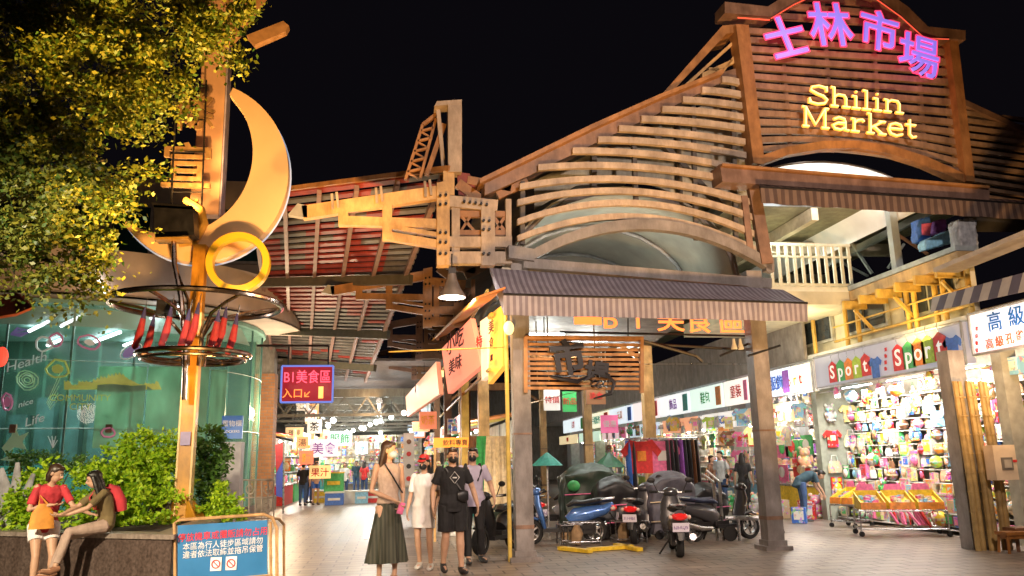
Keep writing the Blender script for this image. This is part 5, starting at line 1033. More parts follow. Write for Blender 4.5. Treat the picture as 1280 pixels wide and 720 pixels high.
# ================================================================ MARKET LANES: STALLS
def stall(x, y, side, w, label, c, sgn, ccol, lane, group, seed, rows=4, en=26, per=6, kinds=('carton','plush toy','bottle','handbag','hanging card','ball','shirt')):
    """side = +1: stall stands at larger x, faces -x"""
    t = thing('market_stall', label, 'market stall', V((x, y + w/2, 0)), group); r = random.Random(seed); X = lambda d: x + side * d
    def B2(a, b_): return MB().box2((min(a[0], b_[0]), min(a[1], b_[1]), a[2]), (max(a[0], b_[0]), max(a[1], b_[1]), b_[2]))
    obj('counter', B2((X(0), y + .1, 0), (X(.8), y + w - .1, .75)), cm(c), t); obj('counter_top', B2((X(-.03), y + .07, .75), (X(.83), y + w - .07, .79)), chrome, t)
    obj('back_panel', B2((X(1.7), y, 0), (X(1.75), y + w, 2.9)), mat('stall_back', (.50, .46, .40), .6, 0, .4, 1.2), t)
    for k in range(rows - 1): obj('shelf', B2((X(1.3 - .0 * k), y + .1, 1.15 + k * .42), (X(1.68), y + w - .1, 1.18 + k * .42)), whitep, t)
    b = MB(); b.strip([V((X(-.25), y, 2.75)), V((X(-.25), y + w, 2.75))], [V((X(1.7), y, 3.05)), V((X(1.7), y + w, 3.05))], (0, 0, -.04)); obj('canopy', b, cm(ccol), t)
    sg = obj('sign', B2((X(-.30), y + .15, 2.45), (X(-.24), y + w - .15, 2.95)), litw('s' + str(seed % 6), [(1,.8,.45),(1,.95,.9),(1,.45,.25),(.7,.85,1),(1,.7,.7),(.75,1,.8)][seed % 6], .6), t)
    obj('lettering', text_mb(sgn, V((X(-.315), y + w/2, 2.6)), (0, -side, 0), (0, 0, 1), .3, .01, .008, maxw=w * .7), cm(['red','blue','black','green','purple','orange'][seed % 6]), sg)
    for k in range(2): obj('bulb', MB().ell((X(.35), y + w * (.3 + .4 * k), 2.5), .06, 10, 6), bulb_em, t, True)
    light('lamp', 'POINT', (X(.3), y + w / 2, 2.35), en, [WARM, WHITE, (1, .85, .7), COOL][seed % 4], .12, parent=t)
    for k in range(rows):
        for j in range(per):
            kd = r.choice(kinds); c1, c2 = r.sample([q for q in PAL if q != 'black'], 2); yj = y + .25 + (w - .5) * (j + .5) / per + r.uniform(-.04, .04)
            if k == 0: px, z, s = X(.2 + r.uniform(0, .3)), .80, .36
            else: px, z, s = X(1.42), 1.18 + (k - 1) * .42, .32
            good(kd, (px, yj, z), (0, -side, 0), s, c1, c2, f'{c1} and {c2} {kd}, {lane}, {c} stall, {"counter" if k == 0 else ORD[k-1] + " shelf"}, {ORD[j]} along', KC[kd], 'wares on the market stalls')
SN = ['鹽酥雞','果汁','蚵仔煎','冰品','鞋子','衣服','飾品','豆花','臭豆腐','滷味','麵線','玩具','香腸','甜點','燒烤','咖啡']
gl_ = 'stalls along the left lane'; cc1 = ['red','green','blue','orange','teal','yellow','purple','brown']
yy = 33.2
for i in range(6):
    w = 2.9 + i * .5; stall(-4.2, yy, -1, w, f'{cc1[i]} counter food stall in the left lane, {ORD[i]} past the brick column', cc1[i], SN[i], ['red','yellow','orange','white','green','blue'][i], 'left lane', gl_, i, 4, 150, 6); yy += w + .35
yy = 24.0
for i in range(5):
    w = 2.6 + i * .5; stall(2.25, yy, 1, w, f'{["teal","red","green","orange","blue"][i]} counter stall between the two lanes, {ORD[i]} behind the walking group', ["teal","red","green","orange","blue"][i], SN[6 + i], ['orange','yellow','white','red','green'][i], 'middle row', 'stalls between the two lanes', 10 + i, 3, 60, 4); yy += w + .4
yy = 19.5
for i in range(7):
    w = 3.2 + i * .35; stall(10.7, yy, 1, w, f'{["yellow","sky blue","pink","lime","cream","red","teal"][i]} counter shop bay on the right lane, {ORD[i]} beyond the toy shop', ["yellow","sky blue","pink","lime","cream","red","teal"][i], SN[9 + i], ['white','pink','sky blue','white','lime','cream','pink'][i], 'right lane', 'shop bays on the right lane', 30 + i, 5, 170, 6, ('shirt','handbag','shirt','plush toy','carton','hanging card')); yy += w + .25
# pale roof frames over the far lane
ff = thing('far_roof_frame', 'pale grey roof beams and ducts over the far end of the left lane', 'steel frame', (-1.5, 45, 3.6)); pgs = mat('dull_green_steel', (.22, .21, .17), .5, 0, .3, 1)
for k in range(6):
    y = 34.5 + k * 4.4; b = MB(); b.box2((-5.6, y, 4.3), (2.0, y + .18, 4.65)); b.box2((-5.6, y, 3.5), (2.0, y + .12, 3.62))
    for j in range(8): x = -5.4 + j * .95; b.bar((x, y + .06, 3.6), (x + .48, y + .06, 4.3), .06, .06); b.bar((x + .48, y + .06, 4.3), (x + .95, y + .06, 3.6), .06, .06)
    obj('truss_beam', b, pgs, ff)
b = MB(); b.box2((-5.8, 31, 5.4), (2.3, 62, 5.5)); obj('roof_sheet', b, mat('dim_roof', (.16, .13, .12), .7, 0, .3, 1), ff)
b = MB(); b.tube([(-3.8, 34, 4.0), (-3.8, 60, 4.0)], .18, 10); b.tube([(-.6, 34, 4.1), (-.6, 60, 4.1)], .14, 10); obj('duct', b, chrome, ff, True)
for k, (x, y) in enumerate(((-2.6, 36), (-.8, 38), (-3.2, 41), (-1.6, 45), (-2.8, 50), (-.8, 52))): light('lamp', 'POINT', (x, y, 3.3), 120, [WHITE, COOL, (.9, 1, .9)][k % 3], .2, parent=ff); obj('bulb', MB().ell((x, y, 3.42), .12, 10, 6), bulb_em, ff, True)
ew = thing('end_wall', 'pale wall closing the far end of the lanes', 'wall', (3, 64, 0)); obj('wall', MB().box2((-14, 64, 0), (30, 64.3, 7)), mat('end_wall_paint', (.40, .36, .31), .8, 0, .3, .8), ew)
for k, (x, y, Y, s, c, h) in enumerate(((400,590,32.5,'果汁',(1,.75,.3),.5),(383,572,31.5,'麵',(1,.2,.1),.5),(405,560,34,'美食',(.9,.85,1),.7),(378,553,33,'湯',(1,.5,.2),.45),(393,533,36,'茶',(.95,.9,.8),.6),(425,548,40,'服飾',(.8,1,.95),.7),(452,560,42,'冰',(.7,.9,1),.6))):
    p = atY(x, y, Y); t, n = board(f'hanging lit signboard reading {s} over the stalls in the left lane', p, XD, ZD, h * (1.6 if len(s) > 1 else 1), h, litw('h%d' % k, c, .55), None, 'hanging_sign', 'sign', .1, 'hanging signs over the left lane')
    obj('lettering', text_mb(s, p + V((0, -.02, -h * .28)), XD, ZD, h * .7, .01, .01), cm(['red','yellow','purple','brown','black','green','blue'][k]), t)
# crates at the mouth of the far lane
for i, (x, y, w, c) in enumerate(((417,630,.75,'green'),(418,631,.7,'blue'),(440,629,.6,'white'),(466,628,.9,'red'),(452,629,.5,'sky blue'),(400,628,.6,'yellow'))):
    p = atZ(x, y, 0); z = .0 if i != 0 else .45; t = thing('crate', f'{c} plastic crate at the mouth of the far left lane', 'crate', p, 'crates in the far left lane'); b = MB(); h = .45 if i else .75
    b.box2(p + V((-w/2, -.3, z)), p + V((w/2, .3, z + h))); obj('shell', b, cm(c), t); b = MB(); b.box2(p + V((-w/2 - .02, -.32, z + h)), p + V((w/2 + .02, .32, z + h + .05))); b.box2(p + V((-w/3, -.315, z + h * .4)), p + V((w/3, -.305, z + h * .6))); obj('rim', b, cm('yellow' if c == 'green' else 'white'), t)
# ---------------------------------------------------------------- left lane, right side: slanting orange boards
oc = mat('orange_awning_cloth', (.55, .17, .03), .6, 0, .2, 3)
t = thing('orange_awning', 'long slanting orange awning above the coral sign board', 'awning', atX(560, 400, 1.5), None); A = [atX(528, 438, 1.25), atX(556, 410, 1.25), atX(596, 373, 1.25)]; B = [p + V((.45, 0, .16)) for p in A]
b = MB(); b.strip(A, B, (0, 0, .03)); obj('cloth', b, oc, t); obj('edge_tube', MB().tube(A, .03, 6), yellow, t)
def quadsign(label, q, x, m, txt, tm, h, th=.1, name='shop_sign'):
    P = [atY(a, b_, yq) for (a, b_), yq in zip(q, (x[0], x[1], x[1], x[0]))]; c = sum(P, V()) / 4; t = thing(name, label, 'shop sign', c, 'lit boards on the left lane'); b = MB(); b.prism(P, (th, th * .5, 0)); obj('panel', b, m, t)
    for k, s in enumerate(txt):
        xd = (P[1] - P[0]).normalized(); xd.z *= .6; obj('lettering', text_mb(s, c + V((-.10, -.12, h * .35 - k * h * 1.0 + (len(txt) - 1) * h * .3 - h * .3)), xd, (0, 0, 1), h * (1 - .25 * k), .01, .008), tm, t)
    return t
quadsign('big coral pink lit board with dark brush writing leaning out over the left lane', [(552,436),(588,398),(601,457),(560,492)], (16.3, 15.0), litw('coral', (1, .30, .20), .75), ['小吃', '美味'], mat('dark_brush_ink', (.08, .02, .03), .6), .42)
quadsign('smaller peach lit board farther down behind the coral board', [(507,496),(545,452),(549,493),(509,521)], (27, 17.6), litw('peach', (.8, .30, .18), .35), ['串'], mat('dark_brush_ink'), .4)
quadsign('tall yellow lit strip board beside the first post', [(614,392),(628,381),(628,458),(610,480)], (14.6, 14.1), litw('amber', (1, .55, .10), .5), ['美', '食', '廣'], mat('dark_brush_ink'), .26)
quadsign('white and red striped vertical board beside the tall yellow board', [(600,402),(610,395),(608,470),(602,476)], (14.9, 14.6), litw('ivory', (1, .8, .6), .6), ['特'], cm('red'), .25)
p = atY(569, 553, 17.0); t, n = board('orange lit fascia board over the drinks stall behind the walking group', p, XD, ZD, .9, .20, litw('orange', (1, .36, .03), .6), None, 'shop_sign', 'shop sign', .1)
obj('lettering', text_mb('飲料專賣', p + V((0, -.02, -.05)), XD, ZD, .13, .008, .003), mat('dark_brush_ink'), t)
for s in (-.42, .42): obj('post', MB().box2((p.x + s - .025, p.y + .02, 0), (p.x + s + .025, p.y + .07, p.z + .1)), steel_yel, t)
p = atY(511, 574, 24); t, n = board('narrow white vertical banner with round red pictures behind the tall woman', p, XD, ZD, .32, 1.5, mat('white_banner', (.75, .72, .7), .6, 0, .1), None, 'vertical_banner', 'banner', .04)
for k in range(4): obj('round_picture', MB().lathe([(.001, -.03), (.07, -.03), (.07, 0)], p + V((0, 0, .5 - k * .35)), 12, axis='y'), cm(['brown','red','black','red'][k]), t)
# yellow inner steelwork right of the pendant lamp
ys = thing('amber_steelwork', 'amber lit steel frame and pipes between the orange awnings and the first post', 'steel frame', (1.7, 14.2, 0))
b = MB(); b.box2((1.62, 19.5, 0), (1.80, 19.7, 4.6)); obj('upright', b, yl, ys)
b = MB(); b.tube([atX(486, 432, 1.7) * 1, atX(640, 437, 1.7)], .02, 5) if 0 else b.tube([V((-.1, 14.2, 3.50)), V((1.9, 13.6, 3.50))], .012, 5); b.tube([V((1.7, 14.3, 3.2)), V((1.7, 30, 3.2))], .035, 6); b.tube([V((1.75, 14.3, 4.2)), V((1.75, 30, 4.2))], .045, 6); b.tube([V((1.6, 13.6, 4.5)), V((1.6, 30, 4.6))], .03, 6); obj('pipe', b, yl, ys)
for q_ in ((636, 410, 1.9), (553, 467, 1.6)): obj('lamp_globe', MB().ell(atX(*q_), (.09, .09, .12)), mat('warm_globe', (1, .8, .4), .4, 0, 0, emit=1.6, ecol=(1, .75, .3)), ys, True)
light('lamp', 'POINT', (1.2, 13.9, 3.9), 45, (1, .62, .15), .15, parent=ys)
# orange underside lights below the awning: characters of the food court sign
fs_ = thing('letter_sign', 'row of orange red lit characters B1 美食區 half hidden above the awning valance', 'letter sign', FP(830, 405, -.3)); om = mat('orange_red_letters', (1, .2, .03), .4, 0, 0, emit=1.5, ecol=(1, .26, .06))
for ch, x, y, h in (('▀', 735, 406, .5), ('B', 762, 397, .52), ('1', 797, 397, .52), ('美', 838, 397, .56), ('食', 873, 399, .56), ('區', 914, 401, .54)):
    obj('character', glyph(None, ch, x, y, h, 0, -.35, .04, .003, slope=.02), om, fs_)
b = MB(); b.tube([FP(700, 415, -.4), FP(940, 420, -.4)], .02, 5); obj('mount_rail', b, dark, fs_)
# carved wooden slat sign hanging between the posts
ws = thing('wooden_sign', 'slatted wooden hanging sign with black calligraphy beside the first post', 'hanging sign', FP(730, 488, .05)); wd = mat('amber_stained_wood', (.46, .22, .07), .5, 0, .4, 5, .2)
b = MB()
for i in range(11): pslat(b, [(656, 424 + i * 6.1), (803, 425 + i * 6.1)], 3.4, .02, .04)
obj('slats', b, wd, ws); b = MB(); b.bar(FP(657, 421, .05), FP(657, 491, .05), .07, .06, up=(1, 0, 0)); b.bar(FP(802, 421, .05), FP(802, 491, .05), .07, .06, up=(1, 0, 0)); b.bar(FP(656, 422, .05), FP(803, 423, .05), .07, .06); obj('frame', b, wd, ws)
ink = mat('black_calligraphy', (.012, .010, .014), .45, 0, .2)
for ch, x, y, h, r in (('市', 710, 447, .62, .15), ('場', 746, 468, .46, -.12)): obj('brush_character', glyph(None, ch, x, y, h, r, .10, .05, .035, .02), ink, ws)
b = MB(); b.loft([FP(688, 471, .12), FP(702, 474, .12), FP(722, 477, .12), FP(735, 470, .12)], [.015, .035, .04, .012], n=6); b.loft([FP(756, 466, .12), FP(768, 478, .12), FP(764, 492, .12), FP(742, 498, .12)], [.02, .035, .03, .01], n=6); obj('brush_tail', b, ink, ws, True)
b = MB(); b.tube([FP(680, 420, .05), FP(680, 396, .05)], .012, 5); b.tube([FP(785, 420, .05), FP(785, 398, .05)], .012, 5); obj('hanger', b, dark, ws)
light('lamp', 'POINT', FP(700, 505, .7), 10, (1, .66, .3), .1)
# bracket arms, pipes and wires between the posts
wr = thing('pipe_brackets', 'dark pipes and bracket arms fixed behind the right post under the awning', 'brackets', FP(870, 440, -.2)); b = MB()
b.tube([FP(800, 425, -.2), FP(870, 445, -.2), FP(878, 452, -.2)], .03, 6); b.tube([FP(805, 430, -.3), FP(930, 437, -.3)], .025, 6); b.tube([FP(935, 445, .1), FP(975, 432, .1)], .022, 6); b.tube([FP(900, 445, -.1), FP(935, 430, -.1)], .02, 6); obj('pipe', b, dark, wr)
b = MB(); b.tube([FP(800, 455, -.5), FP(935, 455, -.5)], .008, 4); b.tube([FP(658, 505, -.3), FP(800, 470, -.3)], .008, 4); obj('wire', b, chrome, wr)
b = MB()
for x in (918, 926): b.lathe([(.02, .2), (.03, .12), (.06, .02), (.05, 0)], FP(x, 437, -.1), 10)
obj('spot_lamp', b, whitep, wr)
for k, (x, y, w, h, c) in enumerate(((690,500,.4,.5,'white'),(712,502,.35,.5,'green'),(745,495,.5,.42,'brown'),(762,530,.45,.45,'pink'))):
    p = atY(x, y, 19.2 + k * .3); t, n = board(f'small {c} price board hanging over the parked scooters', p, XD, ZD, w, h, litw('pb' + c.replace(' ', ''), PAL[c], .35), None, 'price_board', 'sign', .05, 'price boards over the scooters')
    obj('lettering', text_mb(['特價','新品','清倉','優惠'][k], p + V((0, -.02, -.06)), XD, ZD, .18, .008, .004), cm('red' if c != 'pink' else 'white'), t)

# wall of goods closing the far left lane
fd = thing('far_display', 'white display shelving loaded with bright goods across the far left lane', 'shelf', (-1.6, 52, 0))
obj('back_panel', MB().box2((-4.6, 52.6, 0), (1.8, 52.7, 3.3)), mat('warm_white_panel'), fd)
rnd = random.Random(21); b = MB()
for k in range(7):
    z = .35 + k * .42; b.box2((-4.4, 51.9 + k * .08, z - .03), (1.6, 52.6, z))
obj('shelf', b, whitep, fd)
for k in range(7):
    for j in range(15):
        c1, c2 = rnd.sample(wts, 2) if 1 else 0; c2 = c2 if c2 != c1 else 'blue'
        kd = rnd.choice(list(KC)); good(kd, (-4.2 + j * .40 + rnd.uniform(-.08, .08), 51.95 + k * .08, .35 + k * .42), (1, 0, 0), rnd.choice((.38, .44)), c1, c2, f'{c1} and {c2} {kd} at the far lane end, shelf {ORD[k]} up, {ORD[j]} along', KC[kd], 'goods at the far end of the left lane')
for j in range(9):
    p = V((-3.6 + j * .5, (50 - j * 2.2), 3.1 + .05 * j)); t = thing('bare_bulb', f'bare white bulb over the left lane, {ORD[j]} from the far end', 'bulb', p, 'bare bulbs over the left lane'); obj('glass', MB().ell(p, .10, 10, 6), bulb_em, t, True); obj('cord', MB().tube([p, p + V((0, 0, .8))], .012, 4), dark, t)
    if j % 2 == 0: light('lamp', 'POINT', p - V((0, .2, .2)), 160, [WHITE, (.9, 1, .95)][j % 4 // 2], .15, parent=t)
# cables and small fittings hanging under the hall ceiling
cb = thing('ceiling_cables', 'tangle of cables and conduits slung under the hall ceiling behind the awning', 'cables', (4.3, 16, 3.6)); rnd = random.Random(8)
for k in range(16):
    y = rnd.uniform(14.2, 22); x0 = rnd.uniform(2.2, 4.0); x1 = rnd.uniform(4.4, 6.4); z = rnd.uniform(3.5, 4.3); sg_ = rnd.uniform(.02, .25)
    obj('cable', MB().tube([(lerp(x0, x1, u / 6), y + .4 * u / 6, z - sg_ * math.sin(PI * u / 6)) for u in range(7)], rnd.choice((.012, .02, .03)), 5), rnd.choice([dark, pgs, whitep, steel_or]), cb)
for k in range(8):
    x = rnd.uniform(2.5, 6.1); y = rnd.uniform(15, 22); obj('drop_rod', MB().tube([(x, y, 3.2), (x, y, 4.6)], .015, 5), pgs, cb)
for k in range(3):
    p = V((3.0 + k * 1.3, 18 + k, 4.42)); o = obj('tube', MB().tube([p, p + V((.9, 0, 0))], .025, 6), tube_em, cb); light('hall_lamp', 'POINT', p + V((.4, 0, -.35)), 110, (.95, 1, .92), .2, parent=cb)

# a run of small lit signs, lanterns and hanging stock down the left lane
rnd = random.Random(31); sgt = ['雞排','奶茶','烤肉','衣','鞋','帽','糖','麵','茶','包','魚','粥','冰','酒','書','花','燈','米']
for i in range(18):
    sd = i % 2; Y = 22 + i * 1.6; x = (1.2 + rnd.uniform(-.3, .3)) if sd else (-3.7 + rnd.uniform(-.3, .3)); z = rnd.uniform(2.7, 4.1); c = [(1,.75,.4),(1,.3,.15),(1,.9,.75),(.8,1,.9),(1,.5,.2),(.7,.85,1)][i % 6]; w, h = rnd.choice(((.5,.5),(.7,.4),(.35,.8)))
    if not sd and Y < 33: Y += 12
    cn_ = ['amber','red','ivory','mint','orange','pale blue'][i % 6]
    t, n = board(f'small {cn_} lit sign reading {sgt[i]} jutting over the left lane', V((x, Y, z)), XD, ZD, w, h, litw('m%d' % (i % 6), c, .5), None, 'jutting_sign', 'sign', .08, 'small signs jutting over the left lane')
    obj('lettering', text_mb(sgt[i], V((x, Y - .02, z - .1)), XD, ZD, min(w, h) * .6, .008, .008, maxw=w * .8), cm(['brown','yellow','red','green','white','blue'][i % 6]), t)
    obj('hanger', MB().tube([V((x, Y + .04, z + h / 2)), V((x, Y + .04, z + h / 2 + .7))], .012, 4), dark, t)
for k in range(40):
    c1, c2 = rnd.sample(wts, 2); c2 = c2 if c2 != c1 else 'black'; kd = rnd.choice(['shirt','handbag','hanging card','sun hat','bottle'])
    sd = k % 2; Y = 23 + k * .55 if sd else 32.5 + k * .45
    good(kd, (1.75 if sd else -4.05, Y, rnd.choice((1.3, 1.9, 2.35))), (1, -.25, 0), .45, c1, c2, f'{c1} and {c2} {kd} hung {"right" if sd else "left"} in the left lane, {ORD[k // 2]} along', KC[kd], 'stock hung along the left lane')
for k in range(5):
    light('lamp', 'POINT', (-1.0, 23 + k * 5.5, 3.9), 60, [(1, .70, .38), WHITE, (1, .6, .3)][k % 3], .15)
# ================================================================ PEOPLE
skin = mat('skin', (.52, .31, .21), .5, 0, .12, 12); hairm = mat('black_hair', (.012, .009, .008), .4, 0, .3, 30); hairb = mat('brown_hair', (.05, .025, .015), .4, 0, .3, 30)
eyew = mat('eye_white', (.75, .73, .7), .3, 0, 0); eyed = mat('eye_dark', (.02, .012, .01), .2, 0, 0); lipm = mat('lips', (.45, .12, .10), .4, 0, 0); shoe = mat('shoe_black', (.02, .02, .022), .5, 0, .2)
SB = dict(pel=(0,0,.95), wai=(0,0,1.06), che=(0,0,1.27), nek=(0,.005,1.46), hed=(0,-.02,1.585), shA=(.185,0,1.39), shB=(-.185,0,1.39), elA=(.24,.02,1.10), elB=(-.24,.02,1.10), wrA=(.25,-.08,.87), wrB=(-.25,-.08,.87),
          hiA=(.09,0,.90), hiB=(-.09,0,.90), knA=(.10,-.02,.50), knB=(-.10,-.02,.50), anA=(.10,.02,.09), anB=(-.10,.02,.09), toA=(.11,-.15,.03), toB=(-.11,-.15,.03), hdA=(0,0,-1), hdB=(0,0,-1), look=(0,-1,0))
def folds(mb, a=.011):
    c = sum(mb.v, V()) / max(1, len(mb.v))
    for i, p in enumerate(mb.v):
        d = V((p.x - c.x, p.y - c.y, 0)); d = d.normalized() if d.length > 1e-4 else V((0, 0, 1))
        n_ = noise.noise(V((p.x * 11, p.y * 11, p.z * 5 + p.x * 9))) + .5 * noise.noise(V((p.x * 26, p.y * 26, p.z * 14))); mb.v[i] = p + d * (n_ * a)
    return mb
def person(label, loc, rz, H=1.70, pose={}, slim=1.0, top=None, topm=None, sleeve=.45, hem=.0, bottom='shorts', botm=None, blen=.55, hair='short', hm=None, mask=None, shoes=None, vox=.010, extras=(), topm2=None, cat='person', group=None, flare=1.0):
    J = {k: V(v) for k, v in SB.items()}; J.update({k: V(v) for k, v in pose.items()}); sc = H / 1.70
    t = thing('person', label, cat, V(loc), group, rz); hm = hm or hairm; shoes = shoes or shoe
    for k in J:
        if k not in ('hdA', 'hdB', 'look'): J[k] = J[k] * sc
    if hair != 'short':
        for k in 'AB': J['sh' + k] = lerp(lerp(J['che'], J['nek'], .6), J['sh' + k], .86); J['el' + k] = J['el' + k] + V((-.02 if k == 'A' else .02, 0, 0))
        slim *= .93
    s_ = sc * slim; side = (J['shA'] - J['shB']).normalized(); hside = (J['hiA'] - J['hiB']).normalized()
    def torso(infl, z0=0.0, grow=0.0, top_=True):
        pts = [lerp(J['pel'], J['hiA'] * .5 + J['hiB'] * .5, .9) + V((0, 0, -.03 * sc)), J['pel'], J['wai'], lerp(J['wai'], J['che'], .5), J['che'], lerp(J['che'], J['nek'], .55), lerp(J['che'], J['nek'], .82)]
        rad = [(.135, .10), (.158, .112), (.128, .092), (.138, .098), (.158, .108), (.165, .095), (.10, .07)]
        return pts, [((a + infl + grow * (1 - i / 6)) * s_, (b + infl + grow * (1 - i / 6)) * s_) for i, (a, b) in enumerate(rad)]
    m = MB(); p, r = torso(0); m.loft(p, r, side, 16)
    m.loft([lerp(J['che'], J['nek'], .6), J['nek'], lerp(J['nek'], J['hed'], .7)], [.075 * s_, .052 * s_, .05 * s_], side, 12)
    for k in 'AB':
        m.loft([lerp(J['sh' + k], J['che'], .35), J['sh' + k], lerp(J['sh' + k], J['el' + k], .5), J['el' + k], lerp(J['el' + k], J['wr' + k], .35), J['wr' + k]], [.05*s_, .052*s_, .044*s_, .037*s_, .038*s_, .024*s_], None, 10); m.ell(J['sh' + k], .053 * s_); m.ell(J['el' + k], .037 * s_)
        m.loft([lerp(J['hi' + k], J['pel'], .4), J['hi' + k], lerp(J['hi' + k], J['kn' + k], .5), J['kn' + k], lerp(J['kn' + k], J['an' + k], .3), lerp(J['kn' + k], J['an' + k], .8), J['an' + k]], [.085*s_, .088*s_, .074*s_, .052*s_, .055*s_, .036*s_, .036*s_], None, 12); m.ell(J['kn' + k], .053 * s_)
        a, to = J['an' + k], J['to' + k]; d = (to - a); d.normalize(); m.loft([a + V((0, 0, -.03)) - d * .04, a + V((0, 0, -.04)) + d * .05, to, to + d * .02], [(.036*sc, .035*sc), (.042*sc, .035*sc), (.042*sc, .022*sc), (.02*sc, .012*sc)], None, 10)
        # hand: palm, four curled fingers, thumb
        w = J['wr' + k]; hd = V(J['hd' + k]).normalized(); fwd = V((0, -1, 0)) - hd * V((0, -1, 0)).dot(hd)
        if fwd.length < .1: fwd = V((1, 0, 0)) - hd * V((1, 0, 0)).dot(hd)
        fwd.normalize(); inn = hd.cross(fwd); inn = inn if inn.x * (-1 if k == 'A' else 1) > 0 else -inn
        m.loft([w, w + hd * .03 * sc, w + hd * .085 * sc], [(.022*sc, .018*sc), (.034*sc, .016*sc), (.038*sc, .013*sc)], fwd, 10)
        for i, L in enumerate((.070, .078, .072, .056)):
            q = w + hd * .08 * sc + fwd * ((.030 - .020 * i) * sc); m.loft([q - hd * .01, q + hd * L * .45 * sc + inn * .006, q + hd * L * .8 * sc + inn * .024 * sc, q + hd * L * .9 * sc + inn * .04 * sc], [.0095*sc, .0092*sc, .0085*sc, .007*sc], None, 7)
        q = w + hd * .03 * sc + fwd * .03 * sc; m.loft([q - fwd * .01, q + fwd * .02 * sc + hd * .025 * sc + inn * .008, q + fwd * .022 * sc + hd * .055 * sc + inn * .02 * sc], [.0125*sc, .011*sc, .009*sc], None, 7)
    lk = V(J['look']).normalized(); up = V((0, 0, 1)); xr = lk.cross(up).normalized(); hu = xr.cross(lk); RH = Matrix((xr, -lk, hu)).transposed(); hc = J['hed']   # head axes: -y = face
    hp = lambda x, y, z: hc + RH @ (V((x, y, z)) * sc)
    m.ell(hp(0, .008, .03), (.075*sc, .092*sc, .088*sc), 16, 10, R=RH); m.ell(hp(0, -.018, -.035), (.056*sc, .066*sc, .075*sc), 14, 9, R=RH); m.loft([hp(0, -.085, .015), hp(0, -.105, -.018), hp(0, -.088, -.03)], [.010*sc, .014*sc, .010*sc], xr, 8)
    for e in (-1, 1): m.ell(hp(e * .075, .01, -.005), (.012*sc, .02*sc, .03*sc), 8, 6, R=RH)
    obj('body', remesh(m, vox, 2), skin, t, True)
    if vox < .012:
        for e in (-1, 1):
            q = MB(); q.ell(hp(e * .029, -.083, .012), (.013*sc, .007*sc, .007*sc), 8, 6, 0, RH); q.ell(hp(e * .029, -.0885, .012), (.006*sc, .004*sc, .006*sc), 8, 6, 1, RH); obj('eye', q, [eyew, eyed], t)
            q = MB(); q.bar(hp(e * .014, -.093, .032), hp(e * .045, -.082, .034), .005, .006); obj('eyebrow', q, hm, t)
        if not mask: q = MB(); q.ell(hp(0, -.083, -.055), (.022*sc, .008*sc, .008*sc), 10, 6, 0, RH); obj('mouth', q, lipm, t)
    if mask:
        q = MB(); q.ell(hp(0, -.046, -.040), (.060*sc, .066*sc, .052*sc), 14, 9, 0, RH); obj('face_mask', q, mask, t, True)
        for e in (-1, 1): pass
    # hair
    q = MB(); q.ell(hp(0, .022, .042), (.083*sc, .096*sc, .088*sc), 16, 10, 0, RH)
    if hair == 'short': q.ell(hp(0, -.045, .088), (.065*sc, .045*sc, .028*sc), 12, 7, 0, RH); q.ell(hp(0, .055, -.01), (.068*sc, .05*sc, .06*sc), 12, 7, 0, RH)
    if hair == 'bob': q.ell(hp(0, -.04, .085), (.065*sc, .045*sc, .03*sc), 12, 7, 0, RH); q.loft([hp(0, .04, .05), hp(0, .05, -.05), hp(0, .045, -.12)], [(.085*sc, .06*sc), (.09*sc, .055*sc), (.07*sc, .03*sc)], xr, 12)
    if hair == 'long': q.ell(hp(0, -.035, .085), (.062*sc, .045*sc, .028*sc), 12, 7, 0, RH); q.loft([hp(0, .03, .07), hp(0, .055, -.03), hp(0, .075, -.16), hp(0, .09, -.30), hp(0, .09, -.40)], [(.085*sc, .06*sc), (.095*sc, .06*sc), (.105*sc, .05*sc), (.09*sc, .035*sc), (.04*sc, .015*sc)], xr, 12); q.loft([hp(-.07, -.01, .05), hp(-.088, .0, -.08), hp(-.10, .0, -.20), hp(-.09, -.03, -.31)], [(.02*sc, .035*sc), (.025*sc, .04*sc), (.025*sc, .035*sc), (.01*sc, .012*sc)], xr, 8)
    obj('hair', remesh(q, max(vox, .010), 2), hm, t, True)
    # shirt
    if top:
        q = MB(); p, r = torso(.018, grow=hem); 
        if top == 'tank': p, r = p[1:], r[1:]
        if top == 'dress': d0 = lerp(J['hiA'], J['hiB'], .5); p = [d0 + (lerp(J['knA'], J['knB'], .5) - d0) * .72] + p; r = [(.20*s_, .14*s_)] + r
        elif top != 'tank': d0 = p[0]; p = [d0 - V((0, 0, .05 * sc))] + p; r = [r[0]] + r
        q.loft(p, r, side, 18)
        if top != 'tank':
            q.ell(lerp(J['che'], J['nek'], .7), (.12*s_, .075*s_, .05*s_), 14, 7)
            for k in 'AB':
                e = lerp(J['sh' + k], J['el' + k], min(1, sleeve * 1.6)); pts = [lerp(J['sh' + k], J['che'], .3), J['sh' + k], lerp(J['sh' + k], e, .6), e]; rr = [.055*s_, .055*s_, .056*s_, .058*s_]
                if sleeve > .7: pts += [J['el' + k], lerp(J['el' + k], J['wr' + k], .8)]; rr += [.052*s_, .036*s_]
                q.loft(pts, rr, None, 12); q.ell(J['sh' + k], .055 * s_)
        else:
            for k in 'AB': q.loft([lerp(J['che'], J['sh' + k], .6), lerp(J['nek'], J['sh' + k], .55) + V((0, 0, -.02)), lerp(J['nek'], J['sh' + k], .6) + V((0, .04, -.02))], [.04*s_, .03*s_, .02*s_], None, 8)
        obj({'tank': 'top', 'dress': 'dress'}.get(top, 'shirt'), folds(remesh(q, vox, 2)), topm, t, True)
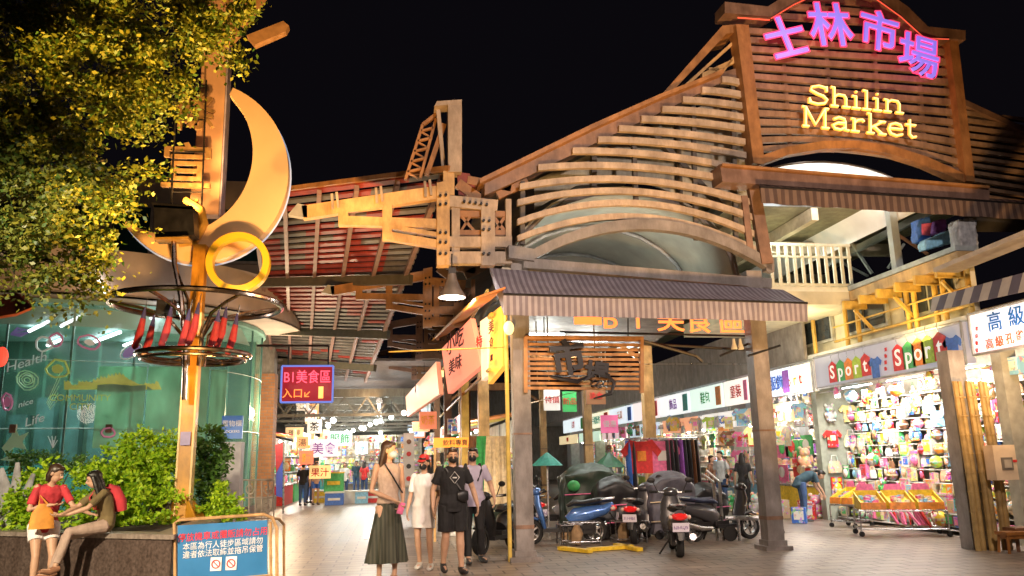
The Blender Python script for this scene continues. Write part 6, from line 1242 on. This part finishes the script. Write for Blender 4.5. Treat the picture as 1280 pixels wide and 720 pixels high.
    # trousers, shorts, skirt
    if bottom in ('shorts', 'trousers'):
        q = MB(); p, r = torso(.012); q.loft([p[0] - V((0, 0, .03)), p[0], p[1], lerp(p[1], p[2], .7)], [r[0], r[0], r[1], r[2]], hside, 16)
        for k in 'AB':
            h, kn, an = J['hi' + k], J['kn' + k], J['an' + k]
            if bottom == 'shorts': q.loft([lerp(h, J['pel'], .4), h, lerp(h, kn, blen * .6), lerp(h, kn, blen * 1.25)], [.10*s_, .102*s_*flare, .095*s_*flare, .092*s_*flare], None, 12)
            else: q.loft([lerp(h, J['pel'], .4), h, lerp(h, kn, .5), kn, lerp(kn, an, .5), lerp(kn, an, blen)], [.10*s_, .10*s_, .087*s_*flare, .068*s_*flare, .062*s_*flare, .055*s_*flare], None, 12); 
            if bottom == 'trousers': q.ell(kn, .067 * s_ * flare)
        obj(bottom, folds(remesh(q, vox, 2)), botm, t, True)
    if bottom == 'skirt':
        n = 40; c0 = J['wai']; c1 = (J['anA'] + J['anB']) * .5 + V((0, 0, .16 * sc)); q = MB(); rg = []
        for i in range(9):
            u = i / 8; c = lerp(c0, c1, u); ra = lerp(.13, .30, u ** .85) * s_; rb = lerp(.10, .20, u) * s_
            rg.append([c + V((ra * math.cos(2*PI*k/n) * (1 + .10 * u * math.cos(k * 2*PI*9/n)), rb * math.sin(2*PI*k/n) * (1 + .16 * u * math.cos(k * 2*PI*9/n + .5)), 0)) for k in range(n)])
        q.add([v for ring in rg for v in ring], [(i*n + k, i*n + (k+1) % n, (i+1)*n + (k+1) % n, (i+1)*n + k) for i in range(8) for k in range(n)] + [tuple(range(n))]); obj('skirt', q, botm, t, True)
        q = MB(); q.loft([c0 - V((0, 0, .03)), c0 + V((0, 0, .03))], [(.135*s_, .102*s_)] * 2, side, 18); obj('waistband', q, botm, t)
    for k in 'AB':
        a, to = J['an' + k], J['to' + k]; d = (to - a); d.normalize(); q = MB(); q.loft([a - d * .055 * sc + V((0, 0, -.035*sc)), a + V((0, 0, -.035*sc)), a + d * .07 * sc + V((0, 0, -.04*sc)), to + V((0, 0, -.0)), to + d * .035], [(.035*sc, .035*sc), (.046*sc, .05*sc), (.048*sc, .042*sc), (.047*sc, .028*sc), (.025*sc, .015*sc)], hside, 12); obj('shoe', q, shoes, t, True)
    t['J'] = 0
    for f in extras: f(t, J, sc, hp)
    return t
black_cloth = mat('black_cotton', (.014, .014, .018), .8, 0, .3, 9, .3); white_cloth = mat('off_white_cotton', (.80, .76, .78), .8, 0, .12, 6, .3); olive_skirt = stripemat('olive_pleats', (.045, .05, .035), (.085, .085, .06), .05, 'X', .7); bluemask = mat('blue_mask', (.35, .48, .62), .7, 0, .1); blackmask = mat('black_mask', (.012, .012, .014), .7, 0, .1)
def bag_strap(a, b_, m, w=.016, nm='bag_strap'):
    def f(t, J, sc, hp):
        q = MB(); pts = []
        P, Q = V(a) * sc, V(b_) * sc
        for i in range(9): u = i / 8; p = lerp(P, Q, u); p.y -= .0; pts.append(p)
        q.loft(pts, [(w, .006)] * 9, (1, 0, 0), 6); obj(nm, q, m, t)
    return f
def phone(c, m):
    def f(t, J, sc, hp): obj('phone_case', MB().box(V(c) * sc, (.08, .03, .15), 0, Matrix.Rotation(.3, 3, 'Y')), m, t)
    return f
def at_ground(px, py): p = atZ(px, py, 0); return (p.x, p.y, 0)
# heading: rz rotates the figure from facing -Y (towards the camera)
person('tall woman with long dark hair, blue mask, beige top and long olive pleated skirt', at_ground(484, 730), math.radians(22), 1.88,
       dict(look=(.75, -.6, -.05), elA=(.21, .0, 1.12), wrA=(.09, -.25, .97), elB=(-.23, .02, 1.10), wrB=(-.02, -.27, .99), hdA=(-.55, -.35, -.65), hdB=(.5, -.45, -.65)), .93, 'tank', mat('beige_knit', (.50, .37, .30), .8, 0, .15, 20, .3), bottom='skirt', botm=olive_skirt, hair='long', hm=hairb, mask=bluemask,
       shoes=mat('tan_sandal', (.30, .14, .08), .6), vox=.009, extras=(bag_strap((-.09, -.085, 1.43), (-.01, -.150, 1.28), dark, .011), bag_strap((-.01, -.150, 1.28), (.14, -.135, 1.06), dark, .011), phone((.03, -.335, .90), cm('pink'))))
def cap(t, J, sc, hp):
    q = MB(); q.ell(hp(0, .02, .085), (.088*sc, .10*sc, .062*sc), 14, 8); q.loft([hp(0, -.06, .065), hp(0, -.15, .05)], [(.065*sc, .008), (.05*sc, .005)], (1, 0, 0), 10); obj('cap', q, cm('red'), t, True)
person('short woman with a red cap, black mask and oversized white T-shirt dress', at_ground(530, 712), math.radians(-14), 1.68, dict(look=(-.2, -1, -.15), elA=(.25, -.02, 1.12), wrA=(.20, -.10, .92), knA=(.09, -.04, .5), anB=(-.09, .10, .10), toB=(-.10, -.06, .04)), 1.0, 'dress', white_cloth, .5, .03, bottom='shorts', botm=white_cloth, blen=.3, hair='bob', mask=blackmask, shoes=mat('white_shoe', (.6, .58, .56), .6), vox=.009, extras=(cap,))
def print_(t, J, sc, hp):
    c = J['che'] + V((0, -.150 * sc, .02)); q = MB(); P = [c + V((0, -.004, .085)), c + V((.07, -.0, 0)), c + V((0, -.004, -.085)), c + V((-.07, -.0, 0))]; q.tube(P, .006, 4, closed=True); q.bar(c + V((-.03, -.004, 0)), c + V((.03, -.004, 0)), .02, .02); obj('shirt_print', q, mat('print_white', (.6, .6, .6), .6), t)
def sling(t, J, sc, hp):
    q = MB(); c = J['hiA'] + V((.02, -.16, .14)) * sc; q.loft([c + V((-.08, 0, 0)), c, c + V((.08, .02, 0))], [(.06, .03), (.09, .04), (.07, .03)], (0, 0, 1), 12); obj('sling_bag', q, blackp, t, True)
person('man with black mask in black printed T-shirt and black shorts', at_ground(566, 717), math.radians(8), 1.79, dict(look=(-.1, -1, -.15), elA=(.30, .03, 1.13), wrA=(.34, -.10, .90), elB=(-.27, .05, 1.12), wrB=(-.29, -.06, .88), anA=(.11, -.05, .09), toA=(.13, -.22, .04), anB=(-.10, .16, .13), toB=(-.11, .02, .04), knB=(-.10, .0, .50)), 1.08, 'shirt', black_cloth, .42, .02, bottom='shorts', botm=black_cloth, blen=.68, hair='short', hm=hairb, mask=blackmask, vox=.009, extras=(print_, sling, bag_strap((-.12, -.10, 1.42), (.12, -.16, 1.08), blackp)), flare=1.12)
def backpack(m):
    def f(t, J, sc, hp):
        c = lerp(J['wai'], J['che'], .55); n = (J['nek'] - J['wai']).cross(J['shA'] - J['shB']).normalized()
        if n.y < 0: n = -n
        q = MB(); q.loft([lerp(J['wai'], J['nek'], .0) + n * .19 * sc, lerp(J['wai'], J['nek'], .3) + n * .2 * sc, lerp(J['wai'], J['nek'], .75) + n * .18 * sc, lerp(J['wai'], J['nek'], .95) + n * .13 * sc], [(.12*sc, .07*sc), (.14*sc, .09*sc), (.12*sc, .08*sc), (.07*sc, .03*sc)], J['shA'] - J['shB'], 14); obj('backpack', q, m, t, True)
        for k in 'AB':
            a = lerp(J['nek'], J['sh' + k], .6) + V((0, 0, .0)); q = MB(); q.loft([a + n * .09 * sc, a + V((0, 0, .045 * sc)), a - n * .10 * sc - V((0, 0, .06*sc)), lerp(a, J['wai'], .6) - n * .12 * sc, lerp(a, J['wai'], .8) + n * .02], [(.02, .008)] * 5, J['shA'] - J['shB'], 6); obj('bag_strap', q, m, t)
    return f
person('man in pale lilac T-shirt and black trousers with a backpack walking behind the others', at_ground(592, 704), math.radians(6), 1.80, dict(look=(-.35, -1, -.05), elA=(.28, .0, 1.13), wrA=(.30, -.16, .95), anA=(.14, .10, .10), toA=(.17, -.05, .03), anB=(-.10, -.10, .09), toB=(-.12, -.26, .04)), 1.02, 'shirt', mat('lilac_cotton', (.42, .38, .52), .8, 0, .15, 6, .3), .45, .01, bottom='trousers', botm=black_cloth, blen=.95, hair='short', mask=blackmask, vox=.010, extras=(backpack(black_cloth),))
# two women at the planter wall
redt = mat('red_cotton', (.50, .035, .05), .8, 0, .25, 8, .3)
def tote(t, J, sc, hp):
    q = MB(); c = V((-.06, -.22, 1.02)) * sc; q.loft([c + V((0, 0, .10)), c + V((0, 0, -.02)), c + V((0, 0, -.22))], [(.05, .02), (.13, .03), (.15, .035)], (1, 0, 0), 12); obj('tote_bag', q, mat('orange_tote', (.72, .30, .05), .7, 0, .25, 9), t, True)
    q = MB(); q.tube([c + V((-.05, 0, .08)), V((-.1, -.15, 1.22)) * sc, c + V((.06, 0, .08))], .012, 5); obj('bag_handle', q, mat('orange_tote'), t)
p = atZ(77, 726, 0); wq = atY(77, 640, 12.35)
person('woman in red T-shirt and white shorts leaning on the planter wall with an orange bag', (-4.62, 11.95, 0), math.radians(28), 1.75,
       dict(pel=(0, .10, .86), wai=(0, .10, .97), che=(.02, .02, 1.18), nek=(.03, -.06, 1.37), hed=(.06, -.12, 1.49), shA=(.20, -.04, 1.30), shB=(-.15, -.04, 1.32), elA=(.30, -.16, 1.08), wrA=(.50, -.20, .96), elB=(-.22, -.10, 1.05), wrB=(.02, -.24, 1.10), hdA=(1, -.1, -.2), hdB=(1, -.2, 0), hiA=(.09, .06, .82), hiB=(-.09, .06, .82), knA=(.11, -.12, .46), knB=(-.08, -.12, .46), anA=(.12, -.10, .09), anB=(-.09, -.14, .09), toA=(.13, -.27, .03), toB=(-.10, -.31, .03), look=(.75, -.55, -.35)),
       1.0, 'shirt', redt, .5, .02, bottom='shorts', botm=white_cloth, blen=.38, hair='bob', hm=hairb, shoes=mat('white_shoe'), vox=.009, extras=(tote,), flare=1.1)
khaki = mat('khaki_cotton', (.16, .115, .05), .8, 0, .2, 8, .3)
person('woman in an olive top with a red backpack sitting on the planter wall', (-3.98, 11.85, 0), math.radians(-52), 1.68,
       dict(pel=(0, .16, .86), wai=(0, .18, .97), che=(0, .12, 1.18), nek=(0, .04, 1.35), hed=(0, -.03, 1.46), shA=(.17, .06, 1.29), shB=(-.17, .06, 1.29), elA=(.20, -.14, 1.10), wrA=(.10, -.36, 1.02), elB=(-.19, -.16, 1.10), wrB=(-.06, -.38, 1.02), hdA=(-.2, -1, -.1), hdB=(.2, -1, -.1), hiA=(.09, .12, .84), hiB=(-.09, .12, .84), knA=(.11, -.32, .80), knB=(-.09, -.30, .72), anA=(.13, -.46, .38), anB=(-.10, -.42, .30), toA=(.14, -.62, .34), toB=(-.10, -.58, .26), look=(-.2, -1, -.3)),
       .98, 'shirt', khaki, .5, .0, bottom='trousers', botm=mat('beige_trousers', (.42, .30, .25), .8, 0, .2, 8, .3), blen=.9, hair='long', vox=.009, extras=(backpack(redt),), shoes=mat('tan_sandal'))
# people in the background
def bgp(label, px, py, deg, H, tm, bm_, pose={}, hair='short', bottom='trousers', grp='shoppers in the lanes', base=None, **k):
    loc = base or at_ground(px, py); return person(label, loc, math.radians(deg), H, pose, 1, 'shirt', tm, .45, .01, bottom=bottom, botm=bm_, blen=.95 if bottom == 'trousers' else .5, hair=hair, vox=.016, group=grp, **k)
jean = mat('blue_denim', (.05, .10, .24), .8, 0, .3, 9); dteal = mat('dark_teal_shirt', (.03, .07, .10), .8)
bgp('man in a pale grey shirt standing at the counters beyond the parked scooters', 905, 640, -60, 1.72, mat('pale_grey_shirt', (.45, .48, .5), .8), jean)
bgp('woman with long hair in a dark top standing left of the right post', 933, 643, 150, 1.65, black_cloth, black_cloth, hair='long')
bgp('brown haired shopper at the stall left of the man in pale grey', 893, 637, 40, 1.6, cm('brown'), black_cloth, hair='bob', hm=hairb)
bgp('person in dark blue bending forward over the goods beside the pink cloths', 1006, 652, 75, 1.68, dteal, jean, dict(pel=(0,.1,.88), wai=(0,.04,.98), che=(0,-.18,1.08), nek=(0,-.36,1.12), hed=(0,-.48,1.10), shA=(.17,-.30,1.12), shB=(-.17,-.30,1.12), elA=(.2,-.36,.85), elB=(-.2,-.36,.85), wrA=(.15,-.48,.65), wrB=(-.15,-.48,.65), look=(0,-.8,-.6)))
bgp('seller in a cream shirt sitting behind the tray trolley', 1180, 655, -35, 1.62, mat('cream_shirt', (.62, .50, .40), .8), jean, dict(pel=(0,.15,.45), wai=(0,.15,.56), che=(0,.06,.78), nek=(0,-.02,.96), hed=(0,-.10,1.06), shA=(.18,.0,.90), shB=(-.18,.0,.90), elA=(.22,-.12,.68), elB=(-.22,-.12,.68), wrA=(.08,-.30,.62), wrB=(-.08,-.30,.62), hiA=(.09,.1,.42), hiB=(-.09,.1,.42), knA=(.13,-.32,.46), knB=(-.13,-.32,.46), anA=(.13,-.34,.09), anB=(-.13,-.34,.09), toA=(.13,-.50,.03), toB=(-.13,-.50,.03), look=(0,-.7,-.6)), bottom='trousers')
for i, (px, py, d, tm, lab) in enumerate(((378, 632, 170, black_cloth, 'man in black walking away at the left side of the far lane'), (394, 631, 20, mat('pale_orange_shirt', (.7, .4, .3), .8), 'woman in a peach top and blue shorts by the left stalls'), (386, 629, 150, jean, 'shopper in denim behind the woman in the peach top'), (430, 624, 10, cm('white'), 'shopper in white deep in the left lane'), (455, 622, 160, cm('red'), 'shopper in red deep in the left lane'), (445, 618, 0, dteal, 'shopper in dark teal farthest down the left lane'))):
    bgp(lab, px, py, d, 1.62 + .04 * (i % 3), tm, jean if i != 1 else cm('blue'), bottom='shorts' if i == 1 else 'trousers', hair=['short','bob','short','bob','long','short'][i])
# ================================================================ SCOOTERS
def wheel_mb(c, r=.235, w=.055):
    a = MB(); a.lathe([(r * .68, -w), (r * .92, -w * 1.05), (r, -w * .5), (r, w * .5), (r * .92, w * 1.05), (r * .68, w)], c, 26, axis='y'); 
    b = MB(); b.lathe([(r * .70, -w * .7), (r * .62, -w * .6), (r * .62, w * .6), (r * .70, w * .7)], c, 24, axis='y'); b.lathe([(.001, -w), (.05, -w), (.05, w), (.001, w)], c, 12, axis='y')
    for k in range(5): d = V((math.cos(k * 1.2566), 0, math.sin(k * 1.2566))); b.bar(V(c) + d * .04, V(c) + d * r * .66, .03, .03)
    return a, b
sn = [0]
def scooter(label, loc, heading, bodyc, seatc=None, lean=0.0, box=False, mirror=True, plate=True, cover=None):
    """heading: direction of travel in degrees, 0 = +X"""
    t = thing('motor_scooter', label, 'scooter', loc, 'scooters parked under the awning', math.radians(heading)); t.rotation_euler.x = lean
    sy = seatc or blackp
    for x, nm in ((.62, 'front_wheel'), (-.60, 'rear_wheel')):
        a, b = wheel_mb((x, 0, .235)); w = obj(nm, a, rubber, t, True); obj('rim', b, chrome, w)
    q = MB(); q.loft([(-.98, 0, .72), (-.80, 0, .62), (-.50, 0, .56), (-.25, 0, .50), (-.12, 0, .40)], [(.07, .05), (.145, .10), (.165, .14), (.15, .17), (.12, .14)], (0, 1, 0), 16); obj('rear_body', q, bodyc, t, True)
    q = MB(); q.loft([(-.92, 0, .80), (-.70, 0, .80), (-.42, 0, .755), (-.2, 0, .76), (-.08, 0, .70)], [(.07, .03), (.14, .055), (.15, .055), (.13, .06), (.09, .03)], (0, 1, 0), 14); obj('seat', q, sy, t, True)
    q = MB(); q.box((.12, 0, .27), (.56, .32, .07)); q.box((-.05, 0, .32), (.3, .28, .1)); obj('floorboard', q, blackp, t)
    q = MB(); q.loft([(.36, 0, .28), (.42, 0, .52), (.50, 0, .78), (.50, 0, .92)], [(.16, .04), (.21, .06), (.19, .07), (.13, .06)], (0, 1, 0), 16); obj('leg_shield', q, bodyc, t, True)
    q = MB(); q.loft([(.80, 0, .46), (.66, 0, .52), (.48, 0, .46)], [(.05, .02), (.085, .035), (.06, .03)], (0, 1, 0), 12); obj('front_fender', q, bodyc, t, True)
    q = MB(); q.tube([(.54, 0, .75), (.62, .0, .42)], .03, 8)
    for s in (-1, 1): q.tube([(.60, s * .075, .48), (.62, s * .075, .235)], .02, 6)
    obj('fork', q, dark, t)
    q = MB(); q.tube([(.36, -.34, 1.0), (.44, -.2, .98), (.47, 0, .97), (.44, .2, .98), (.36, .34, 1.0)], .018, 7); obj('handlebar', q, chrome, t)
    for s in (-1, 1): obj('grip', MB().tube([(.34, s * .37, 1.0), (.40, s * .25, .99)], .025, 7), rubber, t)
    q = MB(); q.ell((.50, 0, .98), (.10, .15, .085), 14, 8); obj('handlebar_cowl', q, bodyc, t, True)
    obj('headlight', MB().ell((.57, 0, .97), (.05, .09, .055), 12, 8), mat('headlamp_glass', (.6, .62, .65), .1, 0, 0), t, True)
    q = MB(); q.loft([(-.93, 0, .66), (-1.0, 0, .655), (-1.035, 0, .65)], [(.13, .065), (.115, .055), (.07, .03)], (0, 1, 0), 14); obj('tail_light', q, mat('red_lens', (.55, .01, .01), .12, 0, 0, emit=.25, ecol=(1, .02, .02)), t, True)
    for s in (-1, 1): obj('indicator', MB().ell((-.95, s * .145, .65), (.05, .035, .035), 10, 6), mat('pale_lens', (.7, .5, .42), .15, 0, 0), t, True)
    q = MB(); q.loft([(-.90, 0, .56), (-1.0, 0, .42), (-1.03, 0, .30)], [(.08, .015), (.07, .012), (.05, .01)], (0, 1, 0), 10); obj('rear_fender', q, blackp, t)
    if plate:
        q = MB(); q.box((-1.045, 0, .50), (.008, .26, .14), 0, Matrix.Rotation(-.2, 3, 'Y')); pl_ = obj('licence_plate', q, mat('plate_white', (.72, .68, .80), .4, 0, .05), t)
        obj('plate_number', text_mb(('628-KQN','317-HBT','905-MLD','482-PWA','736-GTC','150-RFV','264-NXS','893-ECJ')[sn[0] % 8], (-1.052, 0, .475), (0, -1, 0), (0, 0, 1), .085, .004, .002, maxw=.22), mat('plate_ink', (.12, .03, .25), .5), pl_); sn[0] += 1
    q = MB(); q.loft([(-.28, -.17, .25), (-.55, -.19, .26), (-.85, -.2, .34)], [.03, .05, .055], None, 10); obj('exhaust', q, chrome, t, True)
    q = MB(); q.box((-.42, .02, .27), (.34, .2, .18)); q.bar((-.2, .12, .25), (-.22, .30, .01), .025, .025); obj('engine', q, dark, t)
    if mirror:
        for s in (-1, 1): q = MB(); q.tube([(.42, s * .22, .99), (.44, s * .30, 1.16)], .01, 5); q.ell((.43, s * .33, 1.19), (.015, .07, .05), 12, 8); obj('mirror', q, dark, t)
    q = MB(); q.tube([(-.62, -.12, .80), (-.98, -.11, .84), (-1.0, 0, .85), (-.98, .11, .84), (-.62, .12, .80)], .014, 6); obj('grab_rail', q, chrome, t)
    if box: q = MB(); q.box((-.98, 0, 1.02), (.36, .38, .30)); obj('top_box', remesh(q, .03, 3), cover or blackp, t, True)
    return t
P = at_ground; sb = lambda px, py: V(P(px, py))
dkgrey = mat('dark_grey_paint', (.06, .06, .07), .3, .3, .15, 4, coat=.5); bluep = mat('metallic_blue_paint', (.08, .20, .55), .25, .3, .1, 4, coat=.6); silv = mat('silver_paint', (.35, .35, .38), .3, .4, .15, 4, coat=.5); redp = mat('red_paint', (.45, .03, .03), .3, .1, .1, 4, coat=.5)
scooter('dark scooter with red tail light and white plate parked nose in, seen from behind', sb(850, 697) + V((.16, .62, 0)), 76, dkgrey, lean=0)
scooter('dark scooter with red lens standing left of the one with the red tail light', sb(808, 678) + V((0, .3, 0)), 62, dkgrey)
scooter('metallic blue scooter parked sideways just right of the first post', sb(705, 680), 172, bluep)
scooter('black scooter behind the walking man in lilac, front wheel turned out', sb(622, 690), -125, blackp)
scooter('dark scooter parked sideways left of the right post', sb(905, 676) + V((0, .1, 0)), 10, dkgrey, seatc=mat('navy_seat', (.03, .04, .09), .5))
scooter('silver scooter in the second row behind the blue scooter', sb(690, 664), 155, silv)
scooter('black scooter in the second row left of the clothes rack', sb(775, 662), 85, blackp)
scooter('grey scooter behind the first post in the second row', sb(648, 668), 110, dkgrey)
PAL['dark green'] = (.02, .12, .06)
# covered carts
def cart(label, px, py, w, d, h, m, peak=.25):
    p = sb(px, py) + V((0, d / 2, 0)); t = thing('covered_cart', label, 'cart', p, 'carts under tarpaulins'); q = MB(); r = random.Random(px)
    q.box(p + V((0, 0, h * .42 + .1)), (w, d, h * .84)); q.loft([p + V((0, -d/2, h * .8)), p + V((0, 0, h * .9)), p + V((0, d/2, h * .8))], [(w * .5, peak), (w * .48, peak * 1.2), (w * .5, peak)], (1, 0, 0), 12)
    z = remesh(q, .05, 2); z.v = [v + V((noise.noise(v * 4), noise.noise(v * 4 + V((9, 0, 0))), noise.noise(v * 5 + V((0, 9, 0))) * .6)) * .07 for v in z.v]; obj('tarpaulin', z, m, t, True)
    q = MB(); 
    for z_ in (.3, .62): q.tube([p + V((-w/2 - .04, -d/2 - .04, h * z_)), p + V((w/2 + .04, -d/2 - .04, h * z_ + .03))], .012, 5)
    obj('rope', q, cm('pink') if px % 2 else cm('cream'), t)
    for a in (-1, 1): obj('wheel', MB().lathe([(.001, -.03), (.09, -.03), (.09, .03), (.001, .03)], p + V((a * w * .35, -d * .42, .09)), 14, axis='y'), rubber, t)
tgreen = mat('dark_green_tarp', (.035, .06, .045), .5, 0, .4, 4, .4); tblack = mat('black_tarp', (.02, .02, .024), .45, 0, .4, 4, .5); tgrey = mat('grey_tarp', (.13, .13, .17), .55, 0, .35, 4, .4)
cart('cart under a dark green tarpaulin right of the blue scooter', 745, 668, 1.25, .9, 1.35, tgreen)
cart('cart under a black tarpaulin beside the clothes rack', 775, 674, .8, .7, 1.05, tblack)
cart('motorbike sized bundle under a grey tarpaulin behind the red tail light', 846, 674, .95, .7, 1.15, tgrey, .25)
cart('low black covered bundle between the tail light scooter and the right post', 893, 668, .7, .7, .85, tblack)
cart('cart under a green tarpaulin behind the walking man in lilac', 628, 662, .8, .9, 1.4, tgreen)
for i, (px, py, Y, c, r) in enumerate(((684,582,17,'teal',.34),(762,584,18,'dark green',.4))):
    p = atY(px, py, Y); t = thing('parasol', f'folded {c} parasol tilted over the parked scooters', 'parasol', V((p.x, Y, 0)), 'parasols over the scooters'); q = MB(); q.lathe([(.02, r * .8), (r * .5, r * .45), (r, 0), (r * .5, r * .40)], p, 8); obj('cloth', q, cm(c), t); obj('pole', MB().tube([V((p.x, Y, 0)), p + V((0, 0, r * .8))], .02, 6), chrome, t)
q = MB(); q.ell(sb(738, 668) + V((-.35, -.1, 1.02)), (.14, .14, .12), 14, 9); tag(obj('green_helmet', q, cm('green'), smooth=True), 'round green helmet resting on the blue scooter handlebar', 'helmet')
# small crates and wire stands on the floor
def wstand(px, py, w, h, label):
    p = sb(px, py); t = thing('wire_stand', label, 'stand', p, 'wire stands on the floor'); q = MB()
    for a in (-1, 1):
        for c in (-1, 1): q.tube([p + V((a*w/2, c*.2, 0)), p + V((a*w/2, c*.2, h))], .014, 5)
    for z in (.08, h): q.tube([p + V((a*w/2, c*.2, z)) for a, c in ((-1,-1),(1,-1),(1,1),(-1,1))], .012, 5, closed=True)
    obj('frame', q, chrome, t); q = MB(); q.loft([p + V((-w*.2, 0, .03)), p + V((-w*.15, 0, h * .55)), p + V((-w*.15, 0, h*.9))], [.09, .12, .05], None, 10); obj('sack', q, mat('sack_tan', (.40, .27, .15), .9, 0, .3, 9, .4), t, True)
wstand(728, 682, .62, .42, 'low wire stand with a tan sack below the blue scooter'); wstand(786, 678, .60, .40, 'low wire stand with a tan sack below the black tarpaulin'); wstand(712, 680, .4, .36, 'smallest wire stand left of the tan sack')
q = MB(); 
for (a, c) in (((735,690),(790,686)),((770,684),(800,690)),((700,688),(738,692))): q.bar(V(P(*a)) + V((0,0,.04)), V(P(*c)) + V((0,0,.04)), .12, .06)
tag(obj('yellow_bars', q, cm('yellow')), 'yellow bars lying on the floor before the covered carts', 'bars')
# U shaped steel barrier
t = thing('barrier_rail', 'low steel barrier with a horizontal bar left of the right post', 'barrier', sb(920, 678)); a = sb(897, 676); c = sb(948, 676); q = MB()
q.tube([a, a + V((0, 0, 1.1)), a + V((-.1, .3, 1.25))], .03, 7); q.tube([a + V((.12, 0, 0)), a + V((.12, 0, 1.1)), a + V((.0, .3, 1.3))], .03, 7); q.tube([a + V((.15, -.1, .42)), c + V((.25, -.1, .42))], .045, 8); q.tube([c + V((-.35, .05, .0)), c + V((-.35, .05, .4))], .03, 6); obj('steel_tube', q, chrome, t, True)
for d in (0, .95): obj('castor', MB().lathe([(.001, -.03), (.14, -.03), (.14, .03), (.001, .03)], a + V((d + .2, -.15, .14)), 14, axis='y'), rubber, t)
# clothes rack with garments
t = thing('clothes_rack', 'steel clothes rail standing behind the parked scooters', 'clothes rack', sb(845, 664)); ra = sb(786, 664); rb = sb(894, 664); rb.y = ra.y; q = MB()
for p in (ra, rb): q.tube([p, p + V((0, 0, 2.02))], .022, 6)
q.tube([ra + V((0, 0, 2.0)), rb + V((0, 0, 2.0))], .022, 6); q.tube([ra + V((0, 0, .9)), rb + V((0, 0, .9))], .018, 6); obj('rail', q, chrome, t)
gar = [(.04,'blue','trousers'),(.10,'black','trousers'),(.20,'red','shirt'),(.36,'white','shirt'),(.48,'pink','shirt'),(.56,'black','trousers'),(.62,'black','trousers'),(.68,'black','trousers'),(.75,'purple','trousers'),(.80,'black','trousers'),(.86,'black','trousers'),(.91,'brown','trousers'),(.96,'black','trousers')]
for i, (u, c, kd) in enumerate(gar):
    p = lerp(ra, rb, u); L = .75 if kd == 'shirt' else 1.25
    g_ = thing('hanging_' + kd, f'{c} {kd} on the clothes rail, {ORD[i]} from its left end', kd, p + V((0, 0, 2.0 - L)), 'garments on the clothes rail')
    q = MB()
    if kd == 'shirt': o_ = [(-.26,0),(.26,0),(.27,.5),(.40,.36),(.50,.48),(.28,.74),(.10,.70),(-.10,.70),(-.28,.74),(-.50,.48),(-.40,.36),(-.27,.5)]; q.prism([p + V((x * .95, -.06 - .03 * (i % 3), 1.24 + z)) for x, z in o_], (0, .05, 0))
    else: q.loft([p + V((0, -.02, 1.96)), p + V((0, -.04, 1.5)), p + V((.01, -.02, 1.0)), p + V((0, -.03, .70))], [(.06, .10), (.05, .15), (.055, .17), (.05, .14)], (1, 0, 0), 8)
    obj('cloth', q, cm(c) if not (c == 'white') else mat('grey_tee', (.32, .31, .35), .8), g_, kd != 'shirt')
    if kd == 'shirt': obj('print', MB().box(p + V((0, -.07 - .03 * (i % 3), 1.62)), (.20, .01, .22)), cm({'red': 'orange', 'white': 'black', 'pink': 'white'}[c]), g_)
    q = MB(); q.tube([p + V((-.1, 0, 1.95)), p + V((0, 0, 2.0)), p + V((.1, 0, 1.95))], .006, 4); obj('hanger', q, chrome, g_)
# draped cloths behind the man in lilac
for i, (px, c, Y) in enumerate(((610,'green',16.2),(622,'cream',16.0),(600,'brown',16.4))):
    p = atY(px, 545, Y); q = MB(); n = 9; q.strip([p + V(((k/n - .5) * .45, .04 * math.sin(k * 2.1), 0)) for k in range(n+1)], [V((p.x + (k/n - .5) * .6, Y + .07 * math.sin(k * 2.1 + .5), .75)) for k in range(n+1)], (0, .015, 0)); tag(obj('hanging_cloth', q, cm(c)), f'{c} cloth hanging in folds behind the man in lilac', 'cloth', 'cloths hanging behind the walking group')
